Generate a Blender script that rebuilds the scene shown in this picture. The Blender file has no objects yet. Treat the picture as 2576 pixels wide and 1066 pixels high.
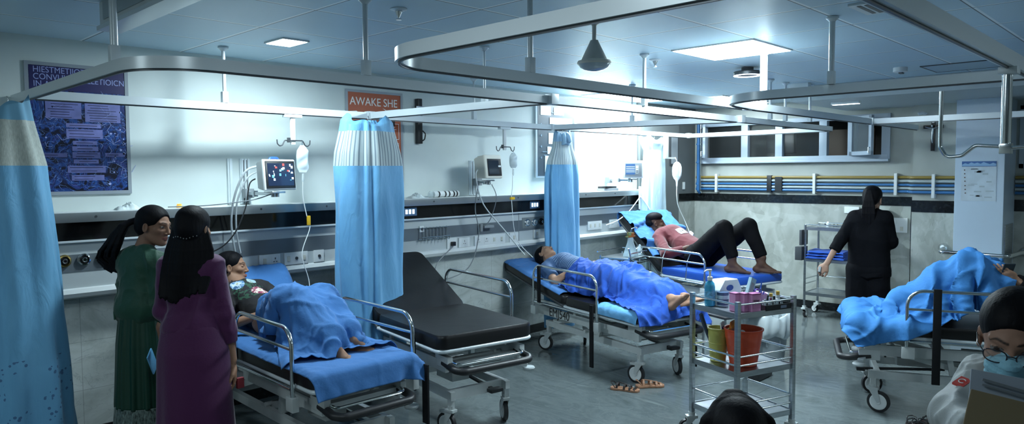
import bpy, bmesh, math, random
import numpy as np
from mathutils import Vector, Matrix, Quaternion
random.seed(7); rng = np.random.default_rng(11)
scene = bpy.context.scene
COL = scene.collection
R = math.radians
PI = math.pi
WY, LX, ZC, ZR = 5.256, 9.073, 2.61, 2.206      # left wall, back wall, ceiling, curtain rail height

# ---------------------------------------------------------------- materials
MATS = {}
def mat(name, col, rough=.5, metal=0., spec=.5, bump=None, noise=None, emit=0, ecol=None, alpha=1, trans=0, coat=0, sheen=0, attr=None):
    if name in MATS: return MATS[name]
    m = bpy.data.materials.new(name); m.use_nodes = True; nt = m.node_tree; N = nt.nodes; Lk = nt.links
    b = N['Principled BSDF']
    b.inputs['Base Color'].default_value = (*col, 1)
    b.inputs['Roughness'].default_value = rough; b.inputs['Metallic'].default_value = metal
    b.inputs['Specular IOR Level'].default_value = spec
    b.inputs['Alpha'].default_value = alpha; b.inputs['Transmission Weight'].default_value = trans
    b.inputs['Coat Weight'].default_value = coat
    b.inputs['Sheen Weight'].default_value = sheen
    if emit: b.inputs['Emission Color'].default_value = (*(ecol or col), 1); b.inputs['Emission Strength'].default_value = emit
    tc = N.new('ShaderNodeTexCoord')
    if attr:
        a = N.new('ShaderNodeAttribute'); a.attribute_name = attr; Lk.new(a.outputs['Color'], b.inputs['Base Color'])
    if noise:   # (scale, amount, stretch) darker / lighter mottling
        sc, am, st = noise
        mp = N.new('ShaderNodeMapping'); mp.inputs['Scale'].default_value = st
        n = N.new('ShaderNodeTexNoise'); n.inputs['Scale'].default_value = sc; n.inputs['Detail'].default_value = 6
        r = N.new('ShaderNodeValToRGB'); c = np.array(col)
        r.color_ramp.elements[0].position = .3; r.color_ramp.elements[1].position = .7
        r.color_ramp.elements[0].color = (*np.clip(c*(1-am), 0, 1), 1); r.color_ramp.elements[1].color = (*np.clip(c*(1+am), 0, 1), 1)
        Lk.new(tc.outputs['Object'], mp.inputs['Vector']); Lk.new(mp.outputs['Vector'], n.inputs['Vector'])
        Lk.new(n.outputs['Fac'], r.inputs['Fac']); Lk.new(r.outputs['Color'], b.inputs['Base Color'])
    if bump:    # (scale, strength, stretch)
        sc, stn, st = bump
        mp = N.new('ShaderNodeMapping'); mp.inputs['Scale'].default_value = st
        n = N.new('ShaderNodeTexNoise'); n.inputs['Scale'].default_value = sc; n.inputs['Detail'].default_value = 4
        n.inputs['Distortion'].default_value = .4
        bp = N.new('ShaderNodeBump'); bp.inputs['Strength'].default_value = stn; bp.inputs['Distance'].default_value = .02
        Lk.new(tc.outputs['Object'], mp.inputs['Vector']); Lk.new(mp.outputs['Vector'], n.inputs['Vector'])
        Lk.new(n.outputs['Fac'], bp.inputs['Height']); Lk.new(bp.outputs['Normal'], b.inputs['Normal'])
    MATS[name] = m
    return m
U1 = (1, 1, 1)
chrome = mat('chrome', (.72, .76, .78), .14, 1)
steel = mat('brushed_steel', (.50, .54, .57), .30, 1, noise=(8, .18, (1, 1, 14)))
alu = mat('white_aluminium', (.66, .73, .76), .30, .12)
greym = mat('grey_enamel', (.54, .58, .58), .38, .1, noise=(5, .12, U1))
whitem = mat('white_enamel', (.68, .72, .72), .35)
whitep = mat('white_plastic', (.74, .78, .78), .4)
cream = mat('cream_plastic', (.62, .62, .55), .45)
blackp = mat('black_plastic', (.012, .013, .015), .3)
blackr = mat('black_rubber', (.014, .015, .017), .45)
vinyl = mat('black_vinyl', (.010, .010, .011), .34, spec=.4, bump=(5, .12, (1, 1, 1)))
blackf = mat('black_webbing', (.010, .011, .013), .8, spec=.2)
sheetb = mat('blue_sheet_cotton', (.047, .17, .43), .75, spec=.25, bump=(60, .12, U1), sheen=.1)
sheetd = mat('royal_blue_sheet_cotton', (.020, .09, .45), .75, spec=.25, bump=(60, .12, U1), sheen=.1)
sheetl = mat('pale_blue_sheet_cotton', (.16, .42, .72), .75, spec=.25, bump=(60, .12, U1))
bluep = mat('blue_plastic', (.03, .12, .5), .35)
yellowp = mat('yellow_plastic', (.75, .45, .02), .4)
greyp = mat('grey_plastic', (.25, .28, .30), .45)
darkg = mat('dark_grey_metal', (.09, .10, .11), .4, .5)
def glassm(name, col, rough=.03, ior=1.45):
    m = mat(name, col, rough, trans=1); m.node_tree.nodes['Principled BSDF'].inputs['IOR'].default_value = ior; return m
clear = mat('clear_plastic', (.75, .85, .88), .12, alpha=.35)
glass = glassm('clear_glass', (.85, .93, .95))

# ---------------------------------------------------------------- mesh building
def tag(o, label=None, cat=None, group=None, kind=None):
    if label: o['label'] = label
    if cat: o['category'] = cat
    if group: o['group'] = group
    if kind: o['kind'] = kind
    return o
def empty(name, loc, label, cat, rz=0, group=None):
    o = bpy.data.objects.new(name, None); COL.objects.link(o); o.location = loc; o.rotation_euler = (0, 0, rz)
    o.empty_display_size = .1
    return tag(o, label, cat, group)
def V(*a): return Vector(a)
def fillet(pts, r, n=6):
    pts = [Vector(p) for p in pts]; out = [pts[0]]
    for a, b, c in zip(pts, pts[1:], pts[2:]):
        u, v = a-b, c-b; lu, lv = u.length, v.length
        if lu < 1e-6 or lv < 1e-6: continue
        u /= lu; v /= lv; ang = u.angle(v, PI)
        if ang > PI-.02: out.append(b); continue
        d = min(r/math.tan(ang/2), lu*.49, lv*.49); rr = d*math.tan(ang/2)
        p, q = b+u*d, b+v*d; cen = b+(u+v).normalized()*(rr/math.sin(ang/2))
        e0, e1 = p-cen, q-cen; tot = e0.angle(e1)
        ax = e0.cross(e1).normalized()
        for i in range(n+1): out.append(cen+Quaternion(ax, tot*i/n) @ e0)
    out.append(pts[-1]); return out
class MB:
    def __init__(s): s.v = []; s.f = []; s.mi = []; s.m = 0
    def add(s, vs, fs):
        b = len(s.v); s.v += [tuple(x) for x in vs]; s.f += [tuple(b+i for i in f) for f in fs]; s.mi += [s.m]*len(fs); return s
    def box(s, x0, x1, y0, y1, z0, z1, M=None, bev=0):
        vs = [V(x, y, z) for x in (x0, x1) for y in (y0, y1) for z in (z0, z1)]
        if bev:
            bm = bmesh.new(); bmesh.ops.create_cube(bm, size=1)
            for v in bm.verts: v.co = V(x0+(v.co.x+.5)*(x1-x0), y0+(v.co.y+.5)*(y1-y0), z0+(v.co.z+.5)*(z1-z0))
            bmesh.ops.bevel(bm, geom=bm.edges[:], offset=bev, segments=2, profile=.7, affect='EDGES')
            bm.verts.ensure_lookup_table()
            vs = [v.co.copy() for v in bm.verts]; fs = [[v.index for v in f.verts] for f in bm.faces]; bm.free()
        else: fs = [(0, 1, 3, 2), (4, 6, 7, 5), (0, 4, 5, 1), (2, 3, 7, 6), (0, 2, 6, 4), (1, 5, 7, 3)]
        if M is not None: vs = [M @ v for v in vs]
        return s.add(vs, fs)
    def boxc(s, c, d, M=None, bev=0):
        return s.box(c[0]-d[0]/2, c[0]+d[0]/2, c[1]-d[1]/2, c[1]+d[1]/2, c[2]-d[2]/2, c[2]+d[2]/2, M, bev)
    def bar(s, a, b, w, h, up=(0, 0, 1)):          # rectangular beam from a to b
        a, b = Vector(a), Vector(b); t = (b-a).normalized(); up = Vector(up)
        if abs(t.dot(up)) > .98: up = V(1, 0, 0)
        r = t.cross(up).normalized(); u = r.cross(t)
        vs = [p+r*i*w/2+u*j*h/2 for p in (a, b) for i in (-1, 1) for j in (-1, 1)]
        return s.add(vs, [(0, 1, 3, 2), (4, 6, 7, 5), (0, 4, 5, 1), (2, 3, 7, 6), (0, 2, 6, 4), (1, 5, 7, 3)])
    def tube(s, pts, r, n=10, fil=0, closed=False, prof=None, up=None, cap=True, fn=6):
        pts = [Vector(p) for p in pts]
        if fil: pts = fillet(pts, fil, fn)
        k = len(pts); rr = r if hasattr(r, '__len__') else [r]*k
        T = []
        for i in range(k):
            a = pts[(i-1) % k] if (closed or i) else pts[i]; b = pts[(i+1) % k] if (closed or i < k-1) else pts[i]
            t = (b-a); T.append(t.normalized() if t.length > 1e-9 else V(0, 0, 1))
        u = Vector(up) if up is not None else V(0, 0, 1)
        if abs(T[0].dot(u)) > .95: u = V(1, 0, 0)
        vs = []
        if prof is None: prof = [(math.cos(2*PI*j/n), math.sin(2*PI*j/n)) for j in range(n)]; sc = True
        else: sc = False
        n = len(prof)
        for i in range(k):
            if up is not None: u = Vector(up)
            w = T[i].cross(u)
            if w.length < 1e-6: w = T[i].cross(V(1, 0, 0))
            w.normalize(); u = w.cross(T[i]).normalized()
            for (p, q) in prof:
                m = rr[i] if sc else 1
                vs.append(pts[i]+w*p*m+u*q*m)
        fs = []
        for i in range(k if closed else k-1):
            for j in range(n):
                a = i*n+j; b = i*n+(j+1) % n; c = ((i+1) % k)*n+(j+1) % n; d = ((i+1) % k)*n+j
                fs.append((a, b, c, d))
        if cap and not closed: fs += [tuple(range(n-1, -1, -1)), tuple(range((k-1)*n, k*n))]
        return s.add(vs, fs)
    def cyl(s, a, b, r, n=16, r2=None):
        return s.tube([a, b], [r, r if r2 is None else r2], n)
    def lathe(s, prof, c=(0, 0, 0), n=24, M=None, cap=True):   # prof: (radius, z)
        vs = []; k = len(prof)
        for (r, z) in prof:
            for j in range(n):
                a = 2*PI*j/n; p = V(c[0]+r*math.cos(a), c[1]+r*math.sin(a), c[2]+z); vs.append(M @ p if M is not None else p)
        fs = [(i*n+j, i*n+(j+1) % n, (i+1)*n+(j+1) % n, (i+1)*n+j) for i in range(k-1) for j in range(n)]
        if cap: fs += [tuple(range(n-1, -1, -1)), tuple(range((k-1)*n, k*n))]
        return s.add(vs, fs)
    def disc(s, c, axis, r, t, n=20):
        c = Vector(c); ax = Vector(axis).normalized(); return s.tube([c-ax*t/2, c+ax*t/2], r, n)
    def grid(s, P):        # P: (n, m, 3) array
        n, m = P.shape[:2]
        return s.add(P.reshape(-1, 3).tolist(), [(i*m+j, (i+1)*m+j, (i+1)*m+j+1, i*m+j+1) for i in range(n-1) for j in range(m-1)])
    def build(s, name, m, parent=None, smooth=True, ang=40, thick=0, bev=0, label=None, loc=None):
        me = bpy.data.meshes.new(name); me.from_pydata(s.v, [], s.f)
        for k in (m if isinstance(m, (list, tuple)) else [m]): me.materials.append(k)
        if isinstance(m, (list, tuple)): me.polygons.foreach_set('material_index', s.mi)
        bm = bmesh.new(); bm.from_mesh(me); bmesh.ops.recalc_face_normals(bm, faces=bm.faces[:])
        if bev: bmesh.ops.bevel(bm, geom=[e for e in bm.edges if e.is_manifold and e.calc_face_angle(0) > R(30)], offset=bev, segments=2, profile=.7, affect='EDGES', clamp_overlap=True)
        if smooth:
            for f in bm.faces: f.smooth = True
            for e in bm.edges:
                if e.is_manifold and e.calc_face_angle(0) > R(ang): e.smooth = False
        bm.to_mesh(me); bm.free(); me.update()
        o = bpy.data.objects.new(name, me); COL.objects.link(o)
        if loc is not None: o.location = loc
        if parent is not None: o.parent = parent
        if thick:
            md = o.modifiers.new('solid', 'SOLIDIFY'); md.thickness = thick; md.offset = 0
        if label: o['label'] = label
        return o
def text(name, s, size, m, parent, M, depth=.001, sx=1, align='LEFT', label=None):
    cu = bpy.data.curves.new(name, 'FONT'); cu.body = s; cu.size = size; cu.extrude = depth; cu.align_x = align; cu.space_character = 1.0
    o = bpy.data.objects.new(name, cu); COL.objects.link(o)
    bpy.context.view_layer.update()
    me = bpy.data.meshes.new_from_object(o.evaluated_get(bpy.context.evaluated_depsgraph_get()))
    bpy.data.objects.remove(o); bpy.data.curves.remove(cu)
    me.transform(M @ Matrix.Diagonal((sx, 1, 1, 1))); me.materials.clear(); me.materials.append(m)
    o = bpy.data.objects.new(name, me); COL.objects.link(o)
    if parent: o.parent = parent
    if label: o['label'] = label
    return o
def copy_tree(o, parent=None):
    c = o.copy(); COL.objects.link(c); c.parent = parent
    for ch in [x for x in bpy.data.objects if x.parent == o]: copy_tree(ch, c)
    return c
def frame(o, x, y, z):          # matrix from origin and axes
    x, y, z = Vector(x), Vector(y), Vector(z)
    return Matrix(((x.x, y.x, z.x, o[0]), (x.y, y.y, z.y, o[1]), (x.z, y.z, z.z, o[2]), (0, 0, 0, 1)))
WALLM = lambda x, y, z: frame((x, y, z), (1, 0, 0), (0, 0, 1), (0, -1, 0))      # writing on the left wall (reads along +X)
BACKM = lambda x, y, z: frame((x, y, z), (0, -1, 0), (0, 0, 1), (-1, 0, 0))     # writing on the back wall (reads along -Y)
# ---------------------------------------------------------------- room shell
def node_mat(name):
    m = bpy.data.materials.new(name); m.use_nodes = True; return m, m.node_tree, m.node_tree.nodes, m.node_tree.links, m.node_tree.nodes['Principled BSDF']
def rampn(N, Lk, fac, stops):
    r = N.new('ShaderNodeValToRGB'); e = r.color_ramp.elements
    e[0].position, e[0].color = stops[0][0], (*stops[0][1], 1); e[1].position, e[1].color = stops[-1][0], (*stops[-1][1], 1)
    for p, c in stops[1:-1]: x = e.new(p); x.color = (*c, 1)
    Lk.new(fac, r.inputs['Fac']); return r.outputs['Color']
def noisen(N, Lk, vec, scale, detail=5, dist=0, rough=.5):
    n = N.new('ShaderNodeTexNoise'); n.inputs['Scale'].default_value = scale; n.inputs['Detail'].default_value = detail
    n.inputs['Distortion'].default_value = dist; n.inputs['Roughness'].default_value = rough; Lk.new(vec, n.inputs['Vector']); return n.outputs['Fac']
def mapn(N, Lk, vec, sc=(1, 1, 1), rot=(0, 0, 0), loc=(0, 0, 0)):
    m = N.new('ShaderNodeMapping'); m.inputs['Scale'].default_value = sc; m.inputs['Rotation'].default_value = rot; m.inputs['Location'].default_value = loc
    Lk.new(vec, m.inputs['Vector']); return m.outputs['Vector']
def mixn(N, Lk, fac, a, b, mode='MIX'):
    x = N.new('ShaderNodeMix'); x.data_type = 'RGBA'; x.blend_type = mode
    for s, v in ((0, fac), (6, a), (7, b)):
        if isinstance(v, (int, float)): x.inputs[s].default_value = v
        elif isinstance(v, tuple): x.inputs[s].default_value = (*v, 1)
        else: Lk.new(v, x.inputs[s])
    return x.outputs[2]
def mathn(N, Lk, op, a, b=None):
    x = N.new('ShaderNodeMath'); x.operation = op
    for s, v in ((0, a), (1, b)):
        if v is None: continue
        if isinstance(v, (int, float)): x.inputs[s].default_value = v
        else: Lk.new(v, x.inputs[s])
    return x.outputs[0]
def pos(N):
    return N.new('ShaderNodeNewGeometry').outputs['Position']
def sepn(N, Lk, vec):
    s = N.new('ShaderNodeSeparateXYZ'); Lk.new(vec, s.inputs[0]); return s.outputs
def linemask(N, Lk, coord, off, pitch, half):      # 1 on grid lines
    a = mathn(N, Lk, 'SUBTRACT', coord, off); a = mathn(N, Lk, 'DIVIDE', a, pitch); a = mathn(N, Lk, 'FRACT', mathn(N, Lk, 'ADD', a, 100.5))
    a = mathn(N, Lk, 'ABSOLUTE', mathn(N, Lk, 'SUBTRACT', a, .5)); return mathn(N, Lk, 'LESS_THAN', a, half/pitch)

# painted wall
m_wall, nt, N, Lk, b = node_mat('pale_wall_paint'); p = pos(N)
c = rampn(N, Lk, noisen(N, Lk, p, 1.3, 4), [(.35, (.56, .63, .62)), (.65, (.66, .73, .71))])
Lk.new(c, b.inputs['Base Color']); b.inputs['Roughness'].default_value = .55
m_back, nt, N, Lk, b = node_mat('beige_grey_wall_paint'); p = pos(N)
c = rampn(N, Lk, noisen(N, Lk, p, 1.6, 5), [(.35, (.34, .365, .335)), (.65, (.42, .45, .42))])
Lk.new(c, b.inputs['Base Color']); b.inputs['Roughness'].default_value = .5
# marble tiles with veins
def marble(name, c0, c1, c2, tile, ox, rough, vein=(.30, .34, .35), along=0):
    m, nt, N, Lk, b = node_mat(name); p = pos(N)
    n1 = noisen(N, Lk, mapn(N, Lk, p, (1.4, 1.4, 2.4), (.5, .6, .3)), 1.6, 7, 1.8, .6)
    c = rampn(N, Lk, n1, [(.3, c0), (.5, c1), (.72, c2)])
    n2 = noisen(N, Lk, mapn(N, Lk, p, (1, 1, 1.9), (.3, .9, .2)), 2.1, 6, 2.6, .55)
    v = mathn(N, Lk, 'ABSOLUTE', mathn(N, Lk, 'SUBTRACT', n2, .5)); v = mathn(N, Lk, 'LESS_THAN', v, .0065)
    c = mixn(N, Lk, mathn(N, Lk, 'MULTIPLY', v, .45), c, vein)
    s = sepn(N, Lk, p)
    g = mathn(N, Lk, 'MAXIMUM', linemask(N, Lk, s[along], ox, tile, .002), linemask(N, Lk, s[2], .34, .32, .0018))
    c = mixn(N, Lk, mathn(N, Lk, 'MULTIPLY', g, .5), c, (.16, .17, .17))
    Lk.new(c, b.inputs['Base Color']); b.inputs['Roughness'].default_value = rough; return m
m_marble = marble('pale_marble_tiles', (.36, .40, .38), (.50, .55, .53), (.60, .65, .64), .62, .1, .28)
# brushed plaster dado of the back wall: flakes in two greys
m_dado, nt, N, Lk, b = node_mat('mottled_grey_stone_dado'); p = pos(N)
vv = N.new('ShaderNodeTexVoronoi'); vv.inputs['Scale'].default_value = 8.5; vv.feature = 'F1'
wv = mixn(N, Lk, .35, mapn(N, Lk, p, (1, 1, .75), (.6, .2, .3)), N.new('ShaderNodeTexNoise').outputs['Color']); Lk.new(wv, vv.inputs['Vector'])
sx = sepn(N, Lk, vv.outputs['Color'])
c = rampn(N, Lk, sx[0], [(.15, (.30, .32, .29)), (.5, (.36, .385, .35)), (.62, (.48, .52, .49)), (.9, (.35, .37, .33))])
n1 = noisen(N, Lk, mapn(N, Lk, p, (1, 1, .6), (.8, 0, 0)), 4, 5, 1.5)
c = mixn(N, Lk, .45, c, rampn(N, Lk, n1, [(.4, (.30, .325, .29)), (.6, (.50, .54, .51))]))
Lk.new(c, b.inputs['Base Color']); b.inputs['Roughness'].default_value = .35
m_granite = mat('black_granite', (.010, .012, .013), .16, noise=(30, .6, U1))
# floor: glossy grey-blue polished stone
m_floor, nt, N, Lk, b = node_mat('polished_grey_floor'); p = pos(N)
n1 = noisen(N, Lk, mapn(N, Lk, p, (1, .45, 1), (0, 0, .6)), 2.2, 8, 2.2, .6)
c = rampn(N, Lk, n1, [(.3, (.075, .095, .098)), (.48, (.125, .150, .155)), (.56, (.10, .122, .126)), (.75, (.185, .215, .22))])
n2 = noisen(N, Lk, mapn(N, Lk, p, (1, .6, 1), (0, 0, 1.1)), 3.1, 6, 3.0, .6)
v = mathn(N, Lk, 'LESS_THAN', mathn(N, Lk, 'ABSOLUTE', mathn(N, Lk, 'SUBTRACT', n2, .5)), .010)
c = mixn(N, Lk, mathn(N, Lk, 'MULTIPLY', v, .35), c, (.16, .19, .195))
s = sepn(N, Lk, p)
g = mathn(N, Lk, 'MAXIMUM', linemask(N, Lk, s[0], .3, 1.2, .0015), linemask(N, Lk, s[1], .1, 1.2, .0015))
c = mixn(N, Lk, mathn(N, Lk, 'MULTIPLY', g, .6), c, (.04, .05, .05))
Lk.new(c, b.inputs['Base Color'])
rr = N.new('ShaderNodeMapRange'); rr.inputs[3].default_value = .07; rr.inputs[4].default_value = .20; Lk.new(n1, rr.inputs[0]); Lk.new(rr.outputs[0], b.inputs['Roughness'])
# ceiling tiles
m_ceil, nt, N, Lk, b = node_mat('blue_grey_ceiling_tiles'); p = pos(N); s = sepn(N, Lk, p)
gx = linemask(N, Lk, s[0], 2.03, .62, .009); gy = linemask(N, Lk, s[1], 1.57, .62, .009); g = mathn(N, Lk, 'MAXIMUM', gx, gy)
gd = mathn(N, Lk, 'MAXIMUM', linemask(N, Lk, s[0], 2.040, .62, .0035), linemask(N, Lk, s[1], 1.580, .62, .0035))
c = rampn(N, Lk, noisen(N, Lk, p, .9, 3), [(.3, (.44, .60, .70)), (.7, (.50, .66, .75))])
c = mixn(N, Lk, g, c, (.80, .88, .92)); c = mixn(N, Lk, gd, c, (.05, .08, .10))
Lk.new(c, b.inputs['Base Color']); b.inputs['Roughness'].default_value = .42

def struct(mb, name, m, **k):
    o = mb.build(name, m, **k); o['kind'] = 'structure'; return o
X0, Y0 = -2.6, -3.4
struct(MB().box(X0, LX+.2, Y0, WY+.2, -.1, 0), 'floor', m_floor, smooth=False)
struct(MB().box(X0, LX+.2, Y0, WY+.2, ZC, ZC+.1), 'ceiling', m_ceil, smooth=False)
w = MB(); w.box(X0, LX, WY, WY+.2, 0, ZC); struct(w, 'wall_left', m_wall, smooth=False)
# back wall with a window opening y 2.72..5.13, z 1.86..2.40
w = MB(); wy0, wy1, wz0, wz1 = 2.73, 5.14, 1.865, 2.40
w.box(LX, LX+.2, Y0, wy0, 0, ZC); w.box(LX, LX+.2, wy1, WY+.2, 0, ZC); w.box(LX, LX+.2, wy0, wy1, 0, wz0); w.box(LX, LX+.2, wy0, wy1, wz1, ZC)
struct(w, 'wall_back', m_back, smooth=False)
struct(MB().box(X0, LX, Y0-.2, Y0, 0, ZC), 'wall_right', m_back, smooth=False)
struct(MB().box(X0-.2, X0, Y0, WY, 0, ZC), 'wall_front', m_back, smooth=False)
struct(MB().box(LX-.03, LX, Y0, 2.45, ZC-.01, ZC).box(LX-1.62, LX, Y0, 3.2, 2.455, ZC-.001), 'ceiling_beam', mat('soffit_paint', (.46, .53, .55), .5), smooth=False)
# pillars on the back wall
struct(MB().box(LX-.20, LX, 1.55, 2.41, 0, 2.455), 'wall_pilaster', m_back, smooth=False)
pc = MB().box(8.52, LX, 1.49, 1.92, 0, 2.455, bev=.006)
struct(pc, 'column', mat('pale_blue_column_paint', (.50, .62, .74), .35, noise=(2, .04, U1)), smooth=False)
# dado and bands on back wall
def backband(x, y0, y1, z0, z1, m, name, t=.012): return struct(MB().box(x-t, x-.0005, y0, y1, z0, z1), name, m, smooth=False)
backband(LX, 2.41, WY, .10, 1.33, m_dado, 'wall_back_dado', .008)
backband(LX, 2.41, WY, 1.325, 1.43, m_granite, 'trim_1', .016)
backband(LX, 2.41, WY, 0, .10, m_granite, 'baseboard_back', .014)
backband(LX, 2.41, 2.47, .10, 1.325, m_granite, 'trim_2', .015)
backband(LX-.20, 1.92, 2.41, .10, 1.30, m_dado, 'wall_pilaster_dado', .008)
backband(LX-.20, 1.92, 2.41, 1.27, 1.40, m_granite, 'trim_3', .014)
backband(LX-.20, 1.92, 2.41, 0, .10, m_granite, 'trim_4', .014)
backband(LX, Y0, 1.49, .10, 1.30, m_dado, 'wall_back_dado', .008)
backband(LX, Y0, 1.49, 1.30, 1.42, m_granite, 'trim_5', .014)
# left wall dado, skirting, corner section
struct(MB().box(X0, 8.55, WY-.010, WY-.0005, .09, .98), 'wall_left_tiles', m_marble, smooth=False)
struct(MB().box(X0, 8.55, WY-.02, WY-.0005, 0, .09), 'baseboard_left', m_granite, smooth=False)
struct(MB().box(8.62, LX, WY-.008, WY-.0005, .10, 1.33), 'wall_left_dado', m_dado, smooth=False)
struct(MB().box(8.56, LX, WY-.014, WY-.0005, 1.325, 1.43).box(8.56, 8.62, WY-.014, WY-.0005, 0, 1.33), 'trim_6', m_granite, smooth=False)
struct(MB().box(7.64, 8.56, WY-.06, WY-.0005, 0, ZC-.001).box(8.56, LX, WY-.006, WY-.0005, 1.43, ZC-.001), 'wall_left_pier', mat('shade_toned_wall_paint', (.12, .135, .135), .5, noise=(2, .06, U1)), smooth=False)  # dark tone paints in the weaker light on pier and corner wall

# ---------------------------------------------------------------- window in the back wall
alup = mat('blue_grey_window_frame', (.40, .48, .56), .4, .05)
wf = empty('window_1', (0, 0, 0), None, None); wf['kind'] = 'structure'; wf['label'] = 'wide blue-grey framed window strip high on the back wall'
fr = MB(); t = .055
for z in (wz0+t/2, wz1-t/2): fr.box(LX-.03, LX+.05, wy0, wy1, z-t/2, z+t/2, bev=.004)
posts = [wy1-.02, 4.50, 4.03, 3.47, 2.86+.27, wy0+.02]
for y in posts: fr.box(LX-.028, LX+.05, y-t*.85, y+t*.85, wz0, wz1, bev=.004)
fr.build('window_frame', alup, wf)
MB().box(LX-.09, LX+.001, wy0-.03, wy1+.02, wz0-.025, wz0+.004, bev=.004).build('window_sill', alup, wf)
for a, b_ in zip(posts[:5], posts[1:]):
    if a > 3.2 and a != 3.47: MB().box(LX+.03, LX+.036, b_+.02, a-.02, wz0+t, wz1-t).build('window_pane', mat('dark_window_glass', (.09, .10, .10), .06, alpha=.15), wf, smooth=False)
# open casement sashes
def sash(hy, ang, wdt, sgn):
    s_ = MB(); M = Matrix.Translation((LX-.03, hy, 0)) @ Matrix.Rotation(ang, 4, 'Z')
    z0, z1 = wz0+.05, wz1-.03
    for z in (z0, z1-.045): s_.box(-.03, 0, 0 if sgn > 0 else -wdt, wdt if sgn > 0 else 0, z, z+.045, M)
    for y in (0, wdt-.05): s_.box(-.03, 0, sgn*y if sgn > 0 else -y-.05, sgn*y+.05 if sgn > 0 else -y, z0, z1, M)
    o = s_.build('window_sash', alup, wf)
    MB().box(-.018, -.012, (.05 if sgn > 0 else -wdt+.05), (wdt-.05 if sgn > 0 else -.05), z0+.045, z1-.045, M).build('sash_pane', mat('sash_glass', (.16, .20, .22), .08, alpha=.5), o, smooth=False)
    MB().tube([M @ V(-.03, sgn*(wdt-.02), 2.0), M @ V(-.05, sgn*(wdt-.02), 2.0), M @ V(-.05, sgn*(wdt-.02), 1.94)], .007, 8).build('sash_handle', steel, o)
sash(3.13, R(-38), .42, -1)
sash(5.10, R(-58), .40, -1)
# dim corridor seen through the window
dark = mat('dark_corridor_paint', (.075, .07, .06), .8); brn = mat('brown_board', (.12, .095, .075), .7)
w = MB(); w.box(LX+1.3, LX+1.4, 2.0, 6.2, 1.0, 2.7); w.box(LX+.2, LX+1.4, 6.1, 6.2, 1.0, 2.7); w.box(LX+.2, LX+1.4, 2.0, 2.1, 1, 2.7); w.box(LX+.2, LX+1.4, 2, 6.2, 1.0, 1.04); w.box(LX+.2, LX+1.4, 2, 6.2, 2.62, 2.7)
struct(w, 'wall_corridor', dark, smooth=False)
tag(MB().box(LX+.30, LX+.34, 2.98, 3.62, 1.05, 2.25).build('brown_board', brn, smooth=False), 'brown board standing behind the open window pane', 'board')
ch = empty('office_chair', (LX+.62, 4.28, 1.05), 'dark high-backed chair seen through the second window pane', 'chair')
MB().box(-.05, .05, -.20, .20, .92, 1.20, bev=.03).build('backrest', blackp, ch)
MB().box(-.28, .20, -.22, .22, .45, .53, bev=.03).build('seat', blackp, ch); MB().cyl((0, 0, 0.02), (0, 0, .46), .03).build('pedestal', darkg, ch)
MB().box(-.02, .0, -.02, .02, .5, .95).build('back_bracket', darkg, ch)
MB().lathe([(.25, 0), (.25, .03), (.03, .05)], (0, 0, 0)).build('foot', darkg, ch)

# ---------------------------------------------------------------- left wall service panel (bed head unit)
pn = empty('bed_head_service_panel', (0, WY, 0), 'long pale service shelf and grey trunking along the bed wall', 'wall panel')
px0, px1 = X0+.1, 7.70
MB().box(px0, px1, -.20, -.001, 1.495, 1.515, bev=.003).build('shelf', whitem, pn)
MB().box(px0, px1, -.212, -.19, 1.452, 1.512, bev=.004).build('shelf_lip', mat('satin_aluminium', (.42, .46, .48), .3, .8), pn)
MB().box(px0, px1, -.15, -.001, 1.335, 1.495).build('dark_fascia', mat('black_glossy_fascia', (.008, .009, .010), .12), pn, smooth=False)
MB().box(px0, px1, -.158, -.001, 1.322, 1.336, bev=.003).build('fascia_trim', alu, pn)
MB().box(px0, px1, -.12, -.001, 1.02, 1.322).build('trunking', mat('pale_grey_trunking', (.52, .57, .58), .4, noise=(2, .05, U1)), pn, smooth=False)
MB().box(px0, px1, -.124, -.119, 1.135, 1.245).build('grey_band', mat('slate_grey_band', (.13, .155, .175), .35, noise=(3, .15, U1)), pn, smooth=False)
pr_ = [(0, 0)]+[(-.15+.045*math.cos(a)-.0, .045*math.sin(a)) for a in np.linspace(PI/2, 3*PI/2, 9)]
bm_ = MB(); prof = [(-.001, 1.035), (-.11, 1.035), (-.138, 1.025), (-.15, 1.0), (-.138, .975), (-.11, .963), (-.001, .963)]
vs = [(x, y, z) for x in (px0, px1) for y, z in prof]; k = len(prof)
bm_.add(vs, [(i, i+1, k+i+1, k+i) for i in range(k-1)]+[tuple(range(k)), tuple(range(k, 2*k))]); bm_.build('bumper_moulding', whitem, pn)
for x in np.arange(.3, 7.6, .55): MB().cyl((x, -.214, 1.485), (x, -.208, 1.485), .008, 8).build('screw_head', darkg, pn)
# panel joints
for x in (2.25, 3.4, 5.35, 5.9, 7.4): MB().box(x-.002, x+.002, -.125, -.118, 1.02, 1.32).build('panel_seam', greyp, pn)

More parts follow.
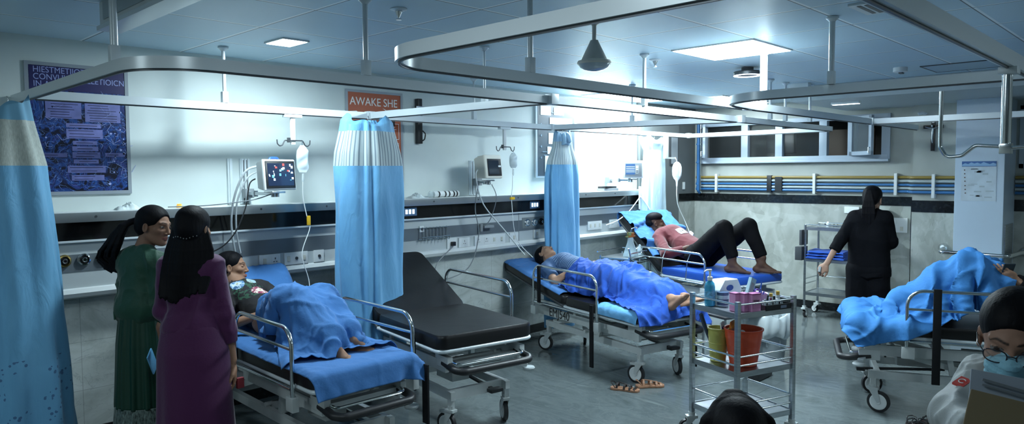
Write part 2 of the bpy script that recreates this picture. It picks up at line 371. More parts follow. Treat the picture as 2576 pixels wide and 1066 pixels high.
# sockets, switch plates and outlets (things fixed on the panel)
def plate(x, z, w_, h, kinds, label, y=WY-.121, name='socket_plate', cat='wall socket', group=None, xdir=1):
    r = empty(name, (x, y, z), label, cat, group=group)
    MB().box(-w_/2, w_/2, -.012, 0, -h/2, h/2, bev=.003).build('cover', whitep, r)
    n = len(kinds)
    for i, kd in enumerate(kinds):
        cx = -w_/2+w_*(i+.5)/n
        if kd == 's':      # three pin socket
            q = MB()
            for dx, dz, a_, b2 in ((0, .014, .004, .006), (-.011, -.01, .006, .003), (.011, -.01, .006, .003)): q.box(cx+dx-a_, cx+dx+a_, -.0135, -.0115, dz-b2, dz+b2)
            q.build('socket_holes', blackp, r)
            MB().box(cx-.03, cx+.03, -.0135, -.0115, -.033, .033, bev=.002).build('socket_face', whitep, r)
        elif kd == 'w': MB().box(cx-.012, cx+.012, -.018, -.011, -.02, .02, bev=.002).build('switch', cream, r)
        elif kd == 'd': MB().cyl((cx, -.02, 0), (cx, -.01, 0), .012).build('knob', darkg, r)
        elif kd == 'p':
            MB().box(cx-.02, cx+.02, -.045, -.012, -.02, .02, bev=.006).build('plug', blackp, r)
    return r
plate(1.98, 1.155, .10, .09, 's', 'white socket on grey band behind the woman in purple')
for i, (x, z, w_, kd, lb) in enumerate([
    (2.60, 1.085, .17, 'ws', 'white double socket plate just right of the flowered patient'),
    (2.82, 1.085, .20, 'wdw', 'wide white switch plate below monitor drip line'),
    (3.02, 1.085, .09, 'd', 'small square white plate left of the first curtain'),
    (4.07, 1.235, .05, 'd', 'tiny white socket above the grey band beside orange poster')]): plate(x, z, w_, .095 if i < 3 else .055, kd, lb)
plate(4.43, 1.075, .12, .105, 'p', 'white socket with black plug and looping cable')
plate(4.585, 1.075, .14, .09, 's', 'white socket right next to the plugged-in socket')
plate(4.93, 1.075, .42, .10, 'ssww', 'long white socket strip under the second monitor')
plate(5.27, 1.075, .13, .10, 'w', 'white blank switch plate left of the round gas outlets')
plate(5.62, 1.09, .10, .09, 'w', 'white plate under the round gas outlets')
plate(6.62, 1.12, .26, .10, 'www', 'white switch plate behind suction bottle trolley')
plate(7.02, 1.12, .24, .10, 'ss', 'white double socket left of the red-shirted patient')
# lit control displays in the black fascia
for x, lb in ((3.92, 'small lit blue-framed control display right of orange poster'), (5.56, 'small lit control display above the round gas outlets')):
    r = empty('control_display', (x, WY-.151, 1.40), lb, 'display')
    MB().box(-.075, .075, -.008, 0, -.038, .038, bev=.003).build('display_frame', mat('display_frame_blue', (.10, .18, .30), .3), r)
    q = MB()
    for i in range(3): q.box(-.052+i*.038, -.028+i*.038, -.0095, -.0075, -.02, .02)
    q.build('lit_digits', mat('lit_digit', (.5, .7, 1), .5, emit=1.2), r)
# round gas outlets
def outlet(x, z, rim, label, group, core=blackp):
    r = empty('gas_outlet', (x, WY-.125, z), label, 'gas outlet', group=group)
    M = Matrix.Rotation(R(90), 4, 'X')
    MB().lathe([(.036, 0), (.040, .008), (.036, .016), (.028, .018), (.026, .010)], M=M, n=24, cap=False).build('rim', rim, r)
    MB().lathe([(.027, .0), (.027, .008), (.018, .012), (.016, .022), (.008, .024)], M=M, n=20).build('valve', core, r)
    MB().lathe([(.014, .0245), (.011, .028), (.006, .028)], M=M, n=14, cap=False).build('valve_ring', chrome, r)
brass = mat('brass', (.62, .45, .16), .25, 1)
for x, rim, lb in ((1.13, brass, 'brass-rimmed gas outlet half hidden by the far-side blue curtain'), (1.235, brass, 'first full brass-rimmed gas outlet beside the left curtain'),
                   (1.345, chrome, 'black gas outlet with silver ring between two brass outlets'), (1.455, brass, 'brass gas outlet left of the ponytail'), (1.57, brass, 'brass gas outlet behind the ponytail')):
    outlet(x, 1.21, rim, lb, 'gas outlets beside the left curtain')
tag(MB().box(5.40, 6.0, WY-.128, WY-.12, 1.16, 1.27, bev=.003).build('outlet_backplate', mat('outlet_grey', (.20, .23, .24), .35)), 'grey plate carrying round outlets left of second blue curtain', 'plate')
for x, rim, lb in ((5.47, chrome, 'silver gas outlet, leftmost over the patient in blue shirt'), (5.58, chrome, 'silver gas outlet second from the left over the blue-shirted patient'), (5.69, blackp, 'black gas outlet with a cable plugged in'), (5.79, brass, 'yellow gas outlet with thin tube'), (5.90, brass, 'brass gas outlet touching the second blue curtain')):
    outlet(x, 1.215, rim, lb, 'gas outlets beside the second curtain', whitep if rim is chrome else blackp)
# boxes seen on the back wall
r = empty('switch_board', (LX-.008, 2.66, 1.10), 'white wall switchboard with round knob right of the nurse', 'switchboard')
MB().box(-.014, 0, -.16, .12, -.085, .085, bev=.004).build('cover', whitep, r)
for y, z in ((-.10, -.04), (.0, -.04)): MB().box(-.02, -.012, y-.016, y+.016, z-.024, z+.024, bev=.002).build('switch', cream, r)
MB().lathe([(.028, 0), (.028, .012), (.014, .016), (.012, .03), (.004, .03)], M=Matrix.Translation((-.014, -.02, .04)) @ Matrix.Rotation(R(-90), 4, 'Y')).build('knob', whitep, r)
tag(MB().box(LX-.03, LX-.008, 3.03, 3.20, 1.22, 1.30, bev=.006).build('paper_dispenser', whitep), 'small white wall dispenser above the far trolley left of nurse', 'dispenser')
tag(MB().box(8.74, 8.79, WY-.02, WY-.006, 1.49, 1.59, bev=.003).build('light_switch', whitep), 'slim white light switch on grey wall by the corner', 'switch')
# medical gas pipes
gold = mat('ochre_pipe_paint', (.27, .19, .04), .35); bpp = mat('blue_pipe_paint', (.035, .15, .36), .35); wpp = mat('white_pipe_paint', (.36, .42, .43), .45)
for z, m_, nm, rr_ in ((1.655, gold, 'ochre', .016), (1.612, wpp, 'upper white', .016), (1.568, bpp, 'upper blue', .014), (1.530, wpp, 'lower white', .015), (1.492, bpp, 'lower blue', .016)):
    tb = MB().tube([(LX-.05, 5.20, z), (LX-.05, 2.47, z), (LX-.25, 2.42, z), (LX-.25, 1.93, z)], rr_, 12, fil=.05)
    tag(tb.build('gas_pipe', m_), f'{nm} horizontal pipe running along the back wall', 'pipe', 'horizontal medical gas pipes on the back wall')
    tb = MB().tube([(LX-.05, 1.48, z), (LX-.05, Y0+.1, z)], rr_, 12)
    tag(tb.build('gas_pipe', m_), f'{nm} pipe stub continuing right of the blue column', 'pipe', 'pipes right of the column')
for y in (4.88, 3.55, 2.62): tag(MB().box(LX-.085, LX-.009, y-.016, y+.016, 1.45, 1.70, bev=.003).build('pipe_clamp', whitem), {4.88: 'white pipe clamp nearest the wall corner', 3.55: 'white pipe clamp below the middle window pane', 2.62: 'white pipe clamp left of the pilaster'}[y], 'clamp', 'pipe clamps')
tag(MB().box(LX-.285, LX-.201, 2.17, 2.20, 1.43, 1.69, bev=.003).build('pipe_clamp', whitem), 'white pipe clamp under the crucifix', 'clamp', 'pipe clamps')
tag(MB().box(LX-.075, LX-.03, 4.10, 4.16, 1.46, 1.68, bev=.004).box(LX-.078, LX-.03, 3.96, 4.05, 1.475, 1.66).build('pipe_valve_set', blackp), 'black valve blocks across the wall pipes below window', 'valve')
# vertical pipes in the corner
for x, y, m_, rr_, z1, lb in ((LX-.10, 5.14, bpp, .022, 2.45, 'thick blue vertical pipe in the room corner'), (LX-.13, 5.09, chrome, .010, 2.38, 'thin chrome vertical pipe in the room corner')):
    q = MB().tube([(x, y, z1), (x, y, 1.47), (x+.04, y, 1.44)], rr_, 12, fil=.03)
    for z in (1.55, 1.85, 2.1): q.cyl((x, y, z), (x, y, z+.02), rr_*1.5)
    tag(q.build('riser_pipe', m_), lb, 'pipe')
# handrail round the column
hr = empty('handrail', (0, 0, 0), 'chrome handrail wrapping around the blue column', 'handrail')
MB().tube([(8.86, 2.08, .885), (8.44, 2.02, .885), (8.44, 1.42, .885), (9.05, 1.37, .885)], .021, 14, fil=.05).build('rail', chrome, hr)
for p_, M in (((8.868, 2.085, .885), Matrix.Rotation(R(-75), 4, 'Y')), ((LX-.012, 1.37, .885), Matrix.Rotation(R(-90), 4, 'Y'))):
    MB().lathe([(.05, 0), (.05, .02), (.035, .04), (.022, .06)], M=Matrix.Translation(p_) @ M).build('wall_flange', chrome, hr)
# column hatches and notice
for z0, z1, lb in ((.62, 1.18, 'upper grey steel hatch on the side of the blue column'), (.12, .60, 'lower grey steel hatch on the side of the blue column')):
    tag(MB().box(8.60, 8.98, 1.480, 1.492, z0, z1, bev=.003).build('wall_hatch', steel), lb, 'hatch')
r = empty('notice_sheet', (8.519, 1.707, 1.625), 'white notice with blue mountain header on the blue column', 'poster')
MB().box(-.003, 0, -.152, .152, -.205, .20).build('paper', mat('notice_paper', (.52, .62, .70), .5, noise=(9, .10, U1)), r, smooth=False)
q = MB(); q.box(-.005, -.003, -.150, .150, .145, .198); q.build('header_band', mat('header_blue', (.03, .12, .36), .5), r, smooth=False)
q = MB(); hts = [.165, .18, .17, .188, .176, .185, .172, .19, .178, .168, .182, .17]
vs = []; 
for i, h_ in enumerate(hts): y = .148-.296*i/11; vs += [(-.006, y, .150), (-.006, y, h_)]
q.add(vs, [(2*i, 2*i+1, 2*i+3, 2*i+2) for i in range(11)]); q.build('mountains', mat('header_pale_blue', (.25, .45, .70), .5), r, smooth=False)
q = MB()
for i in range(7): q.disc((-.005, .125-.002*i, .11-.038*i-(.008 if i > 3 else 0)), (1, 0, 0), .006, .003, 10)
q.build('bullet_dots', mat('brown_ink', (.08, .04, .03), .6), r)
q = MB(); random.seed(3)
for i in range(16):
    y = random.uniform(-.14, .08); z = random.uniform(-.18, .12); q.box(-.0045, -.003, y-random.uniform(.01, .05), y+.02, z, z+random.uniform(.004, .02))
q.build('faded_print', mat('faded_ink', (.38, .46, .52), .6), r, smooth=False)
# crucifix
cr = empty('crucifix', (LX-.201, 2.215, 2.115), 'black crucifix with silver figure on the wall pilaster', 'crucifix')
blk = mat('black_wood', (.008, .007, .007), .35)
MB().box(-.018, 0, -.019, .019, -.17, .17, bev=.003).box(-.018, 0, -.095, .095, .075, .112, bev=.003).build('cross', blk, cr)
sv = mat('silver_figure', (.55, .60, .62), .3, .9)
q = MB(); q.tube([(-.03, -.078, .095), (-.03, -.04, .082), (-.03, 0, .072), (-.03, .04, .082), (-.03, .078, .095)], [.004, .006, .011, .006, .004], 8)
q.tube([(-.03, 0, .078), (-.034, 0, .05), (-.032, .002, .01), (-.034, .004, -.03), (-.03, 0, -.085)], [.013, .014, .010, .009, .005], 10)
q.lathe([(.002, -.014), (.010, -.008), (.012, 0), (.009, .010), (.002, .014)], (-.034, .004, .100), 10); q.build('figure', sv, cr)
MB().box(-.02, -.017, -.012, .012, .135, .15).build('plaque', whitep, cr)
tag(MB().tube([(LX-.205, 2.30, 2.355), (LX-.255, 2.31, 2.36), (LX-.27, 2.35, 2.35)], .018, 12).lathe([(.022, 0), (.022, .02)], (LX-.22, 2.295, 2.345), 12).build('wall_camera', alu), 'small silver wall fitting above the crucifix', 'wall fitting')
# framed chart/door panel at the far left wall
r = empty('framed_picture', (8.42, WY-.061, 2.02), 'dark framed panel beside the white curtain in the corner', 'picture')
MB().box(-.10, .10, -.015, 0, -.20, .20, bev=.003).build('picture_frame', mat('dark_frame', (.03, .035, .04), .4), r); MB().box(-.08, .08, -.017, -.014, -.18, .18).build('picture_sheet', greyp, r, smooth=False)
# window on the far right of back wall
wf2 = empty('window_2', (0, 0, 0), None, None); wf2['kind'] = 'structure'; wf2['label'] = 'blue-grey window frame at the far right edge'
q = MB()
for z in (1.75, 2.36): q.box(LX-.02, LX-.001, .50, 1.46, z, z+.045)
for y in (.5, .98, 1.42): q.box(LX-.02, LX-.001, y, y+.04, 1.75, 2.40)
q.build('window_frame', alup, wf2); MB().box(LX-.008, LX-.002, .52, 1.44, 1.79, 2.37).build('window_pane', mat('dim_blue_glass', (.10, .14, .18), .1), wf2, smooth=False)
# ---------------------------------------------------------------- posters on the left wall
def poster_frame(name, x0, x1, z0, z1, label, face, framem):
    r = empty(name, ((x0+x1)/2, WY-.001, (z0+z1)/2), label, 'poster')
    w_, h_ = (x1-x0)/2, (z1-z0)/2; q = MB()
    q.box(-w_, w_, -.012, 0, -h_, -h_+.022).box(-w_, w_, -.012, 0, h_-.022, h_).box(-w_, -w_+.022, -.012, 0, -h_+.022, h_-.022).box(w_-.022, w_, -.012, 0, -h_+.022, h_-.022)
    q.build('poster_frame', framem, r)
    MB().box(-w_+.02, w_-.02, -.007, -.001, -h_+.02, h_-.02).build('printed_sheet', face, r, smooth=False)
    return r
p_navy, nt, N, Lk, b = node_mat('navy_poster_print'); p = pos(N)
n1 = noisen(N, Lk, mapn(N, Lk, p, (6, 1, 5), (0, .6, 0)), 1.2, 3, 3.5, .4)
c = rampn(N, Lk, n1, [(.38, (.004, .006, .022)), (.47, (.012, .03, .14)), (.53, (.02, .08, .30)), (.58, (.008, .015, .07)), (.66, (.03, .05, .22))])
n2 = noisen(N, Lk, mapn(N, Lk, p, (7, 1, 7), (0, .3, 0)), 1.1, 2, 4, .4)
v = mathn(N, Lk, 'LESS_THAN', mathn(N, Lk, 'ABSOLUTE', mathn(N, Lk, 'SUBTRACT', n2, .5)), .012)
c = mixn(N, Lk, mathn(N, Lk, 'MULTIPLY', v, .7), c, (.15, .25, .55)); Lk.new(c, b.inputs['Base Color']); b.inputs['Roughness'].default_value = .3
navyhead = mat('indigo_poster_header', (.018, .016, .10), .4); lav = mat('lavender_print', (.15, .17, .42), .45, noise=(14, .22, U1)); lavl = mat('pale_lavender_ink', (.34, .40, .72), .5); ink = mat('dark_navy_ink', (.01, .012, .06), .5)
A = poster_frame('anatomy_chart_poster', 1.09, 1.68, 1.62, 2.452, 'tall navy blue chart poster with lavender text boxes at far left', p_navy, mat('pale_poster_frame', (.30, .34, .38), .4))
q = MB().box(-.27, .27, -.009, -.0065, .245, .393); q.build('header_band', navyhead, A, smooth=False)
for i, (s_, x, z) in enumerate((('HIESTMETIIOT', -.25, .352), ('CONVULSIVE', -.25, .308), ('IN ASIIE F', -.25, .264), ('HKLLETIOICN', -.015, .300))):
    text('lettering', s_, .052, lavl, A, WALLM(x, -.009, z), .0006, .88)
q = MB(); q.m = 0
boxes = [(-.19, .01, .07, .235), (.03, .24, .055, .235), (-.08, .12, .015, .042), (-.08, .13, -.055, .005), (-.045, .095, -.095, -.07), (-.05, .10, -.135, -.105), (-.05, .11, -.18, -.142), (-.045, .10, -.215, -.19), (-.24, -.08, -.175, -.15), (.14, .26, -.17, -.145), (-.08, .14, -.275, -.23), (-.06, .13, -.325, -.29)]
for x0, x1, z0, z1 in boxes: q.box(x0, x1, -.009, -.007, z0, z1)
q.build('text_boxes', lav, A, smooth=False)
q = MB(); random.seed(5)
for x0, x1, z0, z1 in boxes:
    n = max(1, int((z1-z0)/.016))
    for i in range(n):
        z = z0+(i+.5)*(z1-z0)/n; a = x0+.012+random.uniform(0, .02); q.box(a, x1-.012-random.uniform(0, .3)*(x1-x0), -.0095, -.0088, z-.0018, z+.0018)
q.build('text_lines', ink, A, smooth=False)
q = MB()
for i in range(26):
    x, z = random.choice((-1, 1))*random.uniform(.10, .26), random.uniform(-.36, .2); L_ = random.uniform(.03, .12); a = random.uniform(-1.5, 1.5)
    q.tube([(x, -.008, z), (x+L_*.5*math.cos(a), -.008, z+L_*.5*math.sin(a)), (x+L_*.8*math.cos(a+.6), -.008, z+L_*.8*math.sin(a+.6))], .0016, 5)
for i in range(18): q.disc((random.choice((-1, 1))*random.uniform(.13, .26), -.008, random.uniform(-.36, .2)), (0, 1, 0), random.uniform(.003, .009), .002, 10)
q.build('diagram_lines', lavl, A, smooth=False)
org = mat('burnt_orange_print', (.40, .085, .03), .45, noise=(3, .07, U1)); wink = mat('white_ink', (.80, .80, .78), .45); bink = mat('black_ink', (.008, .008, .010), .45)
B = poster_frame('orange_poster', 3.373, 3.965, 1.628, 2.456, 'orange poster with white lettering and black waving figure', org, mat('pale_poster_frame', (.30, .34, .38), .4))
text('lettering', 'AWAKE SHE', .098, wink, B, WALLM(-.255, -.008, .285), .0008, .92)
q = MB()   # black figure with raised arm and swirl
q.tube([(-.17, -.0085, .215), (-.12, -.0085, .13), (-.05, -.0085, .10), (.02, -.0085, .13), (.09, -.0085, .135), (.15, -.0085, .10), (.19, -.0085, .13), (.195, -.0085, .215)], [.012, .03, .034, .03, .03, .026, .022, .014], 8, prof=[(math.cos(a)*.02, math.sin(a)*.0015) for a in np.linspace(0, 2*PI, 9)[:-1]], up=(0, -1, 0))
q.lathe([(.085, 0), (.085, .002)], M=Matrix.Translation((-.19, -.008, .06)) @ Matrix.Rotation(R(90), 4, 'X'))
q.tube([(-.24, -.008, .05), (-.20, -.008, -.04), (-.19, -.008, -.12), (-.17, -.008, -.2)], .03, prof=[(.045, 0), (0, .002), (-.045, 0), (0, -.002)], up=(0, -1, 0))
q.build('black_figure', bink, B)
q = MB()
def poly(pts): q.add([(x, -.010, z) for x, z in pts]+[(x, -.008, z) for x, z in pts], [tuple(range(len(pts))), tuple(range(len(pts), 2*len(pts)))])
poly([(-.29, .225), (-.19, .235), (-.15, .205), (-.20, .185), (-.27, .20)]); poly([(.08, .27), (.12, .255), (.27, .275), (.22, .235), (.14, .23)])
q.build('white_hands', wink, B, smooth=False)
q = MB()
for x0, x1, z0, z1 in ((.06, .255, .0, .14), (.06, .26, -.32, -.19), (.06, .25, -.165, -.03)):
    for a, b2, c_, d in ((x0, x1, z0, z0+.004), (x0, x1, z1-.004, z1), (x0, x0+.004, z0, z1), (x1-.004, x1, z0, z1)): q.box(a, b2, -.0085, -.0065, c_, d)
    for i in range(5): z = z0+.02+i*(z1-z0-.03)/5; q.box(x0+.03, x1-.03-.012*(i % 3), -.0085, -.0065, z, z+.004)
q.box(.155, .159, -.0085, -.0065, -.03, .0); q.build('white_line_diagram', wink, B, smooth=False)
# black wall bracket beside orange poster
r = empty('wall_bracket', (4.135, WY-.002, 2.15), 'black and steel jointed wall bracket right of orange poster', 'bracket')
MB().box(-.024, .024, -.05, 0, -.14, .27, bev=.006).build('arm', blackp, r)
MB().box(-.10, -.03, -.03, 0, .13, .17, bev=.003).box(-.045, .045, -.055, -.045, .17, .20, bev=.003).box(-.04, .03, -.058, -.05, .06, .07).build('clip', steel, r)
MB().tube([(.03, -.04, -.02), (.05, -.06, -.05), (.045, -.05, -.10), (.02, -.03, -.12)], .006, 8, fil=.02).build('cable', blackp, r)
# dark notice board by second curtain
r = empty('notice_board', (6.07, WY-.001, 2.10), 'dark framed noticeboard with pinned papers behind the second curtain', 'noticeboard')
MB().box(-.34, .34, -.02, 0, -.42, .40, bev=.004).build('board_frame', alu, r); MB().box(-.31, .31, -.023, -.019, -.40, .38).build('board_face', mat('dark_board', (.05, .075, .10), .4), r, smooth=False)
random.seed(9)
for x0, x1, z0, z1 in ((-.12, .26, .10, .24), (-.14, .20, -.05, .07), (-.16, .24, -.16, -.08), (-.20, .20, -.36, -.18), (-.27, -.10, .26, .36), (-.05, .12, .27, .35)):
    MB().box(x0, x1, -.027, -.0235, z0, z1).build('pinned_paper', whitep, r, smooth=False)
q = MB()
for i in range(9): a = random.uniform(-.28, .1); z = random.uniform(-.34, .34); q.box(a, a+random.uniform(.03, .12), -.029, -.027, z, z+.008)
for i in range(4): q.disc((-.26, -.024, -.2+i*.12), (0, 1, 0), .012, .006, 10)
q.build('marks', mat('board_marks', (.16, .25, .33), .5), r, smooth=False)

# ---------------------------------------------------------------- curtain rails (aluminium tracks hung from the ceiling)
def rail(name, pts, label, r=.28, closed=False, w_=.032, h_=.05, z=ZR, group='curtain rails'):
    P = [(x, y, z) for x, y in pts]
    ro = empty(name, (0, 0, 0), label, 'curtain rail', group=group)
    path = fillet(P, r, 12)
    MB().tube(path, 0, prof=[(-w_/2, -h_/2), (w_/2, -h_/2), (w_/2, h_/2), (-w_/2, h_/2)], up=(0, 0, 1)).build('track', alu, ro, ang=30)
    MB().tube([p-V(0, 0, h_/2+.004) for p in path], 0, prof=[(-.004, -.004), (.004, -.004), (.004, .004), (-.004, .004)], up=(0, 0, 1)).build('glide_slot', darkg, ro, ang=30)
    return ro
rA = rail('curtain_rail', [(1.03, 5.24), (1.03, 3.025), (9.0, 3.025)][:2]+[(8.32, 3.10)], 'long curtain rail with rounded left corner over the front of the bed bays')
rB0 = rail('curtain_rail', [(1.05, 4.82), (8.45, 5.0)], 'straight curtain rail nearest the bed wall above the curtains')
rC1 = rail('curtain_rail', [(3.36, 4.86), (3.46, 3.06)], 'cross rail from the first blue curtain to the front rail')
rC2 = rail('curtain_rail', [(5.66, 4.93), (6.05, 3.09)], 'cross rail from the second blue curtain to the front rail')
rC3 = rail('curtain_rail', [(8.45, 5.0), (8.32, 3.12)], 'cross rail in front of the dark window panes')
rB = rail('curtain_rail', [(1.667, -.6), (1.667, 2.41), (4.80, 2.41)], 'wide U-shaped rail over the aisle, rounded end nearest the pendant lamp')
rCc = rail('curtain_rail', [(4.25, -.4), (4.22, 2.30), (4.95, 2.39), (7.34, 2.365)], 'rail with tight rounded corner under the beam', r=.45)
rD = rail('curtain_rail', [(7.34, 2.365), (7.38, -.6)], 'cross rail in front of the blue column')
rE = rail('curtain_rail', [(7.34, 2.365), (8.84, 2.37)], 'short rail stub ending at the pilaster above the crucifix')
rF = rail('curtain_rail', [(1.0, .635), (5.6, .635)], 'thick ceiling rail crossing the top right corner', w_=.045, h_=.06, group='curtain rails')
jn = [(3.36, 4.875), (5.66, 4.935), (3.47, 3.03), (6.06, 3.05), (7.34, 2.365), (4.85, 2.40), (8.44, 4.98)]
for i, (x, y) in enumerate(jn):
    tag(MB().box(x-.035, x+.035, y-.03, y+.03, ZR-.032, ZR+.034, bev=.006).build('rail_joint', alu),
        ['white rail joint directly above the first blue curtain', 'white rail joint above the second blue curtain', 'rail joint where the first cross rail meets the front rail', 'rail joint where the second cross rail meets the front rail', 'rail joint in front of the window, right end', 'rail joint at the end of the aisle rail', 'rail joint above the white curtain'][i], 'rail joint', 'rail joints')
# hanging rods
def rod(x, y, label, r=.012, z0=ZR+.025, z1=ZC-.001, foot=True):
    ro = empty('hanging_rod', (x, y, z0), label, 'hanging rod', group='ceiling rods carrying the rails')
    h = z1-z0
    MB().cyl((0, 0, 0), (0, 0, h), r, 12).build('tube', alu, ro)
    MB().box(-.02, .02, -.018, .018, 0, .075, bev=.004).build('clamp_foot', alu, ro)
    MB().lathe([(.035, h-.012), (.035, h-.001), (.014, h-.001)], n=20).lathe([(.014, h-.03), (.034, h-.01)], n=20, cap=False).build('ceiling_rose', alu, ro)
for a in ((1.045, 3.42, 'rod hanging in front of the navy poster', .016), (2.07, 3.03, 'long rod above the first blue curtain', .013), (2.16, 4.845, 'rod between the navy poster and first monitor', .012),
          (3.44, 3.62, 'rod over the cross rail beside orange poster', .010), (4.52, 4.90, 'thin rod right of the black wall bracket', .010), (2.60, 2.41, 'rod crossing behind the aisle rail at top centre', .014),
          (4.52, 3.04, 'rod just right of the pendant lamp', .013), (6.03, 4.2, 'thin rod hanging over the second cross rail', .010), (5.13, 2.405, 'thick bright rod hanging from the corner of the lit ceiling panel', .026),
          (4.20, 1.57, 'rod below the ceiling joint left of the air vent', .016), (7.34, 2.95, 'thin rod before the middle window pane', .012), (7.0, 3.055, 'short rod before the second window pane', .012), (6.65, 3.05, 'short rod holding the front rail near the ring lamp', .012)):
    rod(a[0], a[1], a[2], a[3])
# ceiling-hung box over top-left corner
r = empty('ceiling_cabinet', (1.17, 3.1, 2.47), 'pale ceiling-mounted cabinet cut off at the top left', 'cabinet')
MB().box(0, .09, -.9, .93, .02, ZC-2.471, bev=.004).build('casing', whitem, r)
MB().box(-.012, .10, -.91, .945, 0, .022, bev=.003).build('bottom_trim', alu, r)
MB().box(-.006, 0, -.80, .86, .045, ZC-2.475).build('front_panel', mat('grey_panel', (.36, .42, .45), .4), r, smooth=False)
# IV hangers on the back rail
def iv_hanger(x, y, ztop, L_, label, hook=.13, rot=0):
    r = empty('drip_hanger', (x, y, ztop), label, 'drip hanger', rz=rot)
    MB().box(-.07, .07, -.02, .02, -.022, 0, bev=.003).build('rail_clamp', alu, r)
    MB().box(-.017, .017, -.010, .010, -L_, -.02, bev=.003).build('drop_bar', whitem, r)
    q = MB()
    for s_ in (-1, 1): q.tube([(0, -.013, -L_+.03), (s_*hook*.55, -.013, -L_+.03), (s_*hook*.7, -.013, -L_-.005), (s_*hook*.86, -.013, -L_-.012), (s_*hook, -.013, -L_+.005), (s_*hook*1.02, -.013, -L_+.035)], .0045, 8, fil=.012)
    q.build('double_hook', darkg, r); MB().box(-.05, -.03, -.022, -.005, -L_+.015, -L_+.05).build('slide_lock', darkg, r); return r
iv_hanger(2.67, 4.862, ZR-.028, .22, 'white T-shaped drip hanger with black hooks above first monitor')
iv_hanger(4.93, 4.915, ZR-.028, .22, 'white drip hanger with black hooks above second monitor', .12)
# chrome hook bar on the thick rail at right
r = empty('hook_bar', (3.66, .66, ZR-.03), 'chrome drip hook bar hanging from the thick rail, upper right', 'drip hanger')
MB().box(-.035, .035, -.06, .01, -.03, .0, bev=.004).build('rail_clamp', alu, r)
q = MB().tube([(0, -.02, -.02), (0, -.02, -.335)], .020, 14); q.build('drop_tube', chrome, r)
q = MB()
q.tube([(0, -.02, -.335), (0, .09, -.325), (0, .14, -.37), (0, .20, -.375), (0, .225, -.33), (0, .225, -.08)], .0085, 10, fil=.03)
q.tube([(0, -.02, -.34), (0, -.13, -.335), (0, -.17, -.375), (0, -.21, -.37), (0, -.23, -.335)], .0085, 10, fil=.03); q.build('hook_arms', chrome, r)
MB().box(-.02, .02, -.045, .0, -.365, -.32, bev=.004).build('hook_joint', chrome, r)
# ---------------------------------------------------------------- ceiling lights and fittings
def led(name, x0, x1, y0, y1, z, strength, label, kind='ceiling light', drop=.012):
    r = empty(name, ((x0+x1)/2, (y0+y1)/2, z), label, kind); w_, h_ = (x1-x0)/2, (y1-y0)/2
    q = MB(); q.box(-w_, w_, -h_, h_, -drop+.002, 0); q.build('light_frame', whitem, r, smooth=False)
    m = mat('lit_diffuser_%d' % int(strength*10), (.9, .96, 1), .5, emit=strength, ecol=(.80, .93, 1))
    MB().box(-w_+.012, w_-.012, -h_+.012, h_-.012, -drop, -drop+.001).build('diffuser', m, r, smooth=False); return r
LIGHT2, LIGHT1, LIGHT0 = 12.0, 14.0, 11.0
led('ceiling_light', 4.51, 5.13, 2.19, 2.81, ZC, LIGHT1, 'bright square ceiling panel light left of the thick rod')
led('ceiling_light', 6.40, 7.60, 4.60, 5.16, ZC, LIGHT2, 'blazing long ceiling panel light near the far corner of the bed wall')
led('ceiling_light', 7.62, 8.84, 4.06, 4.66, ZC, 4.5, 'ceiling panel light between the blazing one and the window wall')
led('ceiling_light', 2.28, 2.47, 4.25, 4.50, ZC, LIGHT0, 'small rectangular ceiling light above first monitor')
r = empty('ring_lamp', (5.43, 2.84-.05, ZC), 'round ring-shaped ceiling lamp with dark rim below the panel light', 'ceiling light')
r.location = (5.75, 2.84, ZC)
MB().lathe([(.05, 0), (.05, -.03), (.105, -.032), (.115, -.04), (.115, -.065), (.10, -.068), (.096, -.05), (.0, -.05)], n=32).build('body', darkg, r)
MB().lathe([(.112, -.064), (.112, -.070), (.092, -.070), (.092, -.064)], n=32, cap=False).build('glow_ring', mat('ring_glow', (.8, .9, 1), .5, emit=3.0), r)
r = empty('pendant_lamp', (3.30, 2.56, ZC), 'grey cone pendant lamp with ribbed glass bottom', 'pendant lamp')
MB().lathe([(.03, -.001), (.03, -.02), (.014, -.03), (.012, -.035), (.012, -.12), (.022, -.125)], n=20).build('stem', cream, r)
MB().lathe([(.022, -.115), (.026, -.125), (.070, -.215), (.075, -.228)], n=28).build('cone_shade', mat('warm_grey_enamel', (.50, .51, .47), .35), r)
MB().lathe([(.075, -.226), (.094, -.232), (.098, -.242), (.094, -.252), (.090, -.250)], n=32).build('shade_rim', cream, r)
MB().lathe([(.090, -.25), (.080, -.268), (.055, -.282), (.02, -.290), (.001, -.291)], n=36).build('glass_dome', mat('ribbed_glass', (.42, .50, .54), .15, spec=.8), r)
def sprinkler(x, y, label):
    r = empty('sprinkler', (x, y, ZC-.0005), label, 'sprinkler', group='ceiling sprinklers')
    MB().lathe([(.045, 0), (.045, -.004), (.030, -.010), (.012, -.012)], n=24).build('escutcheon', alu, r)
    MB().lathe([(.020, -.012), (.020, -.016), (.006, -.045), (.006, -.05), (.015, -.052), (.015, -.058)], n=16).build('nozzle', chrome, r)
sprinkler(2.331, 3.104, 'small chrome sprinkler above the top of orange poster'); sprinkler(4.80, 3.13, 'small chrome sprinkler between pendant lamp and ring lamp')
r = empty('smoke_detector', (6.72, 1.94, ZC), 'white ceiling smoke detector in the plain tiles at right', 'detector')
MB().lathe([(.055, 0), (.055, -.035), (.045, -.040)], n=24).build('housing', whitep, r); MB().box(-.02, .04, -.02, .01, -.052, -.038, bev=.004).build('sensor', darkg, r)
r = empty('air_vent', (4.10, 1.27, ZC), 'slatted air vent in the ceiling beside the thick rail', 'air vent')
MB().box(-.15, .15, -.13, .13, -.012, 0).build('vent_frame', alu, r, smooth=False)
q = MB()
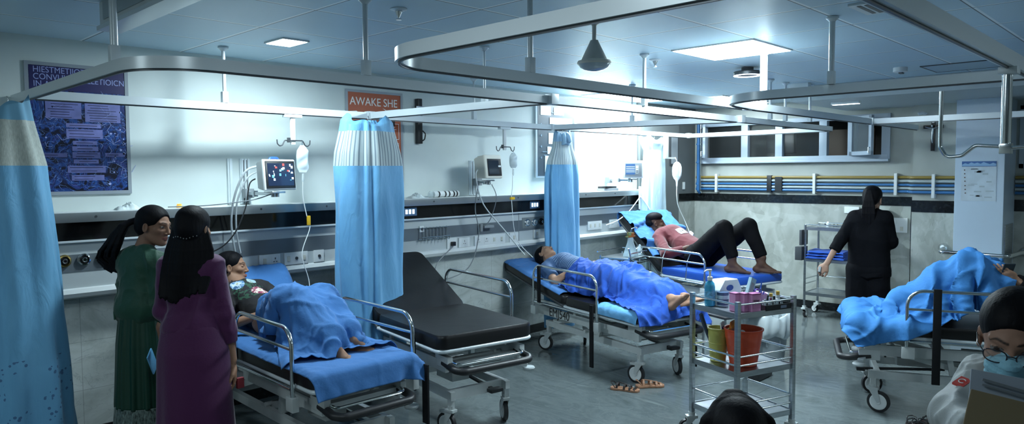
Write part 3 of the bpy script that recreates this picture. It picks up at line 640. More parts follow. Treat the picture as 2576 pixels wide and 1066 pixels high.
for i in range(6): q.box(-.12, .12, -.11+i*.037, -.09+i*.037, -.014, -.0125)
q.build('slot', blackp, r, smooth=False)
r = empty('emergency_light', (7.2, 3.0, ZC), 'white ceiling box fitting beside the beam', 'ceiling fitting')
MB().box(-.04, .04, -.10, .10, -.065, 0, bev=.004).build('housing', whitep, r)
r = empty('strip_lamp', (7.85, 2.78, 2.455), 'thin lit strip fitting under the beam', 'ceiling light')
MB().box(-.04, .04, -.14, .14, -.025, 0, bev=.004).build('casing', whitep, r); MB().box(-.028, .028, -.13, .13, -.029, -.0252).build('strip_diffuser', mat('strip_glow', (.8, .9, 1), .5, emit=2.5), r, smooth=False)
r = empty('ceiling_hatch', (7.0, 1.55, ZC), 'square access hatch outline in the ceiling behind the hook bar', 'hatch')
MB().box(-.24, .24, -.24, .24, -.006, 0).build('hatch_panel', mat('hatch_paint', (.33, .46, .55), .45), r, smooth=False)
q = MB()
for s_ in (-1, 1): q.box(-.25, .25, s_*.245-.004, s_*.245+.004, -.008, 0).box(s_*.245-.004, s_*.245+.004, -.25, .25, -.008, 0)
q.build('hatch_edge', darkg, r, smooth=False)

# ---------------------------------------------------------------- curtains
m_net, nt, N, Lk, b = node_mat('striped_curtain_netting'); tcn = N.new('ShaderNodeTexCoord')
u_ = sepn(N, Lk, tcn.outputs['UV'])[0]
ln = mathn(N, Lk, 'LESS_THAN', mathn(N, Lk, 'FRACT', mathn(N, Lk, 'MULTIPLY', u_, 46)), .30)
c = mixn(N, Lk, ln, (.50, .60, .62), (.20, .27, .32)); Lk.new(c, b.inputs['Base Color']); b.inputs['Roughness'].default_value = .8; b.inputs['Alpha'].default_value = .82
def curtain_mat(name, c0, c1, flowers=False):
    m, nt, N, Lk, b = node_mat(name); tcn = N.new('ShaderNodeTexCoord')
    c = rampn(N, Lk, noisen(N, Lk, mapn(N, Lk, tcn.outputs['Object'], (2, 2, .6)), 2.2, 4, .6), [(.35, c0), (.65, c1)])
    if flowers:
        s = sepn(N, Lk, tcn.outputs['Object'])
        vo = N.new('ShaderNodeTexVoronoi'); vo.inputs['Scale'].default_value = 34; Lk.new(tcn.outputs['Object'], vo.inputs['Vector'])
        n2 = noisen(N, Lk, tcn.outputs['Object'], 6, 3, 1.0)
        f = mathn(N, Lk, 'LESS_THAN', vo.outputs['Distance'], .30); f = mathn(N, Lk, 'MULTIPLY', f, mathn(N, Lk, 'GREATER_THAN', n2, .53))
        f = mathn(N, Lk, 'MULTIPLY', f, mathn(N, Lk, 'LESS_THAN', s[2], -1.42)); c = mixn(N, Lk, mathn(N, Lk, 'MULTIPLY', f, .8), c, (.03, .09, .22))
    Lk.new(c, b.inputs['Base Color']); b.inputs['Roughness'].default_value = .62; b.inputs['Sheen Weight'].default_value = .15
    nz = noisen(N, Lk, mapn(N, Lk, tcn.outputs['Object'], (6, 6, 2)), 2.5, 4, 1.2); bp = N.new('ShaderNodeBump'); bp.inputs['Strength'].default_value = .35; bp.inputs['Distance'].default_value = .02
    Lk.new(nz, bp.inputs['Height']); Lk.new(bp.outputs['Normal'], b.inputs['Normal'])
    return m
m_curt = curtain_mat('sky_blue_curtain_cloth', (.11, .33, .58), (.16, .42, .68)); m_curtf = curtain_mat('sky_blue_curtain_cloth_with_flowers', (.11, .33, .55), (.15, .41, .65), True)
m_curtw = curtain_mat('pale_ice_blue_curtain_cloth', (.48, .66, .72), (.60, .78, .84))
def curtain(name, x, y, label, prof_w, amp, folds, mlow, mtop, band, seed, ztop=ZR-.045, zbot=.12, znet=(1.86, 2.10), dir_=(1, 0), ruff=True, squash=1.0, lean=0):
    """closed bundle of pleats; prof_w: list of (z, half width)"""
    r = empty(name, (x, y, ztop), label, 'curtain', rz=math.atan2(dir_[1], dir_[0])); rg = np.random.default_rng(seed)
    NU, NZ = folds*16, 90
    ph = rg.uniform(0, 2*PI, 6)
    def ring(z, grow=0):
        hw = np.interp(-z, [-a for a, _ in prof_w], [b2 for _, b2 in prof_w])
        t = np.linspace(0, 2*PI, NU, endpoint=False)
        warp = t+.25*np.sin(3*t+ph[0])+.12*np.sin(5*t+ph[1])
        k_ = np.interp(z, [zbot, ztop], [1.0, .55])
        pl = np.cos(folds*warp+.5*np.sin(2*z+ph[2])); pl = np.sign(pl)*np.abs(pl)**.75
        m = 1+amp*k_*pl+.05*np.sin(2*t+ph[3]+z*1.3)+.04*np.sin(7*t+5*z+ph[4])
        ex = (hw+grow)*np.cos(t)*m+lean*(ztop-z); ey = (hw*.62*squash+grow)*np.sin(t)*m
        return np.stack([ex, ey, np.full(NU, z-ztop)], 1)
    def tubeobj(nm, z0, z1, m, nz, grow=0, hem=0):
        zs = np.linspace(z0, z1, nz); P = []
        for z in zs:
            q = ring(z, grow)
            if hem:
                t = np.linspace(0, 2*PI, NU, endpoint=False); edge = (z-z0)/(z1-z0)
                q[:, 2] += hem*(edge)*(np.sin(2*t+ph[5])*.6+np.sin(5*t+ph[2])*.4)
            P.append(q)
        P = np.array(P); vs = P.reshape(-1, 3).tolist(); fs = [(i*NU+j, i*NU+(j+1) % NU, (i+1)*NU+(j+1) % NU, (i+1)*NU+j) for i in range(nz-1) for j in range(NU)]
        o = MB().add(vs, fs).build(nm, m, r, ang=80)
        uv = o.data.uv_layers.new(name='uv'); lp = np.zeros(len(o.data.loops), np.int32); o.data.loops.foreach_get('vertex_index', lp)
        j = lp % NU; U = np.stack([j/NU, (lp//NU)/nz], 1).astype(np.float32); uv.data.foreach_set('uv', U.ravel()); return o
    tubeobj('curtain_body', zbot, znet[0], mlow, NZ)
    tubeobj('net_panel', znet[0], znet[1], mtop, 16, 0)
    if band: tubeobj('top_hem', znet[1]-.002, ztop-.01, band, 12, 0, hem=.045)
    if ruff:
        q = MB()
        for i in range(9):      # gathered knot of cloth under the hook
            a = rg.uniform(0, 2*PI); rr_ = rg.uniform(.02, .05); p0 = V(rr_*math.cos(a), rr_*math.sin(a)-.02, -.02)
            p1 = V(rr_*1.7*math.cos(a), rr_*1.7*math.sin(a)-.02, -.08-rg.uniform(0, .05)); p2 = V(rr_*math.cos(a+.8), rr_*math.sin(a+.8)-.02, -.12-rg.uniform(0, .04))
            q.tube([p0, (p0+p1)/2+V(0, 0, .01), p1, p2], [.016, .028, .030, .010], 10)
        q.build('gathered_knot', band or mlow, r)
    MB().tube([(0, 0, .02), (.008, 0, .0), (0, 0, -.02)], .003, 6).build('hook', steel, r)
    return r
curtain('privacy_curtain', 3.165, 4.62, 'wide sky-blue curtain with netting top between the flowered patient and empty bed', [(2.2, .10), (2.12, .20), (1.9, .25), (1.8, .26), (1.3, .26), (.7, .26), (.1, .28)], .10, 9, m_curt, m_net, m_curt, 4, znet=(1.80, 2.06))
curtain('privacy_curtain', 5.80, 4.92, 'sky-blue curtain gathered narrow at top behind the blue-shirted patient', [(2.2, .06), (2.12, .12), (2.0, .14), (1.86, .20), (1.7, .23), (1.2, .25), (.1, .25)], .12, 7, m_curt, m_net, mat('pale_blue_hem', (.25, .42, .58), .7), 8, znet=(1.82, 2.06), squash=.7)
curtain('privacy_curtain', .90, 4.74, 'blue curtain with floral print near its hem at the left edge', [(2.2, .10), (2.05, .13), (1.8, .185), (1.2, .22), (.6, .245), (0, .27)], .09, 7, m_curtf, mat('beige_netting', (.42, .46, .42), .7, noise=(30, .2, (8, 8, 1))), mat('pale_teal_hem', (.15, .36, .52), .7), 5, znet=(1.80, 2.05), ruff=False, zbot=.05)
curtain('privacy_curtain', 7.62, 4.98, 'pale ice-blue curtain by the far corner', [(2.2, .22), (2.1, .26), (2.0, .19), (1.7, .215), (1.2, .23), (.1, .25)], .10, 7, m_curtw, m_curtw, m_curtw, 12, znet=(1.9, 2.05), ruff=False, squash=.6)

# ---------------------------------------------------------------- monitors
def monitor(x, y, z, rz, w_, h_, d_, label, kind, tilt=0):
    r = empty('patient_monitor', (x, y, z), label, 'monitor', rz=rz); M = Matrix.Rotation(tilt, 4, 'X')
    body = MB(); vs = []
    for yy, sc_ in ((-d_/2, 1.0), (-d_/2+.012, 1.03), (d_/2-.03, .9), (d_/2, .8)):
        for sx_, sz_ in ((-1, -1), (1, -1), (1, 1), (-1, 1)): vs.append(M @ V(sx_*w_/2*sc_, yy, sz_*h_/2*sc_))
    body.add(vs, [(3, 2, 1, 0), (12, 13, 14, 15)]+[(i*4+j, i*4+(j+1) % 4, (i+1)*4+(j+1) % 4, (i+1)*4+j) for i in range(3) for j in range(4)])
    body.build('casing', {'a': whitep, 'b': cream, 'c': whitep}[kind], r, bev=.012)
    f = -d_/2-.001
    if kind == 'a':
        MB().box(-w_/2+.010, w_/2-.010, f-.006, f, -h_/2+.010, h_/2-.010, M, bev=.003).build('bezel', blackp, r)
        MB().box(-w_/2+.026, w_/2-.024, f-.0075, f-.0062, -h_/2+.028, h_/2-.026, M).build('screen', mat('screen_navy', (.006, .012, .03), .1, emit=.25, ecol=(.03, .06, .14)), r, smooth=False)
        q = MB(); q.tube([M @ V(-.05, 0, h_/2*.93), M @ V(-.03, 0, h_/2+.018), M @ V(.03, 0, h_/2+.018), M @ V(.05, 0, h_/2*.93)], .009, 10, fil=.02); q.build('handle', bluep, r)
        pal = [((.7, .8, .85), 9), ((.45, .06, .05), 3), ((.10, .35, .55), 6), ((.5, .55, .6), 7)]
        random.seed(2); q2 = []
        for (cc, n) in pal:
            q = MB()
            for _ in range(n):
                x_ = random.uniform(-w_/2+.035, w_/2-.06) if cc[0] < .5 else random.choice((random.uniform(-w_/2+.03, -w_/2+.08), random.uniform(w_/2-.06, w_/2-.04), random.uniform(-.06, .08))); z_ = random.uniform(-.055, .07)
                q.box(x_, x_+random.uniform(.004, .022), f-.0085, f-.0076, z_, z_+random.uniform(.003, .02), M)
            q.build('screen_readout', mat('readout_%d' % int(cc[0]*100), cc, .4, emit=.6), r, smooth=False)
    elif kind == 'b':
        MB().box(-w_/2+.030, w_/2-.012, f-.004, f, -h_/2+.02, h_/2-.035, M, bev=.002).build('bezel', blackp, r)
        MB().box(-w_/2+.040, w_/2-.05, f-.0055, f-.004, -h_/2+.035, h_/2-.05, M).build('screen', mat('screen_off', (.02, .03, .045), .08), r, smooth=False)
        MB().box(w_/2-.06, w_/2-.02, f-.0065, f-.004, -.005, .010, M).build('label_sticker', whitep, r, smooth=False)
        MB().box(-.05, .06, -.02, .03, h_/2-.008, h_/2+.004, M).build('yellow_sticker', mat('yellow_sticker', (.70, .50, .08), .5), r, smooth=False)
        MB().box(-.10, .10, -.025, .03, h_/2-.004, h_/2+.001, M, bev=.003).build('top_cover', cream, r)
    else:
        MB().box(-w_/2+.025, w_/2-.02, f-.004, f, -h_/2+.02, h_/2-.025, M, bev=.002).build('bezel', greyp, r)
        MB().box(-w_/2+.032, .022, f-.0055, f-.004, -h_/2+.04, h_/2-.035, M).build('screen', mat('screen_blue', (.03, .07, .16), .2, emit=.5, ecol=(.06, .14, .30)), r, smooth=False)
        q = MB()
        for i in range(4): q.box(-w_/2+.036, .018, f-.0065, f-.005, -.03+i*.02, -.024+i*.02, M)
        q.build('trace_lines', mat('trace', (.4, .6, .9), .4, emit=.8), r, smooth=False)
        MB().box(.03, .065, f-.0055, f-.004, -.045, .045, M).build('button_panel', whitep, r, smooth=False)
        q = MB()
        for z_ in (-.035, -.02): q.box(.032, .062, f-.0065, f-.005, z_, z_+.008, M)
        q.disc((.04, f-.006, .01), (0, 1, 0), .004, .002, 8); q.disc((.055, f-.006, .01), (0, 1, 0), .004, .002, 8); q.build('buttons', blackp, r, smooth=False)
    q = MB(); q.box(-.06, .06, -.04, .05, -h_/2-.022, -h_/2-.008, bev=.003); q.cyl((0, .02, -h_/2-.05), (0, .02, -h_/2-.015), .018); q.build('mount_plate', steel, r)
    return r
def track(x, z0, z1, label, n=3, w_=.075):
    r = empty('equipment_track', (x, WY-.001, z0), label, 'wall track')
    q = MB(); q.box(-w_/2, w_/2, -.02, 0, 0, z1-z0)
    for i in range(n): xx = -w_/2+w_*(i+.5)/n; q.box(xx-.006, xx+.006, -.03, -.019, 0, z1-z0)
    q.build('track', alu, r, smooth=False)
    q = MB()
    for i in range(n-1): xx = -w_/2+w_*(i+1)/n; q.box(xx-.004, xx+.004, -.0215, -.019, .01, z1-z0-.01)
    q.build('groove', darkg, r, smooth=False); return r
def arm(pts, label):
    r = empty('monitor_bracket', pts[0], label, 'bracket'); o = Vector(pts[0])
    MB().box(-.035, .035, -.06, .0, -.035, .035, bev=.005).build('track_clamp', greyp, r)
    q = MB()
    for a, b2 in zip(pts, pts[1:]): q.bar(Vector(a)-o, Vector(b2)-o, .03, .022)
    for p_ in pts[1:]: q.cyl(Vector(p_)-o-V(0, 0, .022), Vector(p_)-o+V(0, 0, .022), .02, 14)
    q.build('arm', steel, r)
mon1 = monitor(2.52, 4.86, 1.735, R(14), .285, .215, .11, 'white patient monitor with blue handle and busy dark screen', 'a', R(-4))
monitor(4.665, 4.88, 1.790, R(8), .245, .215, .15, 'cream patient monitor with yellow sticker above looping cables', 'b', R(-6))
monitor(7.03, 4.90, 1.765, R(-34), .25, .20, .09, 'white patient monitor with blue traces beside the pale curtain', 'c')
track(2.475, 1.52, 1.86, 'slotted wall track behind the first monitor'); track(2.36, 1.52, 1.86, 'slim wall rail left of the first monitor', 1, .035)
track(4.83, 1.52, 1.86, 'ribbed aluminium wall track left of second monitor', 4, .13)
track(6.98, 1.52, 1.86, 'wall track left of third monitor', 1, .06); track(7.56, 1.52, 2.42, 'tall ribbed profile strip at the edge of bright wall', 3, .13)
arm([(2.475, 5.225, 1.60), (2.475, 5.08, 1.60), (2.54, 4.88, 1.60)], 'grey jointed arm holding the first monitor')
arm([(4.83, 5.225, 1.65), (4.80, 5.06, 1.65), (4.70, 4.90, 1.65)], 'grey jointed arm holding the second monitor')
arm([(6.98, 5.225, 1.64), (7.0, 5.06, 1.64), (7.05, 4.95, 1.64)], 'grey arm holding the third monitor')
def cable(name, pts, r_, m, label, cat='cable', fil=.06, group=None):
    P = [Vector(p) for p in pts]; out = []
    for i in range(len(P)-1):      # Catmull-Rom
        a, b2, c_, d = P[max(i-1, 0)], P[i], P[i+1], P[min(i+2, len(P)-1)]
        for t in np.linspace(0, 1, 9)[:-1]: out.append(.5*((2*b2)+(-a+c_)*t+(2*a-5*b2+4*c_-d)*t*t+(-a+3*b2-3*c_+d)*t**3))
    out.append(P[-1]); return tag(MB().tube(out, r_, 7).build(name, m), label, cat, group)
wcab = mat('pale_grey_cable', (.45, .50, .52), .4); gcab = mat('mid_grey_cable', (.22, .25, .27), .4)
cable('monitor_cable', [(2.42, 4.93, 1.80), (2.33, 4.93, 1.76), (2.27, 4.97, 1.60), (2.26, 5.02, 1.40), (2.30, 5.06, 1.18)], .008, wcab, 'thick pale cable falling from left side of first monitor', group='pale cables of the first monitor')
cable('monitor_cable', [(2.42, 4.95, 1.76), (2.35, 4.95, 1.71), (2.29, 4.98, 1.55), (2.30, 5.03, 1.35), (2.34, 5.06, 1.17)], .007, wcab, 'second pale cable beside the thick one under first monitor', group='pale cables of the first monitor')
cable('monitor_cable', [(2.42, 4.96, 1.71), (2.37, 4.95, 1.67), (2.32, 4.92, 1.5), (2.22, 4.90, 1.32), (2.10, 4.92, 1.22), (1.95, 4.98, 1.20)], .005, blackp, 'thin black cable looping left under first monitor')
cable('monitor_cable', [(2.50, 4.88, 1.60), (2.36, 4.9, 1.56), (2.10, 5.0, 1.53), (1.85, 5.08, 1.525)], .004, gcab, 'dark lead running left along the shelf')
cable('monitor_cable', [(4.54, 4.88, 1.77), (4.50, 4.86, 1.70), (4.58, 4.85, 1.45), (4.80, 4.80, 1.20), (4.98, 4.70, .95)], .006, wcab, 'pale cable running diagonally from second monitor to bed')
cable('monitor_cable', [(4.56, 4.90, 1.62), (4.56, 4.94, 1.40), (4.62, 4.96, 1.15), (4.50, 4.98, .85), (4.20, 5.05, .76), (4.20, 5.08, .90), (4.42, 5.10, 1.05)], .005, gcab, 'grey mains lead looping below the plugged-in socket')
cable('monitor_cable', [(4.74, 4.90, 1.63), (4.82, 4.92, 1.50), (4.84, 5.02, 1.30), (4.82, 5.09, 1.22)], .004, gcab, 'short grey lead hanging straight below second monitor')
cable('drip_line', [(5.05, 4.92, 1.80), (5.05, 4.93, 1.60), (5.04, 4.93, 1.45), (5.07, 4.90, 1.10), (5.20, 4.80, .90)], .0035, whitep, 'thin drip line with yellow clip right of second monitor', 'drip line')
cable('outlet_tube', [(5.69, 5.09, 1.20), (5.70, 5.04, 1.0), (5.62, 5.0, .85), (5.60, 5.0, .70)], .005, wcab, 'pale tube hanging from the black gas outlet')
cable('outlet_tube', [(5.79, 5.09, 1.20), (5.80, 5.04, 1.02), (5.76, 5.02, .90), (5.66, 5.0, .82)], .004, wcab, 'thin tube hanging from the yellow gas outlet')
cable('drip_line', [(2.735, 4.84, 1.745), (2.735, 4.85, 1.58), (2.76, 4.85, 1.44), (2.78, 4.84, 1.34), (2.70, 4.82, 1.15), (2.74, 4.80, .95), (2.72, 4.76, .80)], .0035, whitep, 'thin drip line with yellow clamp left of the first curtain', 'drip line')
tag(MB().box(2.762, 2.786, 4.835, 4.853, 1.36, 1.43, bev=.003).build('drip_clamp', yellowp), 'yellow clamp on the drip line by the first curtain', 'clamp')
tag(MB().box(5.02, 5.075, 4.92, 4.94, 1.475, 1.50, bev=.003).build('drip_clamp', yellowp), 'yellow clamp on the drip line right of second monitor', 'clamp')
# drip bags
def dripbag(x, y, z, w_, h_, label, m=None, chamber=True):
    r = empty('drip_bag', (x, y, z), label, 'drip bag', rz=-math.atan2(x, y))
    P = np.zeros((22, 24, 3)); rg = np.random.default_rng(int(x*100))
    for i, t in enumerate(np.linspace(0, 1, 22)):
        ww = w_/2*(min(1, .35+3.2*t) if t < .25 else (1 if t < .85 else 1-(t-.85)*2.6)); th = .018*math.sin(PI*min(1, t+.08))+.004
        for j, a in enumerate(np.linspace(0, 2*PI, 24)): P[i, j] = (ww*math.cos(a)*(1+.06*math.sin(9*t+3*a)), th*math.sin(a)*(1+.3*math.sin(13*t+2*a)), -h_*t)
    MB().grid(P).build('bag', m or mat('milky_drip_plastic', (.62, .72, .76), .25, spec=.6), r)
    MB().tube([(0, 0, 0), (0, -.005, .02), (.004, -.01, .03)], .003, 6).build('hanging_loop', steel, r)
    if chamber: MB().lathe([(.004, -h_-.01), (.009, -h_-.012), (.009, -h_-.06), (.003, -h_-.075)], n=12).build('drip_chamber', clear, r)
    return r
dripbag(2.735, 4.845, 1.955, .085, .20, 'crumpled white drip bag hanging right of first monitor')
b2 = dripbag(5.04, 4.905, 1.935, .075, .15, 'small clear drip bag nearly lost against bright wall'); 
r = empty('drip_bag', (7.86, 4.80, 1.86), 'oval white drip bottle hanging beside the pale curtain', 'drip bag', rz=R(-58))
P = [(.004, 0), (.02, -.005), (.045, -.03), (.058, -.07), (.060, -.12), (.056, -.17), (.040, -.21), (.018, -.235), (.012, -.26), (.010, -.30), (.003, -.32)]
MB().lathe(P, n=24, M=Matrix.Diagonal((1, .45, 1, 1))).build('bottle', whitep, r); MB().lathe([(.036, -.06), (.040, -.13), (.030, -.19)], n=20, M=Matrix.Translation((0, -.012, 0)) @ Matrix.Diagonal((1, .45, 1, 1)), cap=False).build('bottle_label', mat('bottle_grey', (.36, .46, .50), .4), r)
r2 = empty('drip_stand', (7.86, 4.86, 2.18), 'white hanging bar with cross arm carrying the oval drip bottle', 'drip hanger')
MB().box(-.19, -.13, -.02, .02, -.28, .0, bev=.004).box(-.19, .05, -.006, .006, -.285, -.265).build('drop_bar', whitem, r2); MB().tube([(0, -.06, -.325), (0, -.04, -.27), (0, 0, -.275)], .004, 6).build('hook', steel, r2)
cable('drip_line', [(7.86, 4.80, 1.55), (7.86, 4.80, 1.44), (7.90, 4.80, 1.30), (8.0, 4.76, 1.1), (8.02, 4.70, .95)], .005, whitep, 'thin drip line below the oval drip bottle', 'drip line')
# things on the shelf
tag(MB().lathe([(.018, 0), (.020, .004), (.020, .014), (.014, .018), (.018, .024), (.012, .028)], (1.945, 5.13, 1.515), 16).build('amber_lamp_cap', mat('amber_glass', (.75, .42, .08), .2, emit=.25)), 'small amber lamp cap on the shelf above the two women', 'cap')
def shelfcloth(x, w_, label, seed):
    rg = np.random.default_rng(seed); n, m = 26, 12; P = np.zeros((n, m, 3))
    for i in range(n):
        for j in range(m):
            u, v = i/(n-1), j/(m-1); e = math.sin(PI*u)**.6*math.sin(PI*v)**.5
            P[i, j] = (x+(u-.5)*w_, 5.09+v*.10, 1.516+e*(.035+.012*math.sin(11*u+3*v)+.008*rg.uniform(-1, 1)))
    return tag(MB().grid(P).build('crumpled_wrapper', mat('white_wrap', (.62, .70, .70), .5)), label, 'wrapper')
shelfcloth(1.62, .16, 'crumpled white wrapper on the shelf behind the woman in green', 3); shelfcloth(4.02, .17, 'crumpled white wrapper on the shelf right of first curtain', 4)
r = empty('bandage_rolls', (4.36, 5.14, 1.55), 'row of black-and-white banded rolls lying on the shelf', 'rolls', rz=R(4))
MB().cyl((-.15, 0, -.005), (.17, 0, -.005), .028, 20).build('roll', whitep, r)
q = MB()
for x in (-.10, -.02, .03, .09, .13): q.cyl((x, 0, -.005), (x+.018, 0, -.005), .0288, 20)
q.build('black_band', blackp, r); MB().lathe([(.02, 0), (.034, .02), (.02, .04)], M=Matrix.Translation((-.16, 0, -.006)) @ Matrix.Rotation(R(-90), 4, 'Y'), n=14).build('end_cap', clear, r)
for (x, y0) in ((6.02, 5.12), (6.85, 5.12)):
    r = empty('book_stack', (x, y0, 1.5155), 'dark folder stack on the shelf %s the second blue curtain' % ('left of' if x < 6.5 else 'right of'), 'books')
    MB().box(-.14, .14, -.06, .05, 0, .030, bev=.003).build('lower_book', greyp, r); MB().box(-.13, .12, -.055, .05, .0305, .055, Matrix.Rotation(R(5), 4, 'Z'), bev=.004).build('upper_book', blackp, r)
tag(MB().box(7.35, 7.37, 5.0, 5.02, 1.28, 1.56).build('clip', whitem), 'white clip where cables fork below third monitor', 'clip')
cable('monitor_cable', [(7.36, 5.0, 1.44), (7.05, 4.95, 1.27), (6.75, 4.90, 1.18), (6.5, 4.88, 1.14)], .006, whitep, 'white cable sagging left from the shelf clip')
cable('monitor_cable', [(7.36, 5.0, 1.44), (7.42, 4.92, 1.3), (7.46, 4.86, 1.16)], .006, whitep, 'white cable falling right from the shelf clip')
# wire basket on the service panel
r = empty('wire_basket', (4.20, WY-.135, 1.17), 'clear ribbed wire basket hooked on the grey wall band', 'basket')
q = MB()
for i in range(9):
    x = -.16+i*.04; q.tube([(x, 0, .08), (x, 0, -.03), (x, -.045, -.05), (x, -.045, -.01)], .0035, 6, fil=.015)
for z, y in ((.07, 0), (-.03, 0), (-.01, -.045)): q.tube([(-.17, y, z), (.17, y, z)], .004, 6)
q.build('wires', chrome, r)
tag(MB().box(4.80, 4.93, WY-.19, WY-.13, 1.20, 1.225, bev=.004).cyl((4.78, WY-.16, 1.17), (4.78, WY-.16, 1.24), .018).build('sensor_clip', greyp), 'grey clip holder on the wall band under second monitor', 'clip')
# ---------------------------------------------------------------- hospital trolleys (local: x across, y towards the head, foot edge at y = 0)
def castor(parent, x, y, r=.076, turn=0, lock=False):
    q = MB(); M = Matrix.Translation((x, y, 0)) @ Matrix.Rotation(turn, 4, 'Z')
    q.cyl((x, y, 2*r+.01), (x, y, 2*r+.05), .022, 14)
    for s_ in (-1, 1): q.add([M @ V(s_*.018, -.03, 2*r+.02), M @ V(s_*.018, .035, 2*r+.02), M @ V(s_*.018, .055, r), M @ V(s_*.018, .035, r-.008), M @ V(s_*.022, -.03, 2*r+.02), M @ V(s_*.022, .035, 2*r+.02), M @ V(s_*.022, .055, r), M @ V(s_*.022, .035, r-.008)],
                              [(0, 1, 2, 3), (7, 6, 5, 4), (0, 4, 5, 1), (1, 5, 6, 2), (2, 6, 7, 3), (3, 7, 4, 0)])
    q.box(-.024, .024, -.035, .04, 2*r+.008, 2*r+.028, M, bev=.003)
    if lock: q.box(-.02, .02, .03, .09, 2*r-.005, 2*r+.015, M, bev=.004)
    o = q.build('castor', greym, parent)
    W = M @ Matrix.Translation((0, .040, r)) @ Matrix.Rotation(R(90), 4, 'Y')
    MB().lathe([(r*.72, -.014), (r, -.013), (r, .013), (r*.72, .014)], M=W, n=28).build('tyre', blackr, o)
    MB().lathe([(r*.76, -.0150), (r*.70, -.0165), (r*.60, -.0165), (r*.55, -.0148), (.020, -.0150), (.016, -.020), (.0005, -.020)], M=W, n=28, cap=False).lathe([(r*.76, .0150), (r*.70, .0165), (r*.60, .0165), (r*.55, .0148), (.020, .0150), (.016, .020), (.0005, .020)], M=W, n=28, cap=False).build('hub', whitep, o)
    return o
def rounded_slab(w_, l_, h_, corner=.06, M=None, z0=0, edge=.018, crease=None):
    """padded mattress slab; x centred, y 0..l"""
    pts = []
    for cx, cy, a0 in ((w_/2-corner, corner, -90), (w_/2-corner, l_-corner, 0), (-w_/2+corner, l_-corner, 90), (-w_/2+corner, corner, 180)):
        for i in range(7): a = R(a0+15*i); pts.append((cx+corner*math.cos(a), cy+corner*math.sin(a)))
    n = len(pts); cx0, cy0 = 0, l_/2
    rings = [(.985, 0), (1, edge*.5), (1, h_-edge), (.992, h_-edge*.35), (.97, h_), (.6, h_+.004), (.2, h_+.005)]
    q = MB(); vs = []
    for s_, z in rings:
        for x, y in pts:
            ins = (1-s_)
            if s_ > .9: d = V(x, y-cy0, 0); L_ = d.length; d = d*(1-ins*.25/max(L_, .1)*1.4); vs.append(V(d.x, cy0+d.y, z0+z))
            else: vs.append(V(x*s_, cy0+(y-cy0)*s_, z0+z))
    if M is not None: vs = [M @ v for v in vs]
    k = len(rings); fs = [(i*n+j, i*n+(j+1) % n, (i+1)*n+(j+1) % n, (i+1)*n+j) for i in range(k-1) for j in range(n)]
    fs += [tuple(range(n-1, -1, -1)), tuple(range((k-1)*n, k*n))]
    return q.add(vs, fs)
class Bed: pass
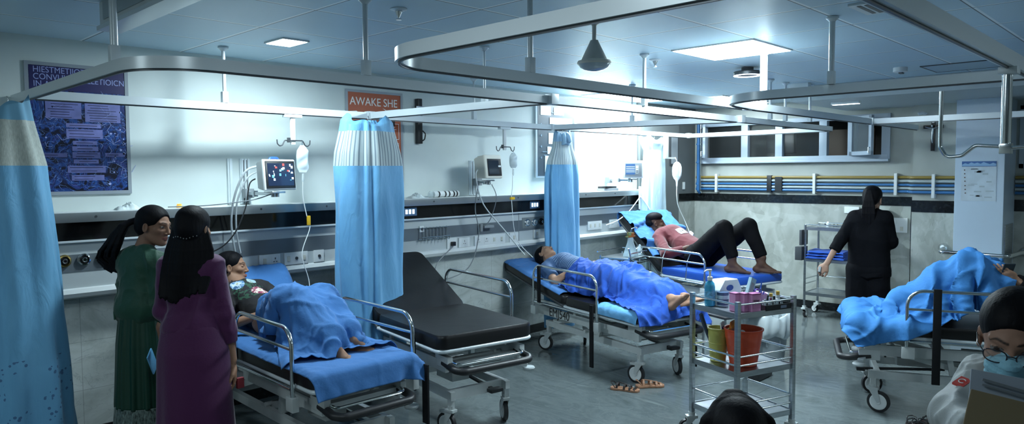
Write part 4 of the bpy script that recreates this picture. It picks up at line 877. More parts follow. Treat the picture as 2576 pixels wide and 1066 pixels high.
def bed(x, y, deg, w_, top, label, hinge=.95, backlen=.80, backang=30, matt=vinyl, backmat=None, mth=.075, rails=(), straps=(), castors=((-.24, .10), (.20, .10), (-.24, 1.42), (.20, 1.42)), bar=True, seatlen=None, basex=-.02, motto=None, framem=greym, fullbase=True, barz=.20):
    r = empty('hospital_trolley_bed', (x, y, 0), label, 'hospital bed', rz=-R(deg), group='wheeled hospital beds')
    dz = top-mth                                     # top of the deck
    MB_ = rounded_slab(w_, hinge+.01, mth, .07, z0=dz, edge=.026); MB_.build('mattress', matt, r)
    BM = Matrix.Translation((0, hinge, dz)) @ Matrix.Rotation(R(backang), 4, 'X')
    rounded_slab(w_, backlen, mth, .06, M=BM, edge=.026).build('backrest', backmat or matt, r)
    # deck frame: tube rectangle + backrest frame
    dk = MB(); hw = w_/2-.012; zt = dz-.016
    dk.tube([(-hw, hinge, zt), (-hw, .012, zt), (hw, .012, zt), (hw, hinge, zt)], .0135, 10, fil=.05)
    for yy in (.3, .62, hinge): dk.bar((-hw, yy, zt), (hw, yy, zt), .03, .02)
    dk.build('deck_frame', alu, r)
    bk = MB(); q_ = lambda a, b_, c_: BM @ V(a, b_, c_)
    bk.tube([q_(-hw, 0, -.016), q_(-hw, backlen-.03, -.016), q_(hw, backlen-.03, -.016), q_(hw, 0, -.016)], .012, 10, fil=.05)
    bk.bar(q_(-hw, backlen*.5, -.016), q_(hw, backlen*.5, -.016), .03, .02); bk.build('backrest_frame', darkg, r)
    st = MB(); e = q_(.0, backlen*.55, -.03); st.cyl((0, hinge+.12, dz-.15), e, .012); st.cyl((0, hinge+.12, dz-.15), (0, hinge+.3, dz-.02) if backang < 20 else (e+V(0, -.12, -.14)), .018); st.build('gas_strut', steel, r)
    # upper chassis beams
    uz = dz-.13; ux = w_/2-.09; y1 = 1.62
    up = MB()
    for s_ in (-1, 1): up.bar((s_*ux, .06, uz), (s_*ux, y1, uz), .028, .075)
    for yy in (.09, .55, 1.15, y1-.03): up.bar((-ux, yy, uz), (ux, yy, uz), .05, .04)
    for s_ in (-1, 1):
        for yy in (.18, hinge-.06): up.bar((s_*ux, yy, uz+.03), (s_*ux, yy, dz-.03), .035, .02)
    up.bar((-ux, y1, uz+.09), (-ux, hinge, uz+.09), .02, .02).bar((ux, y1, uz+.09), (ux, hinge, uz+.09), .02, .02)
    up.build('upper_chassis', framem, r)
    mech = MB()       # lifting linkage
    lz = .30
    for s_ in (-1, 1):
        xx = s_*(ux-.06)+basex*.5
        mech.bar((xx, .25, uz-.02), (xx, .80, lz), .02, .04).bar((xx, .95, uz-.02), (xx, 1.35, lz), .02, .04)
        mech.bar((xx+s_*.025, .60, uz-.03), (xx+s_*.025, .62, lz), .035, .035)
    mech.cyl((-ux, .80, lz+.01), (ux, .80, lz+.01), .014).cyl((-ux, .27, uz-.02), (ux, .27, uz-.02), .014)
    mech.cyl((basex, .45, lz+.02), (basex, .95, uz-.03), .020, 12).cyl((basex, .72, lz+.13), (basex, 1.0, uz-.03), .012, 10)
    mech.box(basex-.09, basex+.05, .30, .52, lz-.01, lz+.05, bev=.006); mech.build('lift_mechanism', greym, r)
    pd_ = MB(); pd_.bar((basex+.10, .06, .26), (basex+.10, .60, .30), .025, .015).box(basex+.05, basex+.15, .02, .08, .25, .275, bev=.008)
    pd_.bar((-ux*.8, .20, uz-.06), (ux*.8, .20, uz-.06), .012, .012); pd_.build('foot_pedal', blackp, r)
    # base chassis
    bs = MB(); bz = .27; cxs = sorted(set(c[0] for c in castors)); xa, xb = cxs[0], cxs[-1]; ya = castors[0][1]; yb = castors[-1][1]
    for xx in (xa, xb): bs.bar((xx, ya-.03, bz), (xx, yb+.03, bz), .035, .055)
    bs.bar((xa, ya+.03, bz-.005), (xb, ya+.03, bz-.005), .03, .07).bar((xa, yb, bz), (xb, yb, bz), .03, .055).bar((xa, (ya+yb)/2, bz), (xb, (ya+yb)/2, bz), .03, .05)
    for cx, cy in castors: bs.bar((cx, cy, .165), (cx, cy, .30), .036, .036, up=(0, 1, 0))
    bs.build('base_chassis', framem, r)
    for i, (cx, cy) in enumerate(castors): castor(r, cx, cy, turn=[.3, -.35, .5, -.6][i % 4], lock=i % 2 == 0)
    if bar:      # padded push bar at the foot
        zb = dz-barz; q = MB().tube([(-ux, .10, zb+.02), (-ux-.005, -.05, zb), (-ux+.03, -.10, zb-.005), (ux-.03, -.10, zb-.005), (ux+.005, -.05, zb), (ux, .10, zb+.02)], .024, 14, fil=.05)
        q.build('padded_push_bar', blackr, r)
        MB().tube([(-ux, .08, zb+.045), (-ux+.03, -.03, zb+.03), (ux-.03, -.03, zb+.03), (ux, .08, zb+.045)], .008, 8, fil=.03).build('push_bar_rod', chrome, r)
        for s_ in (-1, 1): MB().box(s_*ux-.02, s_*ux+.02, .02, .16, zb-.005, zb+.07, bev=.004).build('bar_bracket', framem, r)
        bd = MB().bar((ux-.005, .06, dz-.19), (ux+.045, .03, dz-.215), .04, .03).lathe([(.001, -.016), (.040, -.012), (.045, 0), (.040, .008), (.001, .012)], (ux+.055, .02, dz-.23), 20).build('corner_bumper', mat('pale_bumper_plastic', (.50, .55, .56), .3), r)
    # side rails
    for (sd, y0, y1_, h0, h1, flip, arcs) in rails:      # side, from y0 (foot end) to y1, heights over the deck
        xx = sd*(w_/2+.022); zb = dz-.10; zt_ = top+h1; zm = top+h0
        q = MB(); q.tube([(xx, y0, zb-.02), (xx, y0, zt_), (xx, y1_, zt_+flip), (xx, y1_, zb+.02)], .0125, 12, fil=.11, fn=9).build('side_rail', chrome, r)
        q = MB(); q.tube([(xx, y0, zm), (xx, y1_, zm+flip*.6)], .0095, 10)
        q.tube([(xx, y0+.02, dz-.03), (xx, y1_-.02, dz-.03)], .010, 10)
        if arcs:
            for a_ in np.linspace(y0+.2, y1_-.15, arcs): q.tube([(xx, a_, zt_), (xx, a_+.05, zm), (xx, a_+.07, dz-.03)], .005, 8, fil=.1)
        q.build('rail_bars', chrome, r)
        MB().box(xx-.018, xx+.022, y0-.03, y0+.05, zb-.05, zb+.03, bev=.004).build('rail_latch', greym, r); MB().box(xx-.018, xx+.022, y1_-.05, y1_+.03, zb-.05, zb+.03, bev=.004).build('rail_latch', greym, r)
    for (sd, yy, z0, z1, w2) in straps:
        xx = sd*(w_/2+.042); MB().box(xx-.007, xx+.007, yy-w2/2, yy+w2/2, z0, z1, bev=.003).build('strap', blackf, r)
    if motto: text('lettering', motto, .115, bink, r, frame((-ux-.0155, 1.34, uz-.032), (0, -1, 0), (0, 0, 1), (-1, 0, 0)), .0008, .95)
    b = Bed(); b.r = r; b.x, b.y, b.a, b.w, b.top, b.hinge, b.backlen, b.backang, b.mth, b.dz = x, y, -R(deg), w_, top, hinge, backlen, backang, mth, dz
    b.M = Matrix.Translation((x, y, 0)) @ Matrix.Rotation(-R(deg), 4, 'Z'); b.BM = BM
    return b
plasticblue = mat('glossy_royal_blue_vinyl', (.02, .10, .50), .4)
bed1 = bed(2.29, 3.38, 2, .68, .66, 'trolley bed of the patient in the flowered black top, blue sheet over foot end', hinge=1.34, backlen=.60, backang=44, barz=.14,
           rails=[(-1, .20, .95, .12, .235, 0, 0), (1, .08, .95, .12, .235, 0, 0)], straps=[(1, -.02, .24, .60, .055)])
bed2 = bed(3.28, 3.43, 10, .76, .70, 'empty trolley bed with bare black mattress and raised back', hinge=.93, backlen=.84, backang=26, mth=.09, barz=.13,
           rails=[(1, .30, 1.25, .13, .245, 0, 0)], straps=[(-1, .28, .30, .68, .055)])
bed3 = bed(5.11, 3.17, 14, .74, .60, 'trolley bed of the patient in blue shirt, marked EMJ540 on its side', hinge=1.0, backlen=1.12, backang=12,
           rails=[(-1, .48, 1.46, .13, .25, 0, 0), (1, .55, 1.45, .10, .20, 0, 0)], straps=[(-1, .53, .06, .60, .045), (-1, 1.34, .50, .85, .045), (1, .12, .04, .42, .03)], motto='EMJ540', barz=.10)
bed4 = bed(6.80, 3.20, 15, .74, .70, 'trolley bed with royal blue mattress carrying the red-shirted patient', hinge=1.04, backlen=.95, backang=38, matt=plasticblue, backmat=vinyl,
           rails=[(-1, .36, 1.45, .10, .20, 0, 3), (1, .30, 1.3, .10, .18, 0, 0)], bar=False)
bed5 = bed(5.68, 1.93, 157, .74, .66, 'trolley bed at right under a tented blue blanket', hinge=1.25, backlen=.65, backang=25,
           rails=[(1, .31, 1.5, .12, .25, 0, 0)], straps=[(1, .49, .27, .93, .05)], castors=((-.20, .12), (.26, .12), (-.20, 1.45), (.26, 1.45)))
q = MB(); ux5 = .74/2-.09
for y_ in (.95, 1.05, 1.14, 1.23): q.box(ux5+.0135, ux5+.016, y_, y_+.04, .66-.075-.145, .66-.075-.115)
q.build('warning_labels', mat('printed_label', (.30, .14, .10), .5, noise=(40, .6, U1)), bed5.r, smooth=False)

# ---------------------------------------------------------------- steel trolley in front (nearest the camera)
def trolley(name, x, y, deg, w_, d_, H_, label, shelves, rim, legr=.014, square=True, m=steel, castr=.045, rails2=True):
    r = empty(name, (x, y, 0), label, 'trolley', rz=R(deg))
    for i, (a, b2) in enumerate(((0, 0), (1, 0), (1, 1), (0, 1))):
        px, py = (a-.5)*w_, (b2-.5)*d_
        (MB().box(px-legr, px+legr, py-legr, py+legr, castr*2+.03, H_, bev=.004) if square else MB().cyl((px, py, castr*2+.03), (px, py, H_), legr, 14)).build('leg', m, r)
        c = castor(r, px, py, castr, turn=.4*i)
    for z in shelves:
        q = MB().box(-w_/2, w_/2, -d_/2, d_/2, z-.006, z)
        for (x0, x1, y0, y1) in ((-w_/2, w_/2, -d_/2-.004, -d_/2+.004), (-w_/2, w_/2, d_/2-.004, d_/2+.004), (-w_/2-.004, -w_/2+.004, -d_/2, d_/2), (w_/2-.004, w_/2+.004, -d_/2, d_/2)): q.box(x0, x1, y0, y1, z-.03, z+.006)
        q.build('shelf', m, r, smooth=False)
    for z, sides in rim:
        q = MB()
        for s_ in sides:
            a, b2 = {'f': ((-1, -1), (1, -1)), 'b': ((-1, 1), (1, 1)), 'l': ((-1, -1), (-1, 1)), 'r': ((1, -1), (1, 1))}[s_]
            q.cyl((a[0]*w_/2, a[1]*d_/2, z), (b2[0]*w_/2, b2[1]*d_/2, z), .007, 10)
        q.build('guard_rail', chrome, r)
    return r
# corners: near (4.08,2.057), right (4.53,1.915), left (4.305,2.457); u = near->right, v = near->left
cu = math.degrees(math.atan2(1.90-2.057, 4.54-4.08)); cx, cy = 4.08+.235*math.cos(R(cu))-.205*math.sin(R(cu)), 2.057+.235*math.sin(R(cu))+.205*math.cos(R(cu))
tr1 = trolley('steel_trolley', cx, cy, cu, .475, .41, .945, 'three-tier stainless steel trolley full of supplies in the centre front', (.865, .50, .20), ((.925, 'fblr'), (.60, 'fblr'), (.545, 'fl'), (.30, 'fblr'), (.25, 'f')))
T1 = Matrix.Translation((cx, cy, 0)) @ Matrix.Rotation(R(cu), 4, 'Z')
def onT1(u, v, z): return T1 @ V(u, v, z)
def rz1(extra=0): return R(cu+extra)
# supplies on top; u runs to the right post, v to the far-left post
p_ = onT1(-.185, .10, .866)
r = empty('pump_bottle', p_, 'pump bottle of bright blue hand sanitiser on the steel trolley', 'bottle')
MB().lathe([(.001, 0), (.031, .002), (.034, .01), (.034, .125), (.028, .15), (.014, .165), (.014, .175)], n=24).build('bottle', mat('clear_blue_bottle', (.04, .34, .55), .08, spec=.8), r)
MB().lathe([(.001, .004), (.030, .005), (.031, .012), (.031, .105), (.001, .105)], n=24).build('blue_gel', mat('blue_gel', (.01, .30, .55), .1, spec=.7, emit=0), r)
MB().lathe([(.016, .168), (.017, .19), (.008, .195), (.007, .225), (.012, .228), (.012, .24), (.002, .242)], n=16).tube([(0, 0, .235), (-.02, .01, .236), (-.04, .02, .226)], [.007, .006, .004], 8).build('pump', whitep, r)
MB().lathe([(.0345, .05), (.0345, .10)], n=24, cap=False).build('label', mat('bottle_label_blue', (.10, .32, .50), .5, noise=(60, .5, U1)), r)
r = empty('supply_jar', onT1(-.12, .05, .866), 'small jar with navy label beside the sanitiser bottle', 'jar')
MB().lathe([(.001, 0), (.036, .002), (.037, .01), (.037, .072), (.034, .078)], n=24).build('jar', mat('pale_blue_jar', (.35, .50, .58), .2), r)
MB().lathe([(.0375, .012), (.0375, .05)], n=24, cap=False).build('label', mat('navy_label', (.03, .06, .14), .5, noise=(50, .5, U1)), r); MB().lathe([(.036, .074), (.038, .076), (.038, .094), (.001, .096)], n=24).build('lid', mat('navy_lid', (.05, .10, .20), .4), r)
pinkm = mat('pink_carton', (.62, .27, .48), .5, noise=(12, .07, U1)); pinkd = mat('dark_pink_print', (.36, .10, .26), .5)
for i, (u, v, w2, ex, lb) in enumerate(((-.160, -.10, .046, 0, 'leftmost of the three pink cartons on the steel trolley'), (-.122, -.135, .046, 3, 'middle pink carton on the steel trolley'), (-.072, -.168, .072, 0, 'front pink carton with small print, open top'))):
    r = empty('pink_carton', onT1(u, v, .866), lb, 'carton', rz=rz1(ex), group='pink cartons'); h_ = .112
    q = MB(); q.box(-w2/2, w2/2, -.026, .026, 0, h_, bev=.002).build('box', pinkm, r)
    MB().box(-w2/2+.004, w2/2-.004, -.028, -.0262, .02, .06).build('print_panel', mat('pink_print', (.50, .20, .38), .5), r, smooth=False)
    MB().box(-w2/2-.001, w2/2+.001, -.0275, .0275, h_-.006, h_+.003).build('carton_rim', pinkd, r)
text('lettering', 'Nirbeer', .017, bink, r, frame((-.028, -.0290, .066), (1, 0, 0), (0, 0, 1), (0, -1, 0)), .0003, .95)
r = empty('tissue_carrier', onT1(-.035, .13, .866), 'white plastic carrier with oval handle hole behind the pink cartons', 'carrier', rz=rz1(12))
q = MB(); prof_ = [(-.13, 0), (.12, 0), (.13, .09), (.085, .16), (-.06, .165), (-.12, .10)]; vs = [(x, y, z) for y in (-.05, .05) for x, z in prof_]
q.add(vs, [tuple(range(6)), tuple(range(11, 5, -1))]+[(i, (i+1) % 6, 6+(i+1) % 6, 6+i) for i in range(6)]); q.build('body', whitep, r, bev=.010)
MB().lathe([(.028, 0), (.028, .004), (.001, .004)], M=Matrix.Translation((-.01, -.0505, .11)) @ Matrix.Diagonal((1.3, 1, .7, 1)) @ Matrix.Rotation(R(90), 4, 'X'), n=20).build('handle_hole', mat('hole_blue', (.02, .07, .30), .6), r)
r = empty('upright_pack', onT1(-.045, -.07, .868), 'tilted silver-and-blue packet sticking up out of the cartons', 'packet', rz=rz1(10))
MB().box(-.028, .028, -.012, .012, 0, .20, Matrix.Rotation(R(24), 4, 'Y'), bev=.004).build('pack', mat('silver_blue_pack', (.35, .55, .62), .3), r); MB().box(-.016, .016, -.0135, -.0122, .05, .17, Matrix.Rotation(R(24), 4, 'Y')).build('window', mat('pack_grey', (.30, .36, .38), .3), r, smooth=False)
r = empty('supply_basket', onT1(.07, -.05, .866), 'open pink supply tub with scissors and pens', 'tub', rz=rz1())
MB().lathe([(.001, .0), (.058, .001), (.070, .085), (.074, .088), (.068, .084), (.055, .006), (.001, .005)], n=24).build('tub', mat('mauve_plastic', (.50, .30, .52), .4), r)
q = MB()
for i in range(7): a = i*.9; q.cyl((.02*math.cos(a), .02*math.sin(a), .01), (.05*math.cos(a), .05*math.sin(a), .10+.012*(i % 3)), .004, 7)
q.build('pens', mat('pen_blue', (.06, .12, .35), .4), r)
q = MB()
for s_ in (-1, 1): q.tube([(s_*.02+.018*math.cos(a), .01, .095+.014*math.sin(a)) for a in np.linspace(0, 2*PI, 13)], .0035, 6)
q.build('scissor_handles', mat('violet_plastic', (.22, .12, .45), .3), r); MB().cyl((.045, .01, .09), (.06, .01, .155), .004, 8).build('blue_pen', bluep, r)
r = empty('black_tray', onT1(.10, -.175, .866), 'low black plastic tray along the front edge of the steel trolley', 'tray', rz=rz1())
q = MB(); q.box(-.11, .115, -.035, .035, 0, .003)
for x0, x1, y0, y1 in ((-.11, .115, -.035, -.031), (-.11, .115, .031, .035), (-.11, -.106, -.035, .035), (.111, .115, -.035, .035)): q.box(x0, x1, y0, y1, 0, .034)
q.build('tray', blackp, r, smooth=False); MB().box(.02, .07, -.0365, -.0352, .008, .026).build('tray_label', mat('grey_label', (.16, .20, .28), .5), r, smooth=False)
random.seed(12)
vl = [((.85, .88, .88), whitep, 'white'), ((.12, .03, .12), mat('maroon_cap', (.10, .01, .05), .3), 'maroon'), ((.5, .5, .5), greyp, 'grey'), ((0, 0, 0), mat('mustard_cap', (.55, .36, .05), .4), 'mustard')]
for i, (u, v, h_, k, rr_, lb) in enumerate(((.01, -.17, .055, 0, .008, 'tiny white-capped vial at left end of black tray'), (.035, -.16, .06, 2, .008, 'tiny grey-capped vial second in the black tray'), (.06, -.175, .05, 0, .009, 'tiny white vial third in the black tray'),
        (.085, -.16, .065, 1, .009, 'maroon-capped vial in the middle of the black tray'), (.11, -.175, .05, 2, .009, 'grey-capped vial right of the maroon one'), (.135, -.165, .055, 0, .010, 'white vial before the mustard-capped bottles'), (.150, -.10, .080, 3, .013, 'mustard-capped bottle, left of two'), (.190, -.12, .095, 3, .014, 'mustard-capped bottle, tallest at the right corner'), (.165, -.175, .045, 2, .009, 'short grey vial at right end of black tray'))):
    r = empty('vial', onT1(u, v, .870), lb, 'bottle', group='vials on the steel trolley')
    MB().lathe([(.001, 0), (rr_, .001), (rr_, h_*.68), (rr_*.6, h_*.76)], n=14).build('glass_body', mat('vial_glass', (.45, .52, .55), .15), r); MB().lathe([(rr_*.8, h_*.74), (rr_*.85, h_), (.001, h_+.001)], n=14).build('cap', vl[k][1], r)
# middle shelf: two buckets
def bucket(u, v, z, r0, r1, h_, m, label, name='bucket', liner=False):
    r = empty(name, onT1(u, v, z), label, 'bucket'); t = .004
    MB().lathe([(.001, 0), (r0, .001), (r0*.2+r1*.8, h_*.72), (r0*.2+r1*.8+.003, h_*.74), (r1, h_-.01), (r1+.007, h_-.008), (r1+.007, h_), (r1-t, h_), (r0-t, .006), (.001, .006)], n=40).build('shell', m, r)
    q = MB()
    for zz, g in ((.35, .003), (.55, .003)): rr_ = r0+(r1-r0)*zz; q.lathe([(rr_, h_*zz-.004), (rr_+g, h_*zz), (rr_, h_*zz+.004)], n=40, cap=False)
    q.build('moulded_ring', m, r); return r
redp = mat('orange_red_plastic', (.62, .075, .025), .35, noise=(4, .12, U1)); ylp = mat('olive_yellow_plastic', (.50, .48, .12), .4)
bk1 = bucket(-.045, -.06, .501, .085, .118, .235, redp, 'orange-red plastic bucket on the middle shelf of the steel trolley')
bk2 = bucket(-.125, .085, .501, .050, .066, .22, ylp, 'olive yellow bin half hidden behind the orange bucket', 'waste_bin')
r = empty('gauze_heap', onT1(-.045, -.06, .66), 'white crumpled gauze inside the orange bucket', 'gauze')
q = MB()
for i in range(14):
    a = random.uniform(0, 6.28); d = random.uniform(0, .07); q.lathe([(.002, -.018), (.02, -.01), (.024, .004), (.012, .016), (.002, .02)], (d*math.cos(a), d*math.sin(a), .015+random.uniform(-.01, .015)), 8)
q.build('crumple', mat('white_gauze', (.60, .64, .68), .8), r)
for i, (u, v, m, lb) in enumerate(((-.12, -.03, mat('orange_scissor_plastic', (.75, .22, .02), .35), 'orange-handled scissors standing in the orange bucket'), (-.085, -.01, mat('amber_scissor_plastic', (.70, .30, .03), .35), 'amber-handled scissors beside the orange pair'))):
    r = empty('scissors', onT1(u, v, .62), lb, 'scissors', rz=rz1(30), group='scissors in the orange bucket'); q = MB()
    for s_ in (-1, 1): q.tube([(s_*.014+.014*math.cos(a)*1.0, 0, .135+.024*math.sin(a)) for a in np.linspace(0, 2*PI, 15)], .004, 7)
    q.build('finger_rings', m, r); MB().bar((0, 0, 0), (0, 0, .115), .012, .003).build('blades', steel, r)
r = empty('tool_handle', onT1(-.14, .09, .60), 'dark blue brush handle leaning out of the yellow bin', 'brush'); MB().tube([(0, .03, 0), (-.05, .06, .15), (-.07, .07, .21)], [.010, .014, .013], 10).build('handle', mat('dark_navy_plastic', (.03, .05, .09), .3), r)
r = empty('syringe_packet', onT1(-.115, .04, .62), 'white-and-blue packet standing in the buckets', 'packet'); MB().box(-.02, .02, -.004, .004, 0, .15, Matrix.Rotation(R(-12), 4, 'Y')).build('packet', whitep, r, smooth=False); MB().box(-.012, .012, -.0055, -.0042, .07, .12, Matrix.Rotation(R(-12), 4, 'Y')).build('blue_print', bluep, r, smooth=False)
# brown tray and pouch behind (on the stand between bed three and trolley)
# ---------------------------------------------------------------- bins on the floor behind the trolley
r = empty('waste_bin', (6.22, 2.86, 0), 'grey floor bin with a white plastic liner folded over, behind the trolley', 'bin')
MB().lathe([(.001, 0), (.15, .002), (.185, .36), (.190, .42), (.182, .42), (.145, .01), (.001, .01)], n=36).build('shell', mat('translucent_grey_bin', (.27, .32, .34), .35), r)
P = np.zeros((14, 73, 3)); prf = [(.165, .30), (.185, .26), (.205, .27), (.222, .31), (.228, .36), (.222, .42), (.212, .455), (.200, .462), (.185, .455), (.180, .42), (.176, .36), (.17, .30), (.165, .24), (.16, .18)]
for i, (a, z) in enumerate(prf):
    for j, t in enumerate(np.linspace(0, 2*PI, 73)):
        k_ = 1+.04*math.sin(9*t+i*.5)+.03*math.sin(17*t-i*.7); P[i, j] = (a*k_*math.cos(t), a*k_*math.sin(t), z+.018*math.sin(5*t+i*.4)*(1 if i < 10 else 0))
MB().grid(P).build('liner', mat('white_film', (.62, .70, .72), .25, alpha=.8), r)
r = empty('waste_bin', (6.20, 3.32, 0), 'pale bin on the floor between blue-shirted patient and steel trolley', 'bin')
MB().lathe([(.001, 0), (.13, .002), (.16, .36), (.165, .42), (.155, .42), (.125, .01), (.001, .01)], n=32).build('shell', mat('pale_bin', (.50, .56, .56), .35), r)
MB().lathe([(.166, .40), (.170, .44), (.15, .47), (.001, .475)], n=32).build('lid', whitep, r)
r = empty('instrument_table', (5.87, 3.02, 0), 'low dark instrument table with brown box behind steel trolley', 'table', rz=R(-20))
MB().box(-.22, .22, -.16, .16, .47, .49, bev=.004).build('table_top', mat('dark_tray', (.04, .045, .05), .35), r)
for a, b2 in ((-1, -1), (1, -1), (1, 1), (-1, 1)): MB().cyl((a*.20, b2*.14, 0), (a*.20, b2*.14, .47), .010, 10).build('leg', steel, r)
tag(MB().box(5.73, 5.93, 2.93, 3.10, .4905, .60, bev=.004).build('brown_box', mat('brown_carton', (.22, .075, .025), .5)), 'reddish-brown box behind the steel trolley left post', 'box')
r = empty('satchel', (5.72, 2.72, 0), 'small black bag with strap lying on the floor behind trolley', 'bag')
MB().box(-.14, .14, -.09, .09, 0.0, .10, bev=.03).build('body', blackp, r); MB().tube([(-.12, 0, .09), (-.08, -.05, .16), (.08, -.05, .16), (.12, 0, .09)], .006, 8, fil=.05).build('strap', blackf, r)

# ---------------------------------------------------------------- far trolley by the back wall
tr2 = trolley('steel_trolley', 8.66, 3.12, -90, .62, .40, 1.10, 'tall stainless trolley against the back wall left of the nurse', (1.07, .70, .30), ((1.105, 'bf'), (.46, 'blr'), (.40, 'lr')), legr=.013, square=False)
r = empty('metal_box', (8.50, 3.45, .78), 'grey metal holder clipped on the side of the far trolley', 'holder', rz=R(0)); MB().box(-.09, .09, 0, .08, -.10, .06, bev=.005).box(-.09, .09, -.0, .03, .08, .26, bev=.005).build('body', darkg, r)
def folded_cloth(name, x, y, z, rz, w_, d_, h_, m, label, cat, seed, lay=3):
    r = empty(name, (x, y, z), label, cat, rz=rz); rg = np.random.default_rng(seed)
    for k in range(lay):
        n_, m_ = 22, 40; P = np.zeros((n_, m_, 3)); zz = k*h_/lay; hh = h_/lay*.98; ox, oy = rg.uniform(-.008, .008, 2)
        for i in range(n_):
            for j in range(m_):
                u = (i/(n_-1)-.5)*w_*(1-.03*k); t = 2*PI*j/(m_-1); c_ = math.copysign(abs(math.cos(t))**.35, math.cos(t)); s_ = math.copysign(abs(math.sin(t))**.8, math.sin(t))
                P[i, j] = (u+ox+.004*math.sin(5*t), oy+c_*d_/2*(1+.03*math.sin(u*30+k)), zz+hh/2+s_*hh/2+.004*math.sin(u*40+t*2+k))
        mb = MB().grid(P); nn = len(mb.v); mb.f.append(tuple(range(m_-1))); mb.f.append(tuple(range((n_-1)*m_, n_*m_-1))); mb.mi += [0, 0]
        mb.build('folded_layer', m, r)
    return r
folded_cloth('folded_linen', 8.60, 3.20, .702, R(95), .42, .34, .10, sheetd, 'stack of folded royal blue linen on the far trolley', 'linen', 4)
r = empty('instrument_tray', (8.58, 3.14, 1.0715), 'shiny tray with clamps on top of the far trolley', 'tray', rz=R(5)); MB().box(-.12, .12, -.14, .16, 0, .012, bev=.004).build('tray', steel, r)
q = MB(); random.seed(4)
for i in range(8): a = random.uniform(0, 3); x_, y_ = random.uniform(-.07, .07), random.uniform(-.10, .10); q.bar((x_, y_, .02), (x_+.05*math.cos(a), y_+.05*math.sin(a), .022+.02*(i % 3)), .012, .012)
q.build('instruments', chrome, r); MB().lathe([(.02, .012), (.022, .05), (.001, .052)], (.03, .08, 0), 12).build('bottle', whitep, r)
r = empty('sanitiser_dispenser', (8.88, 2.79, 1.075), 'white dispenser with pale cover partly hidden behind the nurse', 'dispenser'); MB().box(-.03, .17, -.11, .11, 0, .20, bev=.02).build('cover', whitep, r)

# suction trolley between the beds
r = empty('suction_trolley', (6.60, 4.68, 0), 'chrome-railed trolley with suction flask between second curtain and red-shirted patient', 'trolley', rz=R(6))
for a, b2 in ((-1, -1), (1, -1), (1, 1), (-1, 1)): MB().cyl((a*.24, b2*.18, 0.0), (a*.24, b2*.18, .82), .011, 10).build('leg', chrome, r)
for z in (.80, .48): MB().box(-.25, .25, -.19, .19, z-.012, z).build('shelf', steel, r, smooth=False)
q = MB()
for z in (.74, .62, .86): q.tube([(-.27, -.2, z), (.27, -.2, z), (.27, .2, z), (-.27, .2, z)], .008, 8, fil=.04)
q.tube([(-.29, -.2, .92), (-.24, -.2, .80), (-.1, -.2, .76), (.2, -.2, .76)], .009, 8, fil=.08); q.build('guard_rail', chrome, r)
r = empty('suction_flask', (6.58, 4.60, .801), 'conical glass suction flask with metal top on the chrome trolley', 'flask')
MB().lathe([(.001, 0), (.085, .002), (.088, .01), (.035, .16), (.03, .21), (.034, .215)], n=24).build('flask', mat('flask_glass', (.60, .72, .76), .05, alpha=.45, spec=.9), r); MB().lathe([(.001, .005), (.080, .006), (.068, .05), (.001, .05)], n=24).build('liquid', mat('clear_liquid', (.55, .68, .72), .05), r)
MB().box(-.07, .07, -.02, .02, .215, .232, bev=.003).box(-.03, .03, -.03, .03, .232, .27, bev=.004).build('metal_head', brass, r); MB().tube([(0, 0, .27), (.02, 0, .31), (.12, 0, .32), (.13, 0, .30)], .005, 8, fil=.02).build('spout', chrome, r)
r = empty('small_bottle', (6.76, 4.60, .801), 'small clear squeeze bottle right of the suction flask', 'bottle'); MB().lathe([(.001, 0), (.028, .002), (.03, .01), (.03, .07), (.012, .10), (.012, .12), (.001, .122)], n=18).build('bottle', mat('frosted_plastic', (.62, .74, .78), .2, alpha=.75), r)
# ---------------------------------------------------------------- sandals on the floor
tan_ = mat('tan_leather', (.33, .17, .10), .5, noise=(25, .3, U1)); dks = mat('dark_leather', (.03, .02, .02), .45)
def sandal(x, y, rz, m, ms, label, L_=.24, group=None, tilt=0):
    r = empty('sandal', (x, y, 0.002), label, 'sandal', rz=rz, group=group)
    out = [(0, 0), (.035, .01), (.042, .05), (.033, .10), (.040, .16), (.043, .20), (.030, .235), (0, .245)]; pts = [(a, b2) for a, b2 in out]+[(-a, b2) for a, b2 in reversed(out[1:-1])]
    n = len(pts); q = MB(); q.add([(a, b2*L_/.245, z) for z in (0, .018) for a, b2 in pts], [tuple(range(n)), tuple(range(2*n-1, n-1, -1))]+[(i, (i+1) % n, n+(i+1) % n, n+i) for i in range(n)])
    q.build('sole', m, r, bev=.004)
    q = MB()
    for yy, h_, s_ in ((.06, .06, .036), (.12, .055, .036), (.165, .045, .042), (.20, .032, .040)): q.tube([(-s_, yy, .012), (-s_*.8, yy, h_*.8), (0, yy+.008, h_), (s_*.8, yy, h_*.8), (s_, yy, .012)], 0, prof=[(-.008, -.0015), (.008, -.0015), (.008, .0015), (-.008, .0015)], fil=.02)
    q.tube([(-.034, .05, .015), (-.03, .02, .055), (0, .0, .06), (.03, .02, .055), (.034, .05, .015)], .004, 8, fil=.02); q.tube([(0, .20, .03), (.01, .12, .055), (-.01, .06, .06)], .004, 7)
    q.build('straps', ms, r); return r
sandal(4.62, 3.42, R(-160), tan_, mat('black_strap', (.015, .012, .012), .4), 'tan strappy sandal with black straps by the bed castor', group='tan sandals')
sandal(4.78, 3.29, R(-130), tan_, tan_, 'tan sandal lying nearer the trolley, straps tan', group='tan sandals')
sandal(5.38, 1.43, R(110), dks, blackp, 'black strappy sandal left of its pair under the right bed', group='black sandals'); sandal(5.56, 1.31, R(70), dks, blackp, 'black strappy sandal right of its pair, beside masked person', group='black sandals')
